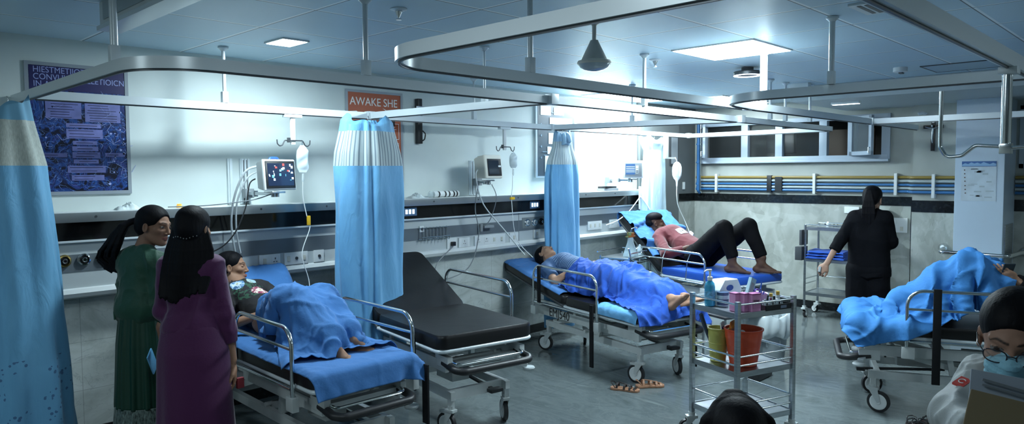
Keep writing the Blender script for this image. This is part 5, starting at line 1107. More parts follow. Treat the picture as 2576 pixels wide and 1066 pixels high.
# ---------------------------------------------------------------- smooth surfaces from distance fields (people, clothes, hair)
import openvdb
def A3(p): return np.array([p[0], p[1], p[2]], np.float32)
def cap(p0, p1, r0, r1=None, k=.02): return ('c', A3(p0), A3(p1), r0, r0 if r1 is None else r1, k)
def cyl_(p0, p1, r0, r1=None, k=.02, flat=3): return ('t', A3(p0), A3(p1), r0, r0 if r1 is None else r1, k, flat)
def ell(c, rad, k=.02, M=None, sub=False): return ('s' if sub else 'e', A3(c), np.array(rad, np.float32), None if M is None else np.array([list(r_)[:3] for r_ in M][:3], np.float32), k)
def prim_eval(p, X, Y, Z):
    if p[0] in 'ct':
        a, b, r0, r1 = p[1:5]; d = b-a; L2 = float(d@d)+1e-9
        x, y, z = X-a[0], Y-a[1], Z-a[2]; t = (x*d[0]+y*d[1]+z*d[2])/L2; tc = np.clip(t, 0, 1)
        x = x-tc*d[0]; y = y-tc*d[1]; z = z-tc*d[2]; q = np.sqrt(x*x+y*y+z*z)-(r0+(r1-r0)*tc)
        if p[0] == 't':
            L = math.sqrt(L2)
            if p[6] & 1: q = np.maximum(q, -t*L)
            if p[6] & 2: q = np.maximum(q, (t-1)*L)
        return q
    c, rad, M = p[1], p[2], p[3]; x, y, z = X-c[0], Y-c[1], Z-c[2]
    if M is not None: x, y, z = M[0, 0]*x+M[1, 0]*y+M[2, 0]*z, M[0, 1]*x+M[1, 1]*y+M[2, 1]*z, M[0, 2]*x+M[1, 2]*y+M[2, 2]*z
    k0 = np.sqrt((x/rad[0])**2+(y/rad[1])**2+(z/rad[2])**2)+1e-9; k1 = np.sqrt((x/rad[0]**2)**2+(y/rad[1]**2)**2+(z/rad[2]**2)**2)+1e-9
    return k0*(k0-1)/k1
def prim_bb(p):
    if p[0] in 'ct': r = max(p[3], p[4]); return np.minimum(p[1], p[2])-r, np.maximum(p[1], p[2])+r
    r = p[2].max(); return p[1]-r, p[1]+r
def field(prims, vox, pad=.025):
    bb = [prim_bb(p) for p in prims if p[0] != 's']; lo = np.min([b[0] for b in bb], 0)-pad; hi = np.max([b[1] for b in bb], 0)+pad
    n = np.ceil((hi-lo)/vox).astype(int)+1; F = np.full(n, .08, np.float32)
    ax = [lo[i]+np.arange(n[i], dtype=np.float32)*vox for i in range(3)]
    for p in prims:
        k = p[4] if p[0] in 'es' else p[5]
        l, h = prim_bb(p); m = k+.03
        i0 = np.maximum(((l-m-lo)/vox).astype(int), 0); i1 = np.minimum(((h+m-lo)/vox).astype(int)+2, n)
        if (i1 <= i0).any(): continue
        sl = tuple(slice(a, b) for a, b in zip(i0, i1))
        X = ax[0][sl[0]][:, None, None]; Y = ax[1][sl[1]][None, :, None]; Z = ax[2][sl[2]][None, None, :]
        d = prim_eval(p, X, Y, Z).astype(np.float32); f = F[sl]
        if p[0] == 's': hh = np.clip(.5-.5*(f+d)/k, 0, 1); F[sl] = f*(1-hh)-d*hh+k*hh*(1-hh)
        else: hh = np.clip(.5+.5*(f-d)/k, 0, 1); F[sl] = f*(1-hh)+d*hh-k*hh*(1-hh)
    return F, lo, vox
def sdf_mesh(prims, vox=.005, pad=.025, iso=0.):
    F, lo, vox = field(prims, vox, pad); F = np.clip(F, -.05, .05)
    G = openvdb.FloatGrid(background=.05); G.copyFromArray(F, tolerance=0)
    v, q = G.convertToQuads(isovalue=iso)
    v = v.astype(np.float64)*vox+lo; q = q.astype(np.int64)
    a, b, c, d = (v[q[:, i]] for i in range(4)); vol = np.einsum('ij,ij->', np.cross(c-a, d-b), (a+b+c+d)/4)
    if vol < 0: q = q[:, ::-1]
    return v, q
def vnormals(v, q):
    a, b, c, d = (v[q[:, i]] for i in range(4)); n = np.cross(c-a, d-b); N_ = np.zeros_like(v)
    for i in range(4): np.add.at(N_, q[:, i], n)
    return N_/(np.linalg.norm(N_, axis=1, keepdims=True)+1e-12)
def vnoise(P, seed=0):
    P = np.asarray(P); i = np.floor(P).astype(np.int64); f = P-i; f = f*f*(3-2*f); out = 0
    def h(x, y, z):
        n = (x*374761393+y*668265263+z*1274126177+seed*974711) & 0xffffffff; n = (n ^ (n >> 13))*1103515245 & 0xffffffff; n ^= n >> 16; return (n & 0xffff)/65535.
    for dx in (0, 1):
        for dy in (0, 1):
            for dz in (0, 1):
                w_ = (f[:, 0] if dx else 1-f[:, 0])*(f[:, 1] if dy else 1-f[:, 1])*(f[:, 2] if dz else 1-f[:, 2]); out = out+w_*h(i[:, 0]+dx, i[:, 1]+dy, i[:, 2]+dz)
    return out
def wrinkle(v, q, amp=.006, scale=(9, 9, 9), seed=0, B=None):
    """soft cloth folds: ridged noise along the normals; B optional 3x3 basis"""
    P = v if B is None else v@np.array(B).T
    S = np.array(scale); w_ = np.stack([vnoise(P*S*.6+s_, seed+3) for s_ in (0, 17.3, 41.7)], 1)-.5
    n1 = vnoise(P*S+w_*1.6, seed); n2 = vnoise(P*S*2.1+w_*2.2+9, seed+1)
    rd = (1-np.abs(2*n1-1))**2*.75+(1-np.abs(2*n2-1))**2*.3
    return v+vnormals(v, q)*((rd-.35)*amp)[:, None]
def mesh_obj(name, parts, m, parent=None, cols=None, off=None, label=None):
    vs, fs, cs, b = [], [], [], 0
    for i, (v, q) in enumerate(parts):
        vs.append(v); fs.append(q+b); b += len(v)
        if cols is not None: cs.append(cols[i])
    v = np.concatenate(vs); q = np.concatenate(fs)
    if off is not None: v = v-np.array(off)
    me = bpy.data.meshes.new(name); me.vertices.add(len(v)); me.vertices.foreach_set('co', v.astype(np.float32).ravel())
    me.loops.add(q.size); me.loops.foreach_set('vertex_index', q.astype(np.int32).ravel()); me.polygons.add(len(q)); me.polygons.foreach_set('loop_start', np.arange(0, q.size, 4, dtype=np.int32))
    me.polygons.foreach_set('use_smooth', np.ones(len(q), bool)); me.update(calc_edges=True); me.materials.append(m)
    if cols is not None:
        a = me.color_attributes.new('Col', 'FLOAT_COLOR', 'POINT'); C_ = np.concatenate(cs); a.data.foreach_set('color', np.concatenate([C_, np.ones((len(C_), 1))], 1).astype(np.float32).ravel())
    me.validate()
    o = bpy.data.objects.new(name, me); COL.objects.link(o)
    if parent: o.parent = parent
    if label: o['label'] = label
    return o
# ---- anatomy
def nrm(a): a = np.array(a, float); return a/np.linalg.norm(a)
def hand(w, d, n, side, curl=(.35, .5, .4), spread=.10, s=1.0, thumb=.5):
    """w wrist, d finger direction, n palm facing; side=+1 puts the thumb on n x d side"""
    d = nrm(d); n = nrm(np.array(n)-d*np.dot(n, d)); l = np.cross(n, d)*side; w = np.array(w, float); P = []
    offs = [.029, .0095, -.0095, -.027]; kn = [.088, .093, .088, .080]; ln = [.072, .080, .074, .058]
    P += [ell(w+d*.052*s, (.046*s, .046*s, .017*s), .012, np.stack([d, l, n], 1)), cap(w-d*.02*s, w+d*.03*s, .023*s, .022*s, .015)]
    for i in range(4):
        k_ = w+(d*kn[i]+l*offs[i])*s; P.append(cap(w+(d*.03+l*offs[i]*.7)*s, k_, .012*s, .0098*s, .010))
        dd = nrm(d+l*(offs[i]*spread*30*.35)); p = k_; ang = 0
        cu = curl[0]*(1+.12*i), curl[1]*(1+.1*i), curl[2]
        for j, fr in enumerate((.46, .30, .24)):
            ang += cu[j]; e = p+(dd*math.cos(ang)+n*math.sin(ang))*ln[i]*fr*s; P.append(cap(p, e, (.0092-.0008*j)*s, (.0086-.0009*j)*s, .0025)); p = e
    t0 = w+(d*.022+l*.022)*s; t1 = w+(d*.050+l*.046+n*.012)*s; t2 = t1+nrm(d*.9+l*.45*(1-thumb)+n*thumb)*.032*s; t3 = t2+nrm(d-l*.25*thumb+n*thumb)*.026*s
    P += [cap(t0, t1, .016*s, .0125*s, .014), cap(t1, t2, .011*s, .0098*s, .003), cap(t2, t3, .0098*s, .0078*s, .003)]
    return P
def foot(an, d, u, side=1, s=1.0):
    """an ankle, d toe direction, u up; big toe on side * (d x u)"""
    d = nrm(d); u = nrm(np.array(u)-d*np.dot(u, d)); l = np.cross(d, u)*side; an = np.array(an, float); P = []
    sole = an-u*.075*s
    P += [ell(sole-d*.035*s+u*.018*s, (.036*s, .030*s, .028*s), .02, np.stack([d, l, u], 1)), cap(an, sole-d*.02*s+u*.03*s, .032*s, .032*s, .03),
          cap(an+d*.01*s-u*.01*s, sole+d*.115*s+l*.010*s+u*.018*s, .033*s, .017*s, .03), cap(sole-d*.03*s-l*.012*s+u*.014*s, sole+d*.11*s-l*.024*s+u*.010*s, .020*s, .014*s, .02),
          cap(sole-d*.02*s+l*.010*s+u*.016*s, sole+d*.125*s+l*.024*s+u*.013*s, .020*s, .017*s, .02)]
    for i, (lo_, st, L_, r_) in enumerate(((.026, .132, .040, .0125), (.008, .138, .032, .0088), (-.006, .134, .028, .0082), (-.019, .126, .024, .0078), (-.031, .115, .019, .0076))):
        a = sole+(d*st+l*lo_+u*.013)*s; P += [cap(a-d*.02*s, a+(d*L_-u*.003)*s, r_*s, r_*.92*s, .003)]
    return P
def headframe(c, f, u):
    f = nrm(f); u = nrm(np.array(u)-f*np.dot(u, f)); x = np.cross(f, u); return np.array(c, float), np.stack([x, f, u], 1)      # columns: right, forward, up
def head(hf, s=1.0, fem=True, eyes=True, nk=None, nose=1.0):
    c, Bm = hf; L = lambda x, y, z: c+Bm@(np.array([x, y, z])*s)
    E_ = lambda x, y, z, r, k, sub=False: ell(L(x, y, z), np.array(r)*s, k*s, Bm, sub)
    Cc = lambda a, b, r0, r1, k: cap(L(*a), L(*b), r0*s, r1*s, k*s)
    P = [E_(0, -.018, .040, (.074, .092, .080), .02), E_(0, .022, -.010, (.060, .070, .085), .025), E_(0, .040, -.070, (.040 if fem else .045, .042, .034), .025),
         Cc((-.050, -.002, -.060), (-.018, .062, -.092), .014, .014, .025), Cc((.050, -.002, -.060), (.018, .062, -.092), .014, .014, .025),
         E_(0, .074, -.092, (.017, .014, .014), .016)]
    for s_ in (-1, 1):
        P += [E_(s_*.040, .058, -.018, (.020, .020, .016), .02), E_(s_*.034, .088, .008, (.016, .012, .010), .014, True), E_(s_*.076, -.006, -.008, (.008, .018, .030), .008), E_(s_*.080, -.001, -.004, (.004, .010, .018), .005, True)]
    P += [Cc((-.044, .067, .030), (-.014, .081, .027), .006, .008, .016), Cc((.044, .067, .030), (.014, .081, .027), .006, .008, .016), Cc((0, .084, .024), (0, .104*1.0, -.024), .0062, .0088*nose, .010),
          E_(0, .103, -.029, (.0098*nose, .010, .0088), .008), E_(-.0115*nose, .094, -.032, (.0078, .009, .0070), .005), E_(.0115*nose, .094, -.032, (.0078, .009, .0070), .005)]
    if eyes:
        for s_ in (-1, 1): P += [E_(s_*.0325, .0735, .006, (.0140, .0108, .0092), .005)]
    P += [Cc((-.021, .080, -.059), (0, .0935, -.0565), .0032, .0052, .004), Cc((.021, .080, -.059), (0, .0935, -.0565), .0032, .0052, .004), Cc((-.018, .080, -.064), (0, .0915, -.0665), .0038, .0062, .004), Cc((.018, .080, -.064), (0, .0915, -.0665), .0038, .0062, .004)]
    if nk is not None: P.append(cap(L(0, -.030, -.055), nk, .050*s, .056*s, .02)); 
    return P
def headcols(v, hf, skin, s=1.0, closed=True, lip=(.32, .10, .09), brow=(.012, .009, .008), lipw=1.0):
    c, Bm = hf; q = ((v-c)@Bm)/s; x, y, z = q[:, 0], q[:, 1], q[:, 2]; C_ = np.tile(np.array(skin), (len(v), 1)); ax = np.abs(x)
    def blend(mask, col, a=1.0): C_[:] = C_*(1-mask[:, None]*a)+np.array(col)*mask[:, None]*a
    fr = y > .045
    def sm(d, w_): return np.clip(.5-d/w_, 0, 1)
    blend(sm(np.sqrt(((x)/.024)**2+((z+.0615)/.0088)**2)-1, .35)*fr, np.array(lip)*lipw, .75)
    blend(sm(np.abs(z+.0612+.0022*(ax/.02)**2)-.0009, .0014)*(ax < .021)*fr, (.04, .015, .015), .8)
    zb = .0290+.005*np.clip((ax-.012)/.02, 0, 1)-.008*np.clip((ax-.032)/.015, 0, 1)**2
    blend(sm(np.abs(z-zb)-.0034*np.clip(1.3-(ax-.012)/.045, .4, 1), .003)*(ax > .009)*(ax < .052)*fr, brow, .95)
    if closed: blend(sm(np.abs(z-(.002-.0035*(1-((ax-.0325)/.015)**2)))-.0012, .002)*(np.abs(ax-.0325) < .0155)*fr, brow, .9)
    else:
        e = np.sqrt(((ax-.0325)/.0135)**2+((z-.006)/.0068)**2); blend(sm(e-1, .2)*fr, (.16, .16, .16)); ir = np.sqrt((ax-.0325)**2+(z-.006)**2); blend(sm(ir-.0074, .002)*(e < 1)*fr, (.02, .012, .01)); blend(sm(np.abs(e-1.05)-.08, .1)*(z > .006)*fr, brow, .95)
    for s_ in (-1, 1): blend(sm(np.sqrt((x-s_*.0085)**2+(z+.039)**2)-.0028, .003)*(y > .085), (.06, .025, .02), .8)
    return C_
def haircap(hf, s=1.0, back=.012, low=-.04, front=.062, side=1.0, k=.012):
    c, Bm = hf; L = lambda x, y, z: c+Bm@(np.array([x, y, z])*s); E_ = lambda x, y, z, r, kk, sub=False: ell(L(x, y, z), np.array(r)*s, kk*s, Bm, sub)
    return [E_(0, -.022, .044, (.082*side, .100+back*.3, .086), k), E_(0, -.055, -.005, (.070*side, .060+back, .070), .02),
            E_(0, .094, .002, (.066, .074, front+.018), .008, True), E_(.072, .035, -.045, (.035, .045, .055), .008, True), E_(-.072, .035, -.045, (.035, .045, .055), .008, True)]
def skin_mat(name, rough=.58): return mat(name, (.5, .3, .2), rough, spec=.25, attr='Col', bump=(90, .05, U1))
m_skin = skin_mat('human_skin'); m_hair = mat('black_hair', (.0035, .0035, .005), .6, spec=.12, bump=(110, .12, (1, 1, .08)))
m_nail = mat('nail_varnish', (.55, .58, .60), .2)
def body(parts, root, skin, hf=None, hs=1.0, closed=True, off=None, lip=(.30, .10, .09), flags=None):
    """parts: list of (prims, voxel); the first one holds the head when hf is given"""
    ms, cs = [], []
    for i, (pr_, vx) in enumerate(parts):
        v, q = sdf_mesh(pr_, vx); ms.append((v, q)); cs.append(headcols(v, hf, skin, hs, closed, lip) if (i == 0 and hf is not None) else np.tile(np.array(skin)*(1+.08*(vnoise(v*30, i)-.5))[:, None], (1, 1)))
    return mesh_obj('body', ms, m_skin, root, cs, off)
def garment(name, prims, m, root, vox=.007, amp=.007, scale=(8, 8, 8), seed=0, off=None, extra=None, iso=0., label=None):
    v, q = sdf_mesh(prims, vox, iso=iso); v = wrinkle(v, q, amp, scale, seed); parts = [(v, q)]
    if extra: parts += extra
    return mesh_obj(name, parts, m, root, off=off, label=label)
def strands(paths, root, m, name='hair', base=None, vox=.005, off=None, amp=.004, seed=0):
    v, q = sdf_mesh((base or [])+paths, vox); v = wrinkle(v, q, amp*.1, (60, 60, 9), seed); return mesh_obj(name, [(v, q)], m, root, off=off)
def lock(pts, r0, r1, k=.010):
    P = [Vector(p) for p in pts]; out = []
    for i in range(len(P)-1):
        a, b2, c_, d = P[max(i-1, 0)], P[i], P[i+1], P[min(i+2, len(P)-1)]
        for t in (0, .5): out.append(.5*((2*b2)+(-a+c_)*t+(2*a-5*b2+4*c_-d)*t*t+(-a+3*b2-3*c_+d)*t**3))
    out.append(P[-1]); n = len(out)-1
    return [cap(out[i], out[i+1], r0+(r1-r0)*i/n, r0+(r1-r0)*(i+1)/n, k) for i in range(n)]

# ---------------------------------------------------------------- cloth draped by relaxing a grid over a distance field
def drape(P, rest, solids, steps=160, iters=5, g=.0011, th=.006, fr=.55, ground=None, pins=None, vox=.014, stiff=.9, sub=1):
    F, lo, vx = field(solids, vox, .10); Gx, Gy, Gz = (a.astype(np.float32) for a in np.gradient(F, vx)); sh = np.array(F.shape)
    def look(X):
        t = (X.reshape(-1, 3)-lo)/vx; ok = ((t >= 0) & (t < sh-1.001)).all(1); t = np.clip(t, 0, sh-1.002); i = t.astype(int); f = t-i
        def tri(A_):
            o = 0
            for dx in (0, 1):
                for dy in (0, 1):
                    for dz in (0, 1): o = o+A_[i[:, 0]+dx, i[:, 1]+dy, i[:, 2]+dz]*((f[:, 0] if dx else 1-f[:, 0])*(f[:, 1] if dy else 1-f[:, 1])*(f[:, 2] if dz else 1-f[:, 2]))
            return o
        return np.where(ok, tri(F), 1.), np.stack([tri(Gx), tri(Gy), tri(Gz)], 1)
    X = P.copy(); Vv = np.zeros_like(X); n, m = X.shape[:2]
    sets = []
    for (di, dj, kk) in ((1, 0, 1.), (0, 1, 1.), (1, 1, .5), (1, -1, .5), (2, 0, .35), (0, 2, .35)):
        L_ = rest*math.hypot(di, dj)
        for par in range(2 if di < 2 and dj < 2 else 4):
            st = 2 if di < 2 and dj < 2 else 4
            if di:
                ia = np.arange(par if st == 2 else par, n-di, st); ja = np.arange(max(0, -dj), m-max(0, dj))
                if di == 1 and abs(dj) == 1: pass
                sets.append((ia[:, None], ja[None, :], ia[:, None]+di, ja[None, :]+dj, L_, kk))
            else:
                ja = np.arange(par, m-dj, st); ia = np.arange(n); sets.append((ia[:, None], ja[None, :], ia[:, None], ja[None, :]+dj, L_, kk))
    pin = None if pins is None else X[pins].copy()
    for s_ in range(steps):
        prev = X.copy(); Vv[..., 2] -= g; Vv *= .95; X = X+Vv
        for _ in range(iters):
            for (ia, ja, ib, jb, L_, kk) in sets:
                a, b = X[ia, ja], X[ib, jb]; d = b-a; l = np.sqrt((d*d).sum(-1, keepdims=True))+1e-9
                c = (l-L_)/l*.5*kk*stiff
                if kk < .5: c = np.minimum(c, 0)*1.0      # bending pairs only resist folding
                X[ia, ja] = a+d*c; X[ib, jb] = b-d*c
            if pin is not None: X[pins] = pin
        dd, gr = look(X); dd = dd.reshape(n, m); gr = gr.reshape(n, m, 3); gr = gr/(np.linalg.norm(gr, axis=-1, keepdims=True)+1e-6)
        hit = dd < th; X = np.where(hit[..., None], X+gr*(th-dd)[..., None], X)
        mv = X-prev; tn = mv-gr*(mv*gr).sum(-1, keepdims=True); X = np.where(hit[..., None], X-tn*fr, X)
        if ground is not None: X[..., 2] = np.maximum(X[..., 2], ground)
        Vv = np.clip(X-prev, -.02, .02)
    return X
def cloth_obj(name, X, m, root, thick=.003, label=None, subd=0, fold=.008, sc=(7, 7, 7), seed=1, apex=None, cells=34, up=3):
    def ups(A_):
        n0 = A_.shape[0]; t = np.linspace(0, n0-1, (n0-1)*up+1); i = np.minimum(t.astype(int), n0-2); f = (t-i)[:, None, None]; a0, a1, a2, a3 = A_[np.maximum(i-1, 0)], A_[i], A_[i+1], A_[np.minimum(i+2, n0-1)]
        return .5*(2*a1+(a2-a0)*f+(2*a0-5*a1+4*a2-a3)*f*f+(3*a1-a0-3*a2+a3)*f**3)
    X = ups(np.swapaxes(ups(X), 0, 1)); X = np.swapaxes(X, 0, 1)
    n, m_ = X.shape[:2]; v = X.reshape(-1, 3); q_ = np.array([(i*m_+j, (i+1)*m_+j, (i+1)*m_+j+1, i*m_+j+1) for i in range(n-1) for j in range(m_-1)]); N_ = vnormals(v, q_)
    if N_[:, 2].mean() < 0: N_ = -N_
    W_ = np.stack([vnoise(v*3.1+s_, seed+7) for s_ in (0, 31., 57.)], 1)-.5; a_ = vnoise(v*2.2+3, seed+9)*3.1; u_ = v+W_*.22
    t1 = vnoise(np.stack([(u_[:, 0]*np.cos(a_)+u_[:, 1]*np.sin(a_))*sc[0]*1.6, u_[:, 1]*sc[1]*.35, u_[:, 2]*sc[2]*.5], 1), seed); t2 = vnoise(u_*np.array(sc)*2.0, seed+2)
    h_ = (1-np.abs(2*t1-1))**3.2*.9+(1-np.abs(2*t2-1))**2.5*.25
    if apex:
        for (ax_, ay_, kk, st) in apex:
            dx, dy = v[:, 0]-ax_+W_[:, 0]*.10, v[:, 1]-ay_+W_[:, 1]*.10; rr_ = np.hypot(dx, dy)+1e-6
            nn = vnoise(np.stack([dx/rr_*kk+9, dy/rr_*kk+5, rr_*1.6+3], 1), seed+21); h_ = h_+st*(1-np.abs(2*nn-1))**4*np.clip((rr_-.05)/.18, 0, 1)
    rg = np.random.default_rng(seed+4); lo_, hi_ = v.min(0), v.max(0); S_ = rg.uniform(lo_[:2], hi_[:2], (int(cells), 2)); D = np.sort(np.hypot(v[:, None, 0]+W_[:, None, 0]*.16-S_[None, :, 0], (v[:, None, 1]+W_[:, None, 1]*.16-S_[None, :, 1])*.8), 1)[:, :2]
    h_ = h_+.55*np.exp(-(D[:, 1]-D[:, 0])/.016)+D[:, 0]*2.2
    X = (v+N_*((h_-.2)*fold)[:, None]).reshape(X.shape)
    o = MB().grid(X).build(name, m, root, ang=180, label=label)
    md = o.modifiers.new('solid', 'SOLIDIFY'); md.thickness = thick; md.offset = 0
    return o
# ---------------------------------------------------------------- bed linen and blankets (bed-local coordinates)
def bedsolids(b, z0=None):
    """thick slab under the cloth: seat part + raised back, from overlapping fat capsules"""
    S = []; r = .034; w2 = b.w/2-r+.004
    def slab(M, l0, l1):
        for y in np.linspace(l0+r-.004, l1-r+.004, max(2, int((l1-l0)/.035))): a = M @ V(-w2, y, b.mth-r); c = M @ V(w2, y, b.mth-r); S.append(cap(a, c, r, r, .012))
    slab(Matrix.Translation((0, 0, b.dz)), 0, b.hinge+.02); slab(b.BM, -.02, b.backlen)
    return S
def root_like(b, name, label, cat, group=None):
    o = empty(name, (b.x, b.y, 0), label, cat, rz=b.a, group=group); return o
def gridsheet(x0, x1, y0, y1, sp, zf, amp=.0, seed=0, comp=1.0):
    n, m = int((y1-y0)/sp)+1, int((x1-x0)/sp)+1; rg = np.random.default_rng(seed); P = np.zeros((n, m, 3))
    yy = (y0+y1)/2+(np.arange(n)-(n-1)/2)*sp*comp; xx = (x0+x1)/2+(np.arange(m)-(m-1)/2)*sp*comp
    Y, X = np.meshgrid(yy, xx, indexing='ij'); P[..., 0] = X; P[..., 1] = Y
    q = np.stack([X.ravel()*9, Y.ravel()*9, np.full(X.size, seed*1.7)], 1)
    P[..., 2] = np.vectorize(zf)(X, Y)+amp*(vnoise(q, seed)-.5).reshape(n, m)+amp*.5*(vnoise(q*2.3, seed+5)-.5).reshape(n, m)
    return P
def backz(b, y): return b.top if y < b.hinge else b.top+(y-b.hinge)*math.tan(R(b.backang))+.02
# ---------------------------------------------------------------- patients on the beds
import time as _t
def leg(h, kn, an, r=(.085, .058, .038), k=.03): return [cap(h, kn, r[0], r[1], k), cap(kn, an, r[1], r[2], k)]
def armp(s_, e, w_, r=(.045, .036, .024), k=.02): return [cap(s_, e, r[0], r[1], k), cap(e, w_, r[1], r[2], k)]
BROWN = (.30, .165, .105); TAN = (.36, .21, .14); DEEP = (.095, .050, .034)

# patient 1: flowered black top, knees raised under a blue blanket
P1 = root_like(bed1, 'person', 'woman reclining in black floral top, knees raised under blue blanket', 'person')
hf1 = headframe((-.085, 1.645, 1.070), (.80, -.55, .06), (-.22, .36, .90))
hipL, hipR, knL, knR, anL, anR = (-.09, 1.12, .76), (.09, 1.12, .76), (-.10, .70, .955), (.12, .76, .915), (-.05, .30, .735), (.11, .34, .73)
torso1 = [cap((-.03, 1.12, .76), (-.05, 1.30, .80), .115, .105, .05), cap((-.05, 1.30, .80), (-.08, 1.46, .875), .10, .11, .05), cap((-.18, 1.49, .905), (.02, 1.49, .905), .075, .075, .05)]
arm1L = armp((-.225, 1.49, .90), (-.29, 1.22, .75), (-.11, 1.10, .82)); arm1R = armp((.08, 1.50, .91), (.20, 1.28, .78), (.06, 1.08, .84))
torso1=[cap(tuple(p[1]),tuple(p[2]),p[3]*.78,p[4]*.78,.04) for p in torso1]
body([(head(hf1, .98, nk=(-.085, 1.55, .955)), .0028), (arm1L+hand((-.11, 1.10, .82), (.9, -.25, .1), (0, -.3, -1), 1, s=.92), .0038), (arm1R+hand((.06, 1.08, .84), (-.7, -.5, .1), (0, -.3, -1), -1, s=.92), .0038),
      (torso1+leg(hipL, knL, anL)+leg(hipR, knR, anR), .009), (foot(anL, (.35, -.93, -.04), (0, .05, 1), 1, .95)+foot(anR, (.55, -.83, -.02), (0, .05, 1), -1, .95), .0035)], P1, BROWN, hf1, .98)
m_flor, nt, N, Lk, b = node_mat('black_floral_shirt_cloth'); tcn = N.new('ShaderNodeTexCoord'); oc = tcn.outputs['Object']
def spot(cx, cy, cz, r_): 
    d = N.new('ShaderNodeVectorMath'); d.operation = 'DISTANCE'; Lk.new(oc, d.inputs[0]); d.inputs[1].default_value = (cx, cy, cz); return mathn(N, Lk, 'LESS_THAN', d.outputs['Value'], r_), d.outputs['Value']
c = (.010, .010, .012)
vo = N.new('ShaderNodeTexVoronoi'); vo.inputs['Scale'].default_value = 62; Lk.new(oc, vo.inputs['Vector']); vcol = sepn(N, Lk, vo.outputs['Color'])
leafm, _ = spot(-.085, 1.36, .965, .115); lf = mathn(N, Lk, 'MULTIPLY', leafm, mathn(N, Lk, 'GREATER_THAN', vcol[0], .62)); c = mixn(N, Lk, lf, c, (.025, .085, .05))
for (x, y, z, r_, pc, cc) in ((-.035, 1.305, .945, .060, (.42, .06, .14), (.75, .72, .60)), (-.145, 1.425, .985, .048, (.10, .28, .55), (.6, .7, .75)), (-.045, 1.435, .99, .036, (.45, .55, .50), (.3, .5, .6))):
    mk, dv = spot(x, y, z, r_); n1 = noisen(N, Lk, oc, 48, 2, 1.5); pet = rampn(N, Lk, n1, [(.42, tuple(v*.45 for v in pc)), (.5, pc), (.6, cc)])
    c = mixn(N, Lk, mk, c, pet); mk2, _ = spot(x, y, z, r_*.45); c = mixn(N, Lk, mk2, c, cc); mk3, _ = spot(x, y, z, r_*.14); c = mixn(N, Lk, mk3, c, (.35, .30, .05))
Lk.new(c, b.inputs['Base Color']); b.inputs['Roughness'].default_value = .8
garment('shirt', [cap((-.03, 1.10, .77), (-.05, 1.30, .81), .128, .116, .05), cap((-.05, 1.30, .81), (-.08, 1.46, .88), .112, .120, .05), cap((-.18, 1.49, .905), (.02, 1.49, .905), .086, .086, .05),
                  cyl_((-.225, 1.49, .90), (-.265, 1.34, .82), .062, .060, .03, 2), cyl_((.08, 1.50, .91), (.15, 1.37, .84), .062, .060, .03, 2), ell((-.09, 1.575, 1.00), (.065, .075, .06), .01, sub=True)], m_flor, P1, .006, .010, (9, 9, 9), 3)
HB = hf1; c0, B0 = HB; hl = lambda x, y, z: tuple(c0+B0@np.array([x, y, z]))
strands(lock([hl(0, -.08, .05), hl(.0, -.13, .0), hl(-.01, -.14, -.08), hl(-.02, -.12, -.16)], .035, .022)+lock([hl(-.05, -.08, .02), hl(-.06, -.10, -.06), hl(-.05, -.08, -.14)], .022, .012), P1, m_hair, base=haircap(hf1, .98), vox=.0038)
MB().lathe([(.001, -.005), (.005, 0), (.001, .005)], hl(-.079, .0, -.040), 8).build('earring', chrome, P1)
q = MB().tube([(-.16, 1.50, .985), (-.13, 1.55, .995), (-.10, 1.56, 1.0)], .004, 6).tube([(.0, 1.50, .985), (-.035, 1.55, .995), (-.06, 1.56, 1.0)], .004, 6); q.build('neck_strap', blackf, P1)
# blanket over patient 1
sol = bedsolids(bed1)+[cap((-.03, 1.10, .77), (-.05, 1.30, .81), .13, .12, .05)]+leg(hipL, knL, (-.05, .36, .77), (.10, .075, .05))+leg(hipR, knR, (.11, .42, .77), (.10, .075, .05))
Pz = gridsheet(-.41, .41, .17, 1.04, .0245, lambda X, Y: 1.16-.0*Y, .10, 3, .88)
X_ = drape(Pz, .0245, sol, 110, 5, th=.022, fr=.6, ground=.30)
BL1 = root_like(bed1, 'blanket', 'crumpled blue blanket tented over the knees of the flowered-top patient', 'blanket'); cloth_obj('cover', X_, sheetb, BL1, fold=.017, seed=3, apex=[(0, .75, 4.2, 1.3)], cells=46)
# sheet on bed 1: over the back and seat, hanging over the foot
Pz = gridsheet(-.36, .40, -.12, 1.86, .030, lambda X, Y: np.where(Y < 1.34, .70, .74+(Y-1.34)*.85), .012, 6, .985)
X_ = drape(Pz, .030, bedsolids(bed1), 60, 4, th=.013, fr=.7)
SH1 = root_like(bed1, 'bed_sheet', 'blue sheet spread on the flowered-top patient bed, hanging over its foot', 'bed sheet'); cloth_obj('sheet', X_, sheetb, SH1)

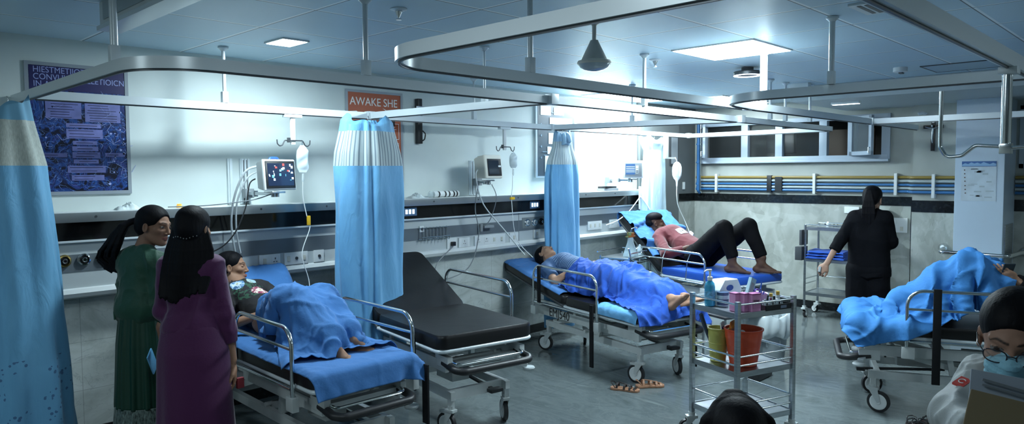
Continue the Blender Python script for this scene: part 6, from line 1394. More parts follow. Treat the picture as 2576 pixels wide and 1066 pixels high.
# patient 3: blue shirt, lying flat on bed EMJ540
P3 = root_like(bed3, 'person', 'patient lying flat in navy striped shirt, eyes closed, hands on belly', 'person')
hf3 = headframe((-.02, 1.80, .885), (.30, -.30, .90), (-.05, .93, .36))
knL, knR, anL, anR = (-.08, .62, .78), (.10, .62, .78), (-.04, .15, .69), (.10, .13, .69)
ts = [cap((0, 1.05, .72), (0, 1.30, .77), .115, .105, .05), cap((0, 1.30, .77), (0, 1.50, .80), .11, .115, .05), cap((-.11, 1.56, .80), (.11, 1.56, .80), .075, .075, .05)]
ts=[cap(tuple(p[1]),tuple(p[2]),p[3]*.78,p[4]*.78,.04) for p in ts]
body([(head(hf3, .98, fem=False, nk=(0, 1.63, .82)), .0028), (armp((-.185, 1.55, .78), (-.27, 1.27, .70), (-.10, 1.13, .84), (.048, .040, .027))+hand((-.10, 1.13, .84), (.75, -.45, .25), (.1, -.3, -1), 1), .0038),
      (armp((.18, 1.55, .79), (.24, 1.28, .74), (.08, 1.12, .86), (.048, .040, .027))+hand((.08, 1.12, .86), (-.8, -.4, .1), (0, -.3, -1), -1), .0038), (ts+leg((-.09, 1.05, .72), knL, anL)+leg((.09, 1.05, .72), knR, anR), .009),
      (foot((-.02, -.02, .70), (.2, -.75, .62), (0, .6, .75), 1)+foot((.12, -.03, .70), (.45, -.80, .40), (.0, .4, .9), -1)+[cap(anL, (-.02, -.02, .70), .036, .034, .02), cap(anR, (.12, -.03, .70), .036, .034, .02)], .0035)], P3, TAN, hf3, .98)
m_strp, nt, N, Lk, b = node_mat('navy_striped_shirt_cloth'); tcn = N.new('ShaderNodeTexCoord'); s = sepn(N, Lk, tcn.outputs['Object'])
k_ = mathn(N, Lk, 'LESS_THAN', mathn(N, Lk, 'FRACT', mathn(N, Lk, 'MULTIPLY', s[1], 42)), .16); k_ = mathn(N, Lk, 'MULTIPLY', k_, mathn(N, Lk, 'LESS_THAN', mathn(N, Lk, 'ABSOLUTE', s[0]), .13))
Lk.new(mixn(N, Lk, k_, (.035, .085, .19), (.25, .36, .50)), b.inputs['Base Color']); b.inputs['Roughness'].default_value = .8
garment('shirt', [cap((0, 1.02, .73), (0, 1.30, .78), .125, .118, .05), cap((0, 1.30, .78), (0, 1.50, .81), .12, .128, .05), cap((-.11, 1.56, .80), (.11, 1.56, .80), .088, .088, .05), cyl_((-.185, 1.55, .78), (-.245, 1.36, .72), .072, .068, .03, 2), cyl_((.18, 1.55, .79), (.22, 1.37, .76), .072, .068, .03, 2), ell((0, 1.69, .88), (.07, .075, .06), .01, sub=True)], m_strp, P3, .006, .010, (9, 9, 9), 5)
strands([], P3, m_hair, base=haircap(hf3, .97, back=.004, front=.060, k=.010), vox=.0038, amp=.005)
sol = bedsolids(bed3)+[cap((0, 1.05, .72), (0, 1.30, .77), .12, .11, .05)]+leg((-.09, 1.05, .74), knL, (-.02, .10, .70), (.11, .085, .055))+leg((.09, 1.05, .74), knR, (.12, .08, .70), (.11, .085, .055))
Pz = gridsheet(-.42, .50, -.13, 1.25, .028, lambda X, Y: .98+0*X, .10, 9, .86)
X_ = drape(Pz, .028, sol, 110, 5, th=.024, fr=.55, ground=.36)
BL3 = root_like(bed3, 'blanket', 'bright royal blue blanket over the legs of the patient in striped shirt', 'blanket'); cloth_obj('cover', X_, sheetd, BL3, fold=.024, seed=5, apex=[(-.1, .9, 3.6, 1.0)], cells=44)
Pz = gridsheet(-.39, .44, 1.02, 2.05, .034, lambda X, Y: .70+(Y-1.0)*.22+.04, .012, 16, .99)
X_ = drape(Pz, .034, bedsolids(bed3), 50, 4, th=.013, fr=.75)
SH3 = root_like(bed3, 'bed_sheet', 'blue sheet under the head of the striped-shirt patient, overhanging the bed head', 'bed sheet'); cloth_obj('sheet', X_, sheetb, SH3)
Pz = gridsheet(-.44, .43, -.03, .50, .030, lambda X, Y: .65+0*X, .02, 19, .98)
X_ = drape(Pz, .030, bedsolids(bed3), 60, 4, th=.016, fr=.7)
SH3b = root_like(bed3, 'bed_sheet', 'pale blue sheet at the foot end of the EMJ540 bed', 'bed sheet'); cloth_obj('sheet', X_, sheetl, SH3b)
q = MB(); q.tube([(-.17, 1.20, .78), (-.20, 1.22, .80), (-.23, 1.22, .74), (-.20, 1.20, .69)], .006, 8, fil=.02).build('cannula_tube', mat('pale_blue_tube', (.35, .6, .8), .3), P3)
MB().box(-.04, .05, 1.06, 1.12, .865, .885, bev=.008).build('gauze_pad', whitep, P3)

# patient 4: red sweater, black trousers, knees up
P4 = root_like(bed4, 'person', 'barefoot man in red sweater and black trousers lying with knees raised', 'person')
hf4 = headframe((-.05, 1.47, 1.13), (.78, -.60, .10), (-.12, .22, .95))
knL, knR, anL, anR = (-.13, .36, 1.15), (.11, .25, 1.17), (-.10, .27, .80), (.13, .10, .80)
ts = [cap((0, .80, .82), (0, 1.05, .90), .12, .11, .05), cap((0, 1.05, .90), (0, 1.24, .99), .11, .12, .05), cap((-.12, 1.28, 1.01), (.12, 1.28, 1.01), .078, .078, .05)]
ts=[cap(tuple(p[1]),tuple(p[2]),p[3]*.78,p[4]*.78,.04) for p in ts]
body([(head(hf4, 1.0, fem=False, nk=(0, 1.35, 1.04), nose=1.15), .0030), (armp((-.19, 1.27, .99), (-.29, 1.03, .83), (-.10, .88, .91), (.05, .042, .028))+hand((-.10, .88, .91), (.85, -.35, .05), (0, -.2, -1), 1, s=1.05), .004),
      (armp((.19, 1.27, .99), (.27, 1.02, .86), (.08, .86, .94), (.05, .042, .028))+hand((.08, .86, .94), (-.9, -.2, .0), (0, -.2, -1), -1, s=1.05), .004), (ts+leg((-.09, .78, .82), knL, anL)+leg((.09, .78, .82), knR, anR), .010),
      (foot(anL, (.45, -.88, -.05), (0, 0, 1), 1, 1.1)+foot(anR, (.50, -.85, -.06), (0, 0, 1), -1, 1.1)+[cap((-.105, .26, .86), anL, .04, .036, .02), cap((.135, .09, .86), anR, .04, .036, .02)], .0038)], P4, DEEP, hf4, 1.0, lip=(.16, .06, .05))
m_red = mat('brick_red_sweater', (.105, .009, .015), .85, noise=(6, .15, U1), sheen=.2); m_blk = mat('black_trouser_cloth', (.004, .004, .005), .85, spec=.12)
sw = [cap((0, .80, .84), (0, 1.05, .91), .135, .125, .05), cap((0, 1.05, .91), (0, 1.24, .995), .125, .135, .05), cap((-.12, 1.28, 1.01), (.12, 1.28, 1.01), .092, .092, .05)]
for s_, e, wr in ((-1, (-.29, 1.03, .83), (-.15, .92, .885)), (1, (.27, 1.02, .86), (.13, .90, .92))): sw += [cap((s_*.19, 1.27, .99), e, .068, .058, .03), cyl_(e, wr, .058, .046, .02, 2)]
garment('sweater', sw+[ell((0, 1.40, 1.09), (.065, .06, .06), .01, sub=True)], m_red, P4, .0065, .010, (8, 8, 8), 7)
garment('trousers', [cap((-.06, .80, .82), (.06, .80, .82), .135, .135, .05)]+[x for a, b_, c_ in (((-.09, .78, .83), knL, (-.10, .265, .86)), ((.09, .78, .83), knR, (.135, .10, .87))) for x in (cap(a, b_, .115, .088, .03), cyl_(b_, c_, .085, .058, .02, 2))], m_blk, P4, .007, .008, (7, 7, 7), 9)
strands([], P4, m_hair, base=[ell(tuple(hf4[0]+hf4[1]@np.array([0, -.012, .072])), (.079, .100, .068), .02, hf4[1]), ell(tuple(hf4[0]+hf4[1]@np.array([0, -.050, .02])), (.070, .066, .048), .02, hf4[1]), ell(tuple(hf4[0]+hf4[1]@np.array([0, .110, .0])), (.09, .070, .078), .006, hf4[1], True), ell(tuple(hf4[0]+hf4[1]@np.array([.085, .03, -.02])), (.03, .05, .055), .006, hf4[1], True), ell(tuple(hf4[0]+hf4[1]@np.array([-.085, .03, -.02])), (.03, .05, .055), .006, hf4[1], True)], vox=.0038, amp=.009, seed=4)
NF = nrm((0, -.42, .91)); tv = nrm((0, .91, .42)) if False else np.cross(NF, (1, 0, 0))
g = MB(); gx = np.array([1, 0, 0.]); gy = nrm(np.cross(NF, gx))
oc_ = np.array((.04, 1.09, 1.06)); vs = []
from mathutils.bvhtree import BVHTree
swo = [o for o in bpy.data.objects if o.name.startswith('sweater')][-1]; bvh_ = BVHTree.FromPolygons([v.co.copy() for v in swo.data.vertices], [tuple(p.vertices) for p in swo.data.polygons])
def onto(p, d_=.003):
    h_ = bvh_.ray_cast(Vector(p)+Vector(NF)*.25, -Vector(NF)); return np.array(h_[0])+NF*d_ if h_[0] is not None else np.array(p)
for i in range(19):
    for j in range(9): vs.append(onto(oc_+gx*(i/18-.5)*.20+gy*(j/8-.5)*.11))
g.add(vs, [(i*9+j, i*9+j+1, (i+1)*9+j+1, (i+1)*9+j) for i in range(18) for j in range(8)]); g.build('chest_print', mat('white_chest_print', (.78, .76, .76), .7), P4, thick=.003)
tx = text('chest_lettering', 'HI2X', .078, bink, P4, frame(oc_-gx*.085-gy*.028, gx, gy, NF), .0002, .92)
for v_ in tx.data.vertices: v_.co = Vector(onto(v_.co, .011))
q = MB(); q.tube([(-.22, 1.08, .92), (-.235, 1.02, .90), (-.25, .98, .86)], .003, 6).box(-.27, -.17, 1.05, 1.10, .885, .895, Matrix.Identity(4)).build('arm_dressing', mat('silver_tape', (.5, .52, .52), .3), P4)
Pz = gridsheet(-.38, .42, .98, 2.02, .034, lambda X, Y: .80+(Y-1.0)*.82+.05, .014, 26, .98)
X_ = drape(Pz, .034, bedsolids(bed4), 55, 4, th=.013, fr=.75)
SH4 = root_like(bed4, 'bed_sheet', 'blue sheet draped over the raised back behind the red-sweater man', 'bed sheet'); cloth_obj('sheet', X_, sheetb, SH4)

# patient 5: under the tented blanket, hand with phone
P5 = root_like(bed5, 'person', 'patient in black sleeves under tented blanket, open hand holding a phone', 'person')
hf5 = headframe((0, 1.72, 1.08), (0, -.75, .65), (0, .6, .8))
knL, knR, anL, anR = (-.14, .80, 1.01), (.14, .72, 1.04), (-.10, .42, .75), (.12, .36, .75)
ts = [cap((0, 1.15, .80), (0, 1.35, .86), .12, .11, .05), cap((0, 1.35, .86), (0, 1.52, .93), .11, .12, .05), cap((-.11, 1.55, .95), (.11, 1.55, .95), .075, .075, .05)]
wr5 = (.20, .985, .985)
ts=[cap(tuple(p[1]),tuple(p[2]),p[3]*.78,p[4]*.78,.04) for p in ts]
body([(head(hf5, 1.0, nk=(0, 1.62, .98)), .004), (armp((.17, 1.54, .94), (.26, 1.24, .84), wr5)+hand(wr5, (.25, -.80, .62), (-.75, .10, .45), -1, curl=(.12, .12, .1), spread=.05), .0036),
      (armp((-.17, 1.54, .94), (-.24, 1.26, .86), (-.07, 1.02, .97))+hand((-.07, 1.02, .97), (.55, -.75, .10), (.3, .2, -.8), 1, curl=(.6, .8, .5)), .0036), (ts+leg((-.09, 1.12, .80), knL, anL)+leg((.09, 1.12, .80), knR, anR), .010)], P5, (.42, .24, .16), hf5, 1.0)
garment('black_top', [cap((0, 1.12, .81), (0, 1.35, .87), .135, .125, .05), cap((0, 1.35, .87), (0, 1.52, .94), .125, .135, .05), cap((-.11, 1.55, .95), (.11, 1.55, .95), .09, .09, .05), cap((.17, 1.54, .94), (.26, 1.24, .84), .065, .055, .03), cyl_((.26, 1.24, .84), (.208, 1.02, .97), .052, .038, .02, 2),
                      cap((-.17, 1.54, .94), (-.24, 1.26, .86), .065, .055, .03), cyl_((-.24, 1.26, .86), (-.10, 1.07, .95), .052, .04, .02, 2)], m_blk, P5, .007, .008, (8, 8, 8), 15)
strands([], P5, m_hair, base=haircap(hf5, 1.0), vox=.005)
sol = bedsolids(bed5)+[cap((0, 1.15, .80), (0, 1.35, .86), .12, .11, .05)]+leg((-.09, 1.12, .82), knL, (-.10, .40, .76), (.11, .08, .06))+leg((.09, 1.12, .82), knR, (.12, .33, .76), (.11, .08, .06))
Pz = gridsheet(-.52, .52, -.14, 1.10, .029, lambda X, Y: 1.14+0*X, .12, 31, .88)
X_ = drape(Pz, .029, sol, 110, 5, th=.022, fr=.5, ground=.50)
BL5 = root_like(bed5, 'blanket', 'large blue blanket tented high over knees on the right bed', 'blanket'); cloth_obj('cover', X_, mat('sky_blue_blanket_cotton', (.045, .20, .50), .75, spec=.25, bump=(60, .12, U1)), BL5, fold=.027, sc=(6, 6, 6), seed=8, apex=[(0, .74, 3.6, 1.5)], cells=36)
PH = root_like(bed5, 'phone', 'dark slim phone held upright in the patient hand at right', 'phone')
MB().box(-.036, .036, -.004, .004, -.072, .072, Matrix.Translation((.215, .93, 1.04)) @ Matrix.Rotation(R(-75), 4, 'Z') @ Matrix.Rotation(R(-28), 4, 'X'), bev=.003).build('case', mat('phone_case', (.05, .07, .09), .2, .5), PH)

# ---------------------------------------------------------------- standing women
def wroot(p, label, name='person'): return empty(name, (p[0], p[1], 0), label, 'person')
def skirt(name, m, root, c, f, rings, pleats, amp, off, n=180, seed=0):
    """rings: (z, half width, half depth, shift along f)"""
    f = nrm((f[0], f[1], 0)); r_ = np.array([f[1], -f[0], 0]); zs = np.linspace(rings[0][0], rings[-1][0], 60); rr = np.array(rings); rg = np.random.default_rng(seed); ph = rg.uniform(0, 6.28, 5)
    P = np.zeros((60, n+1, 3))
    for i, z in enumerate(zs):
        hw, hd, sh = (np.interp(-z, -rr[:, 0], rr[:, k]) for k in (1, 2, 3)); t = np.linspace(0, 2*PI, n+1); g = (i/59)**.6
        w_ = 1+amp*g*(np.cos(pleats*t+1.2*np.sin(3*t+ph[0])+.6*np.sin(z*3+ph[1])))+amp*.5*g*np.cos((pleats*1.7//1)*t+ph[2])
        w_[-1] = w_[0]
        P[i] = np.array(c)+np.outer(np.cos(t)*hw*w_, r_)+np.outer(np.sin(t)*hd*w_+sh, f)-np.array(off); P[i, :, 2] = z
    return MB().grid(P).build(name, m, root, ang=180, thick=.004)
def woman(base, fb, hfc, hff, hfu, skin, off, sh_l, sh_r, el_l, wr_l, el_r, wr_r, hl=None, hr_=None, s=1.0, hgt=1.0, facecols=True):
    """returns the body parts; shoulders etc. in world coordinates"""
    b3 = np.array([base[0], base[1], 0.]); f = nrm((fb[0], fb[1], 0)); r_ = np.array([f[1], -f[0], 0]); W = lambda a, d, z: b3+r_*a+f*d+np.array([0, 0, z])
    T = [cap(W(-.04, 0, .86), W(.04, 0, .86), .07, .07, .04), cap(W(0, 0, .86), W(0, .01, 1.04), .085, .075, .04), cap(W(-.03, 0, 1.05), W(-.05, 0, 1.20), .065, .065, .03), cap(W(.03, 0, 1.05), W(.05, 0, 1.20), .065, .065, .03), cap(sh_l, sh_r, .036, .036, .03)]
    T += leg(W(-.08, 0, .84), W(-.08, .02, .46), W(-.08, -.01, .09), (.07, .05, .035))+leg(W(.08, 0, .84), W(.08, .02, .46), W(.08, -.01, .09), (.07, .05, .035))
    hf = headframe(hfc, hff, hfu); nk = tuple((np.array(sh_l)+np.array(sh_r))/2+np.array([0, 0, .03]))
    parts = [(head(hf, s, nk=nk), .003)]
    for (sh, e, w_, hd) in ((sh_l, el_l, wr_l, hl), (sh_r, el_r, wr_r, hr_)): parts.append((armp(sh, e, w_, (.042, .034, .023))+(hd or []), .004))
    parts.append((T, .010)); parts.append((foot(W(-.08, -.01, .09), f, (0, 0, 1), 1, .95)+foot(W(.08, -.01, .09), f, (0, 0, 1), -1, .95), .004))
    return parts, hf, W
# woman in purple, back to the camera
bp_ = (1.60, 4.07); fb = (.62, .78); off = np.array([bp_[0], bp_[1], 0]); r_ = np.array([.78, -.62, 0]); F_ = np.array([.62, .78, 0])
PW = wroot(bp_, 'woman standing in dark purple tunic, long black hair, back turned')
Wp = lambda a, d, z: tuple(np.array([bp_[0], bp_[1], 0])+r_*a+F_*d+np.array([0, 0, z]))
hd_r = hand(Wp(.20, .02, .66), (.05, -.05, -1), (-.6, .2, 0), 1, curl=(.3, .4, .3), s=.92); hd_l = hand(Wp(.11, .02, .64), (.5, -.3, -.75), (.2, -.6, 0), -1, curl=(.5, .6, .4), s=.92)
parts, hfp, _ = woman(bp_, fb, Wp(.022, .0, 1.44), (.80, .55, -.18), (.05, .1, 1), BROWN, off, Wp(-.122, 0, 1.24), Wp(.122, 0, 1.24), Wp(-.165, .02, .98), Wp(.02, .06, .80), Wp(.175, -.02, .96), Wp(.20, .02, .70), hd_l, hd_r, .97)
body(parts, PW, BROWN, hfp, .97, False, off)
m_pur = mat('dark_purple_tunic_cloth', (.060, .007, .055), .7, spec=.3, sheen=.25, bump=(70, .1, U1)); m_grn = mat('bottle_green_dress_cloth', (.008, .055, .031), .6, spec=.35, sheen=.15, bump=(70, .1, U1)); m_grnd = mat('dark_green_satin', (.006, .040, .024), .38, spec=.5)
def topw(Wf, el_l, cl, el_r, cr, wz=.90, sw_=.122): return [cap(Wf(-.045, 0, wz), Wf(.045, 0, wz), .122, .122, .05), cap(Wf(0, 0, wz), Wf(0, .005, 1.06), .118, .108, .05), cap(Wf(-.035, 0, 1.06), Wf(-.045, -.005, 1.20), .088, .084, .05), cap(Wf(.035, 0, 1.06), Wf(.045, -.005, 1.20), .088, .084, .05), cap(Wf(-sw_+.01, 0, 1.235), Wf(sw_-.01, 0, 1.235), .052, .052, .05), cap(Wf(-.05, 0, 1.27), Wf(.05, 0, 1.27), .060, .060, .04),
    cap(Wf(-sw_, 0, 1.24), el_l, .052, .050, .03), cyl_(el_l, cl, .050, .042, .02, 2), cap(Wf(sw_, 0, 1.24), el_r, .052, .050, .03), cyl_(el_r, cr, .050, .042, .02, 2)]
garment('tunic', topw(Wp, Wp(-.165, .02, .98), Wp(-.05, .05, .86), Wp(.175, -.02, .96), Wp(.190, .005, .80)), m_pur, PW, .006, .015, (8, 8, 5), 21, off)
skirt('tunic_skirt', m_pur, PW, (bp_[0], bp_[1], 0), fb, [(.98, .120, .105, 0), (.90, .165, .130, -.01), (.76, .190, .150, -.015), (.45, .200, .160, -.01), (.22, .215, .17, 0)], 7, .018, off, seed=2)
garment('trousers', [cyl_(Wp(-.08, .01, .6), Wp(-.08, 0, .05), .085, .075, .01), cyl_(Wp(.08, .01, .6), Wp(.08, 0, .05), .085, .075, .01)], m_pur, PW, .009, .006, (6, 6, 6), 23, off)
pp = []; random.seed(8)
for i in range(60):
    a = -.105+.23*(i/59)+random.uniform(-.004, .004); top_ = Wp(a*.55, -.085+.05*abs(a)/.1, 1.46+.03*random.random()); zb = min(1.10, 1.04+.03*random.random()+abs(a+.03)*.5)
    pp += lock([top_, Wp(a*1.0-.008, -.110+.06*abs(a)/.1, 1.33), Wp(a*1.10-.022, -.120+.05*abs(a)/.1, 1.20), Wp(a*1.02-.030+random.uniform(-.006, .006), -.115, zb)], .012, .005, .004)
strands(pp, PW, m_hair, base=haircap(hfp, 1.02, back=.02, front=.05), vox=.0048, off=off, amp=.006, seed=2)
q = MB()
for i in range(9): a = -.06+.12*i/8; p_ = np.array(Wp(a, -.125+.10*(a/.07)**2*.4, 1.405+.006*math.sin(i)))-off; q.lathe([(.001, -.004), (.0045, 0), (.001, .004)], p_, 7)
q.build('hair_clip', mat('crystal_clip', (.7, .7, .68), .1, .8), PW)
ph_ = empty('phone', Wp(-.235, .02, .70), 'phone with light blue case peeking out left of purple tunic', 'phone', rz=R(-40)); MB().box(-.004, .004, -.036, .036, -.07, .07, Matrix.Rotation(R(35), 4, 'X'), bev=.003).build('case', mat('phone_light_blue', (.15, .45, .75), .2), ph_)
tag(MB().box(-.02, .02, -.012, .012, -.03, .03, bev=.004).build('red_pouch', mat('dark_red_cloth', (.25, .02, .03), .6), loc=V(*Wp(.235, .03, .555))), 'small dark red pouch in the hands of the woman in purple', 'pouch')

# woman in green, turning her head to the right
bg = (1.495, 4.548); fg = (.80, .30); fgn = nrm((*fg, 0)); rg_ = np.array([fgn[1], -fgn[0], 0]); offg = np.array([bg[0], bg[1], 0])
Wg = lambda a, d, z: tuple(offg+rg_*a+fgn*d+np.array([0, 0, z]))
GW = wroot(bg, 'woman in green dress with black ponytail, face turned right')
parts, hfg, _ = woman(bg, fg, (1.565, 4.515, 1.435), (.52, -.82, -.12), (.10, .02, 1), BROWN, offg, Wg(-.122, 0, 1.24), Wg(.122, 0, 1.24), Wg(-.165, .02, .99), Wg(-.10, .22, .86), Wg(.165, .0, .98), Wg(.12, .22, .85),
    hand(Wg(-.10, .22, .86), (.7, .1, -.3), (0, 0, -1), 1, s=.92), hand(Wg(.12, .22, .85), (.4, .4, -.3), (0, 0, -1), -1, s=.92), .97)
body(parts, GW, (.24, .13, .085), hfg, .97, False, offg)
garment('dress_bodice', topw(Wg, Wg(-.165, .02, .99), Wg(-.115, .16, .90), Wg(.165, .0, .98), Wg(.135, .15, .89), .96), m_grn, GW, .006, .020, (9, 9, 7), 31, offg)
skirt('dress_skirt', m_grnd, GW, (bg[0], bg[1], 0), fg, [(1.0, .112, .102, 0), (.93, .132, .125, 0), (.75, .150, .145, 0), (.38, .168, .162, 0)], 17, .05, offg, seed=4)
skirt('lace_hem', mat('silver_speckled_lace', (.10, .14, .13), .35, noise=(140, .95, (1, 1, .3))), GW, (bg[0], bg[1], 0), fg, [(.385, .170, .164, 0), (.12, .190, .184, 0)], 17, .05, offg, seed=4)
q = MB(); q.tube([np.array(Wg(.125*math.cos(t), .112*math.sin(t), .975+.01*math.sin(2*t)))-offg for t in np.linspace(0, 2*PI, 25)], 0, prof=[(-.018, -.003), (.018, -.003), (.018, .003), (-.018, .003)], closed=False)
q.tube([np.array(Wg(-.06, -.115, .975))-offg, np.array(Wg(-.085, -.125, .95))-offg, np.array(Wg(-.075, -.13, .90))-offg], .006, 8, fil=.02); q.build('waist_tie', m_grn, GW)
pp = []; hc, hB = hfg; HL = lambda x, y, z: hc+hB@np.array([x, y, z])
t0 = HL(0, -.115, .03); rdir = np.array([.70, -.71, 0]); bk_ = -np.array([.715, .70, 0])
for i in range(34):
    u1, u2 = random.uniform(-1, 1), random.uniform(-1, 1)
    j = rdir*.018*u1+bk_*.012*u2; pp += lock([t0+j*.6, t0+rdir*(-.075)+bk_*.03+np.array([0, 0, -.035])+j*1.5, t0+rdir*(-.135)+bk_*.05+np.array([0, 0, -.14])+j*2.8, t0+rdir*(-.185+.03*u1)+bk_*.04+np.array([0, 0, -.235+.02*u2])+j*2.2, t0+rdir*(-.125+.04*u1)+bk_*.03+np.array([0, 0, -.30+.02*u2])], .013, .004, .005)
strands(pp, GW, m_hair, base=haircap(hfg, 1.0, back=.004, front=.060), vox=.0042, off=offg, amp=.005, seed=6)

# nurse in black by the far trolley, seen from behind
bn = (7.22, 2.32); fn_ = nrm((.97, .22, 0)); rn = np.array([fn_[1], -fn_[0], 0]); offn = np.array([bn[0], bn[1], 0]); Wn = lambda a, d, z: tuple(offn+rn*a+fn_*d+np.array([0, 0, z]))
NW = wroot(bn, 'nurse in black scrubs with black ponytail, facing the back wall')
wl = (6.97, 2.62, .85)
parts, hfn, _ = woman(bn, fn_, Wn(.02, .03, 1.46), (.95, -.05, -.25), (.1, 0, 1), (.38, .22, .15), offn, Wn(-.13, 0, 1.29), Wn(.13, 0, 1.29), (7.08, 2.53, 1.08), wl, Wn(.185, .03, 1.06), Wn(.10, .22, .98),
    hand(wl, (-.25, .35, -.55), (.4, .1, -.3), -1, curl=(.7, .9, .6)), hand(Wn(.10, .22, .98), (.5, .5, 0), (0, 0, -1), -1), 1.0)
body(parts, NW, (.40, .24, .17), hfn, 1.0, True, offn)
m_scr = mat('black_scrub_cloth', (.0035, .004, .006), .85, spec=.12, bump=(60, .1, U1))
garment('scrub_top', [cap(Wn(-.06, 0, 1.05), Wn(-.07, 0, 1.25), .105, .10, .05), cap(Wn(.06, 0, 1.05), Wn(.07, 0, 1.25), .105, .10, .05), cap(Wn(-.125, 0, 1.29), Wn(.125, 0, 1.29), .062, .062, .05), cap(Wn(-.04, 0, 1.33), Wn(.04, 0, 1.33), .055, .055, .04),
                      cyl_(Wn(-.055, 0, 1.1), Wn(-.065, 0, .74), .118, .125, .05, 2), cyl_(Wn(.055, 0, 1.1), Wn(.065, 0, .74), .118, .125, .05, 2), cap(Wn(-.13, 0, 1.29), (7.08, 2.53, 1.08), .062, .056, .03), cyl_((7.08, 2.53, 1.08), (7.03, 2.57, .98), .056, .050, .02, 2), cap(Wn(.13, 0, 1.29), Wn(.185, .03, 1.06), .062, .056, .03), cyl_(Wn(.185, .03, 1.06), Wn(.14, .12, 1.02), .056, .050, .02, 2)], m_scr, NW, .007, .010, (7, 7, 6), 41, offn)
garment('scrub_trousers', [cap(Wn(-.06, 0, .80), Wn(.06, 0, .80), .125, .125, .04), cyl_(Wn(-.085, 0, .80), Wn(-.095, -.01, .10), .115, .078, .03, 2), cyl_(Wn(.075, 0, .80), Wn(.085, .02, .10), .115, .078, .03, 2)], m_scr, NW, .008, .012, (7, 7, 4), 43, offn)
for s_ in (-1, 1):
    o_ = MB(); v, q_ = sdf_mesh([ell(Wn(s_*.085, .02, .045), (.048, .048, .042), .02), ell(Wn(s_*.09, .10, .032), (.048, .060, .030), .03, np.stack([rn, fn_, (0, 0, 1)], 1)), ell(Wn(s_*.09, -.04, .035), (.04, .045, .034), .03, np.stack([rn, fn_, (0, 0, 1)], 1))], .005)
    mesh_obj('shoe', [(v, q_)], mat('grey_white_shoe', (.35, .38, .40), .4), NW, off=offn)
pp = []; hc, hB = hfn; t0 = hc+hB@np.array([0, -.105, .03])
for i in range(26):
    a, b_ = random.uniform(-1, 1), random.uniform(-1, 1); j = rn*.020*a
    pp += lock([t0+j*.8+np.array([0, 0, .03]), t0-fn_*.03+j*1.9+np.array([0, 0, -.06]), t0-fn_*.035+j*2.7+np.array([0, 0, -.18]), t0-fn_*.015+j*2.2+np.array([0, 0, -.30+.05*b_])], .013, .005, .004)
strands(pp, NW, m_hair, base=haircap(hfn, 1.02, back=.004, front=.055), vox=.005, off=offn, amp=.005)
it = empty('grey_clip', (6.93, 2.66, .80), 'small grey clipped object in the left hand of the nurse', 'clip'); MB().box(-.025, .025, -.012, .012, -.035, .02, Matrix.Rotation(R(25), 4, 'Y'), bev=.004).build('body', greyp, it)

# ---------------------------------------------------------------- people close to the camera
def pd(x, y, d):     # place along the viewing ray of the photograph at a chosen distance
    v_ = fwv0*1805.765+rv0*(x-1288)-uv0*(y-533); return np.array([0, 0, 1.75])+np.array(v_)*d/1805.765
_y, _p, _r = R(44.352), R(3.221), R(-.383); fwv0 = V(math.cos(_y)*math.cos(_p), math.sin(_y)*math.cos(_p), -math.sin(_p)); rv0 = V(math.sin(_y), -math.cos(_y), 0); uv0 = rv0.cross(fwv0)
FW = nrm(fwv0*V(1, 1, 0)); RT = np.array(rv0); UP = np.array([0, 0, 1.])
# masked person with glasses and white jacket
mc = pd(2552, 862, 1.80); ctr = mc-UP*.62
MP = wroot((ctr[0], ctr[1]), 'seated person in white jacket, glasses and blue face mask'); offm = np.array([ctr[0], ctr[1], 0])
ff = nrm(-RT*.60-FW*.75-UP*.26); hfm = headframe(mc, ff, nrm(UP+RT*.06)); hc, hB = hfm; HM = lambda x, y, z: hc+hB@np.array([x, y, z])
side_ = nrm(np.cross(ff*np.array([1, 1, 0]), UP)); fr_ = nrm(ff*np.array([1, 1, 0])); sh0 = mc-UP*.19+fr_*(-.13)
shA, shB = pd(2478, 965, 1.96), pd(2668, 985, 1.88); sh0 = (shA+shB)/2
elA = pd(2412, 1052, 1.90); elB = shB+fr_*.10-UP*.24-side_*.05; wA = pd(2452, 1105, 1.72); wB = elB+fr_*.20+UP*.04+side_*.06
body([(head(hfm, 1.0, nk=tuple(sh0+UP*.05)), .003), (armp(shA, elA, wA)+hand(wA, fr_-side_*.4, (0, 0, -1), 1), .005), (armp(shB, elB, wB)+hand(wB, fr_+side_*.4, (0, 0, -1), -1), .005), ([cap(sh0-UP*.05, sh0-UP*.42, .12, .13, .05)]+leg(sh0-UP*.48+side_*.1, sh0-UP*.46+side_*.12+fr_*.4, sh0*np.array([1, 1, 0])+side_*.12+fr_*.42+UP*.09)+leg(sh0-UP*.48-side_*.1, sh0-UP*.46-side_*.12+fr_*.4, sh0*np.array([1, 1, 0])-side_*.12+fr_*.42+UP*.09), .012)], MP, (.30, .17, .12), hfm, 1.0, False, offm)
m_whj = mat('white_jacket_cloth', (.36, .39, .39), .6, spec=.3, bump=(40, .1, U1))
garment('white_jacket', [cap(sh0-UP*.08-side_*.03, sh0-UP*.42-side_*.03, .10, .12, .05), cap(sh0-UP*.08+side_*.03, sh0-UP*.42+side_*.03, .10, .12, .05), cap(shA-UP*.01, shB-UP*.01, .060, .060, .05), cap(shA, elA, .060, .062, .03), cyl_(elA, wA, .060, .048, .02, 2), cap(shB, elB, .060, .062, .03), cyl_(elB, wB, .060, .048, .02, 2), ell(tuple(hfm[0]), (.085, .085, .125), .02, sub=True)], m_whj, MP, .006, .018, (12, 12, 12), 51, offm)
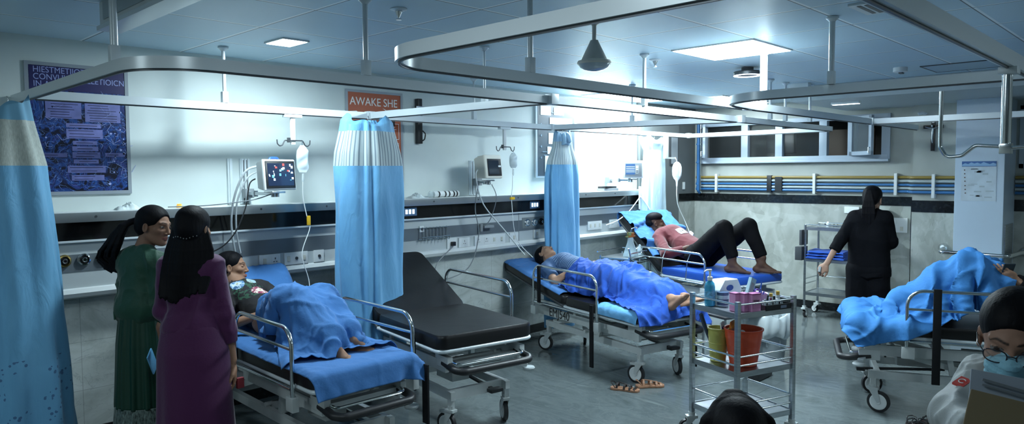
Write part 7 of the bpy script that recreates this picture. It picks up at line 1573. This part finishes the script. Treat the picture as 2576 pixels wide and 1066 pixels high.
garment('dark_trousers', [cap(sh0-UP*.50-side_*.06, sh0-UP*.50+side_*.06, .13, .13, .05)]+[cap(sh0-UP*.49+side_*.1*s_, sh0-UP*.47+side_*.12*s_+fr_*.4, .10, .08) for s_ in (-1, 1)]+[cap(sh0-UP*.47+side_*.12*s_+fr_*.4, sh0*np.array([1, 1, 0])+side_*.12*s_+fr_*.42+UP*.12, .08, .06) for s_ in (-1, 1)], m_blk, MP, .012, .006, (6, 6, 6), 52, offm)
st_ = empty('stool', (*(sh0[:2]), 0), 'stool under the seated masked person', 'stool'); MB().lathe([(.17, sh0[2]-.66), (.18, sh0[2]-.65), (.18, sh0[2]-.63), (.001, sh0[2]-.62)], n=24).build('seat', blackp, st_)
for i in range(4): MB().cyl((.12*math.cos(i*1.57), .12*math.sin(i*1.57), sh0[2]-.65), (.17*math.cos(i*1.57), .17*math.sin(i*1.57), 0), .012, 10).build('leg', steel, st_)
pp = lock([HM(0, -.10, .06), HM(0, -.15, -.02), HM(0, -.14, -.12)], .035, .02)
strands(pp, MP, m_hair, base=haircap(hfm, .98, back=.010, front=.044), vox=.0038, off=offm, amp=.005)
v, q_ = sdf_mesh([ell(HM(0, .052, -.062), (.058, .052, .050), .01, hB), ell(HM(0, .086, -.026), (.027, .036, .030), .030, hB), ell(HM(0, .062, -.030), (.054, .040, .030), .02, hB), ell(HM(0, .060, -.095), (.040, .036, .022), .02, hB)], .003)
loc_ = (v-hc)@hB; v = v+vnormals(v, q_)*(.0012*np.sign(np.sin(loc_[:, 2]*230+2*loc_[:, 0])))[:, None]
mesh_obj('face_mask', [(v, q_)], mat('pale_blue_surgical_mask', (.20, .42, .52), .7, bump=(150, .1, U1)), MP, off=offm)
q = MB()
for s_ in (-1, 1):
    ring_ = [HM(s_*.034+.0245*math.copysign(abs(math.cos(t))**.75, math.cos(t)), .106-.010*abs(math.cos(t)) if s_*math.cos(t) > 0 else .106, .000+.0165*math.copysign(abs(math.sin(t))**.8, math.sin(t)))-offm for t in np.linspace(0, 2*PI, 29)[:-1]]
    q.tube(ring_, .0016, 6, closed=True); q.tube([HM(s_*.058, .096, .004)-offm, HM(s_*.074, .06, .006)-offm, HM(s_*.081, .0, .004)-offm, HM(s_*.080, -.02, -.02)-offm], .0016, 6)
q.tube([HM(-.0095, .108, .004)-offm, HM(0, .111, .007)-offm, HM(.0095, .108, .004)-offm], .0016, 6); q.build('glasses', mat('dark_metal_rim', (.05, .05, .06), .2, .8), MP)
q = MB()
for s_ in (-1, 1):
    vs = [HM(s_*.034+.0235*math.cos(t), .104, .0155*math.sin(t))-offm for t in np.linspace(0, 2*PI, 25)[:-1]]; q.add(vs, [tuple(range(24))])
q.build('lenses', mat('clear_lens', (.8, .85, .9), .02, alpha=.12), MP, smooth=False)
# emblem on the sleeve
em = elA*.35+shA*.65; dd_ = nrm((np.array([0, 0, 1.75])-em)*np.array([1, 1, .6])-RT*.35); em_c = em+dd_*.068; ex_ = nrm(np.cross(UP, dd_)); ey_ = nrm(np.cross(dd_, ex_))
jk = [o for o in bpy.data.objects if o.name.startswith('white_jacket')][-1]; bj = BVHTree.FromPolygons([v.co.copy() for v in jk.data.vertices], [tuple(p.vertices) for p in jk.data.polygons])
o0 = np.array([0, 0, 1.75])-offm; tg = pd(2418, 968, 1.9)-offm; hh = bj.ray_cast(Vector(o0), Vector(tg-o0).normalized())
if hh[0] is not None: dd_ = np.array(hh[1]); ex_ = nrm(np.cross(UP, dd_)); ey_ = nrm(np.cross(dd_, ex_)); em_c = np.array(hh[0])+dd_*.002+offm
MPm = frame(em_c-offm, ex_, ey_, dd_)
MB().box(-.015, .015, -.020, .020, -.006, .0005, MPm @ Matrix.Rotation(R(-24), 4, 'Z')).build('red_emblem', mat('red_patch', (.55, .06, .05), .6), MP, smooth=False)
MB().tube([MPm @ Matrix.Rotation(R(-24), 4, 'Z') @ V(.008*math.cos(t), .009*math.sin(t), .001) for t in np.linspace(.6, 5.6, 12)], .0014, 6).build('emblem_mark', whitep, MP)
# folder and clipboard held in front of the masked person
def flat(name, corners, thick, m, label, cat, extra=None):
    c4 = [np.array(c_) for c_ in corners]; n_ = nrm(np.cross(c4[1]-c4[0], c4[3]-c4[0])); q = MB(); vs = [c_ for c_ in c4]+[c_+n_*thick for c_ in c4]
    q.add(vs, [(0, 3, 2, 1), (4, 5, 6, 7), (0, 1, 5, 4), (1, 2, 6, 5), (2, 3, 7, 6), (3, 0, 4, 7)]); return q
fd = [pd(2413, 1100, 1.55), pd(2440, 985, 1.58), pd(2700, 1052, 1.50), pd(2680, 1180, 1.47)]
fo = np.mean(fd, 0); r = empty('folder', tuple(fo), 'olive-brown folder held up at the bottom right corner', 'folder'); flat('', [x-fo for x in fd], .006, 0, 0, 0).build('cover', mat('olive_brown_card', (.17, .135, .075), .55), r, smooth=False, bev=.002)
fd = [pd(2430, 1060, 1.66), pd(2441, 935, 1.68), pd(2700, 985, 1.62), pd(2690, 1110, 1.60)]
fo = np.mean(fd, 0); r = empty('clipboard', tuple(fo), 'translucent pale clipboard behind the olive-brown folder', 'clipboard'); flat('', [x-fo for x in fd], .004, 0, 0, 0).build('board', mat('pale_lilac_board', (.33, .38, .45), .35), r, smooth=False, bev=.001)
a_, b_2 = fd[1]*.80+fd[2]*.20, fd[1]*.1+fd[2]*.9; dn = nrm(fd[0]-fd[1]); nn_ = -FW*.006
q = MB().bar(fd[1]+(fd[2]-fd[1])*.10+dn*.018+nn_-fo, fd[1]+(fd[2]-fd[1])*.62+dn*.03+nn_-fo, .004, .006).bar(fd[1]+(fd[2]-fd[1])*.10+dn*.03+nn_-fo, fd[1]+(fd[2]-fd[1])*.62+dn*.042+nn_-fo, .004, .004); q.build('clip_rail', mat('grey_clip', (.20, .23, .26), .4), r)
# dark-haired head at the bottom edge
hb = np.array([1.86, .945, .985]); BP = wroot((hb[0], hb[1]), 'black-haired head seen from behind at the bottom edge by the steel trolley'); offb = np.array([hb[0], hb[1], 0]); fb_ = nrm(FW+.1*RT)
hfb = headframe(hb, fb_, UP); sb = nrm(np.cross(fb_, UP)); s0 = hb-UP*.26-fb_*.02
body([(head(hfb, 1.0, nk=tuple(s0+UP*.04)), .004), ([cap(s0+sb*.15, s0-sb*.15, .055, .055, .05), cap(s0-UP*.05, s0-UP*.42, .12, .13, .05)]+armp(s0+sb*.17, s0+sb*.21-UP*.24, s0+sb*.12-UP*.3+fb_*.2)+armp(s0-sb*.17, s0-sb*.21-UP*.24, s0-sb*.12-UP*.3+fb_*.2)+leg(s0-UP*.44+sb*.1, s0-UP*.42+sb*.12+fb_*.38, s0*np.array([1, 1, 0])+sb*.12+fb_*.4+UP*.08)+leg(s0-UP*.44-sb*.1, s0-UP*.42-sb*.12+fb_*.38, s0*np.array([1, 1, 0])-sb*.12+fb_*.4+UP*.08), .010)], BP, TAN, hfb, 1.0, True, offb)
garment('dark_clothes', [cap(s0+sb*.15, s0-sb*.15, .07, .07, .05), cap(s0-UP*.05-sb*.04, s0-UP*.44-sb*.03, .13, .14, .05), cap(s0-UP*.05+sb*.04, s0-UP*.44+sb*.03, .13, .14, .05)]+[cap(s0+sb*.17*s_, s0+sb*.21*s_-UP*.24, .065, .055) for s_ in (-1, 1)]+[cap(s0-UP*.45+sb*.1*s_, s0-UP*.42+sb*.12*s_+fb_*.36, .10, .08) for s_ in (-1, 1)]+[cap(s0-UP*.42+sb*.12*s_+fb_*.38, s0*np.array([1, 1, 0])+sb*.12*s_+fb_*.4+UP*.12, .08, .06) for s_ in (-1, 1)], m_blk, BP, .010, .006, (6, 6, 6), 61, offb)
pp = []; c_, hB2 = hfb; HB_ = lambda x, y, z: c_+hB2@np.array([x, y, z])
for i in range(22): a = -1+2*i/21; pp += lock([HB_(a*.015, .02, .122), HB_(a*.085, -.04, .10-.03*a*a), HB_(a*.105, -.085+.05*a*a, 0), HB_(a*.10, -.09+.05*a*a, -.14)], .016, .010, .008)
strands(pp, BP, m_hair, base=haircap(hfb, 1.04, back=.015, front=.05), vox=.0045, off=offb, amp=.004)
st_ = empty('stool', (*(s0[:2]), 0), 'stool under the dark-haired person at the bottom edge', 'stool'); zz = s0[2]-.56; MB().lathe([(.16, zz-.04), (.17, zz-.03), (.17, zz-.01), (.001, zz)], n=24).build('seat', blackp, st_)
for i in range(4): MB().cyl((.12*math.cos(i*1.57), .12*math.sin(i*1.57), zz-.03), (.17*math.cos(i*1.57), .17*math.sin(i*1.57), 0), .012, 10).build('leg', steel, st_)
# ---------------------------------------------------------------- camera, lights, world
cam = bpy.data.cameras.new('camera'); co = bpy.data.objects.new('camera', cam); COL.objects.link(co)
cam.sensor_width = 36; cam.sensor_fit = 'HORIZONTAL'; cam.lens = 36*1805.765/2576; cam.clip_start = .05
yaw, pit, rol = R(44.352), R(3.221), R(-.383)
fwv = V(math.cos(yaw)*math.cos(pit), math.sin(yaw)*math.cos(pit), -math.sin(pit)); rv = V(math.sin(yaw), -math.cos(yaw), 0); uv_ = rv.cross(fwv)
rv, uv_ = rv*math.cos(rol)+uv_*math.sin(rol), -rv*math.sin(rol)+uv_*math.cos(rol)
co.matrix_world = Matrix(((rv.x, uv_.x, -fwv.x, 0), (rv.y, uv_.y, -fwv.y, 0), (rv.z, uv_.z, -fwv.z, 1.75), (0, 0, 0, 1)))
scene.camera = co
def area(name, loc, sx_, sy_, power, col=(.76, .93, 1)):
    l = bpy.data.lights.new(name, 'AREA'); l.shape = 'RECTANGLE'; l.size = sx_; l.size_y = sy_; l.energy = power; l.color = col
    o = bpy.data.objects.new(name, l); COL.objects.link(o); o.location = loc; return o
area('panel_light_lamp', (4.82, 2.50, ZC-.02), .58, .58, 36)
area('corner_panel_light_lamp', (7.0, 4.88, ZC-.02), 1.16, .52, 42)
area('small_light_lamp', (2.375, 4.375, ZC-.02), .17, .22, 16)
# unseen ceiling panels added as fill light for the ambient level
for i, (x_, y_, p_) in enumerate(((.5, 1.6, 6), (3.4, -1.6, 7), (-1.2, 3.4, 9), (6.4, -1.6, 12))):
    led('ceiling_light', x_-.3, x_+.3, y_-.3, y_+.3, ZC, 3.0, 'added fill panel outside the view, number %d along the aisle' % (i+1) if 0 else ['added unseen fill panel straight above the camera', 'added unseen fill panel over the right-hand bays', 'added unseen fill panel near the left end of the room', 'added unseen fill panel beyond the right edge'][i]); area('added_fill_lamp', (x_, y_, ZC-.02), .56, .56, p_)
wd = bpy.data.worlds.new('world'); scene.world = wd; wd.use_nodes = True
wd.node_tree.nodes['Background'].inputs[0].default_value = (.35, .6, .8, 1); wd.node_tree.nodes['Background'].inputs[1].default_value = .3
scene.view_settings.view_transform = 'Standard'; scene.view_settings.look = 'None'; scene.view_settings.gamma = 1
scene.view_settings.use_curve_mapping = False; scene.view_settings.exposure = 1.12
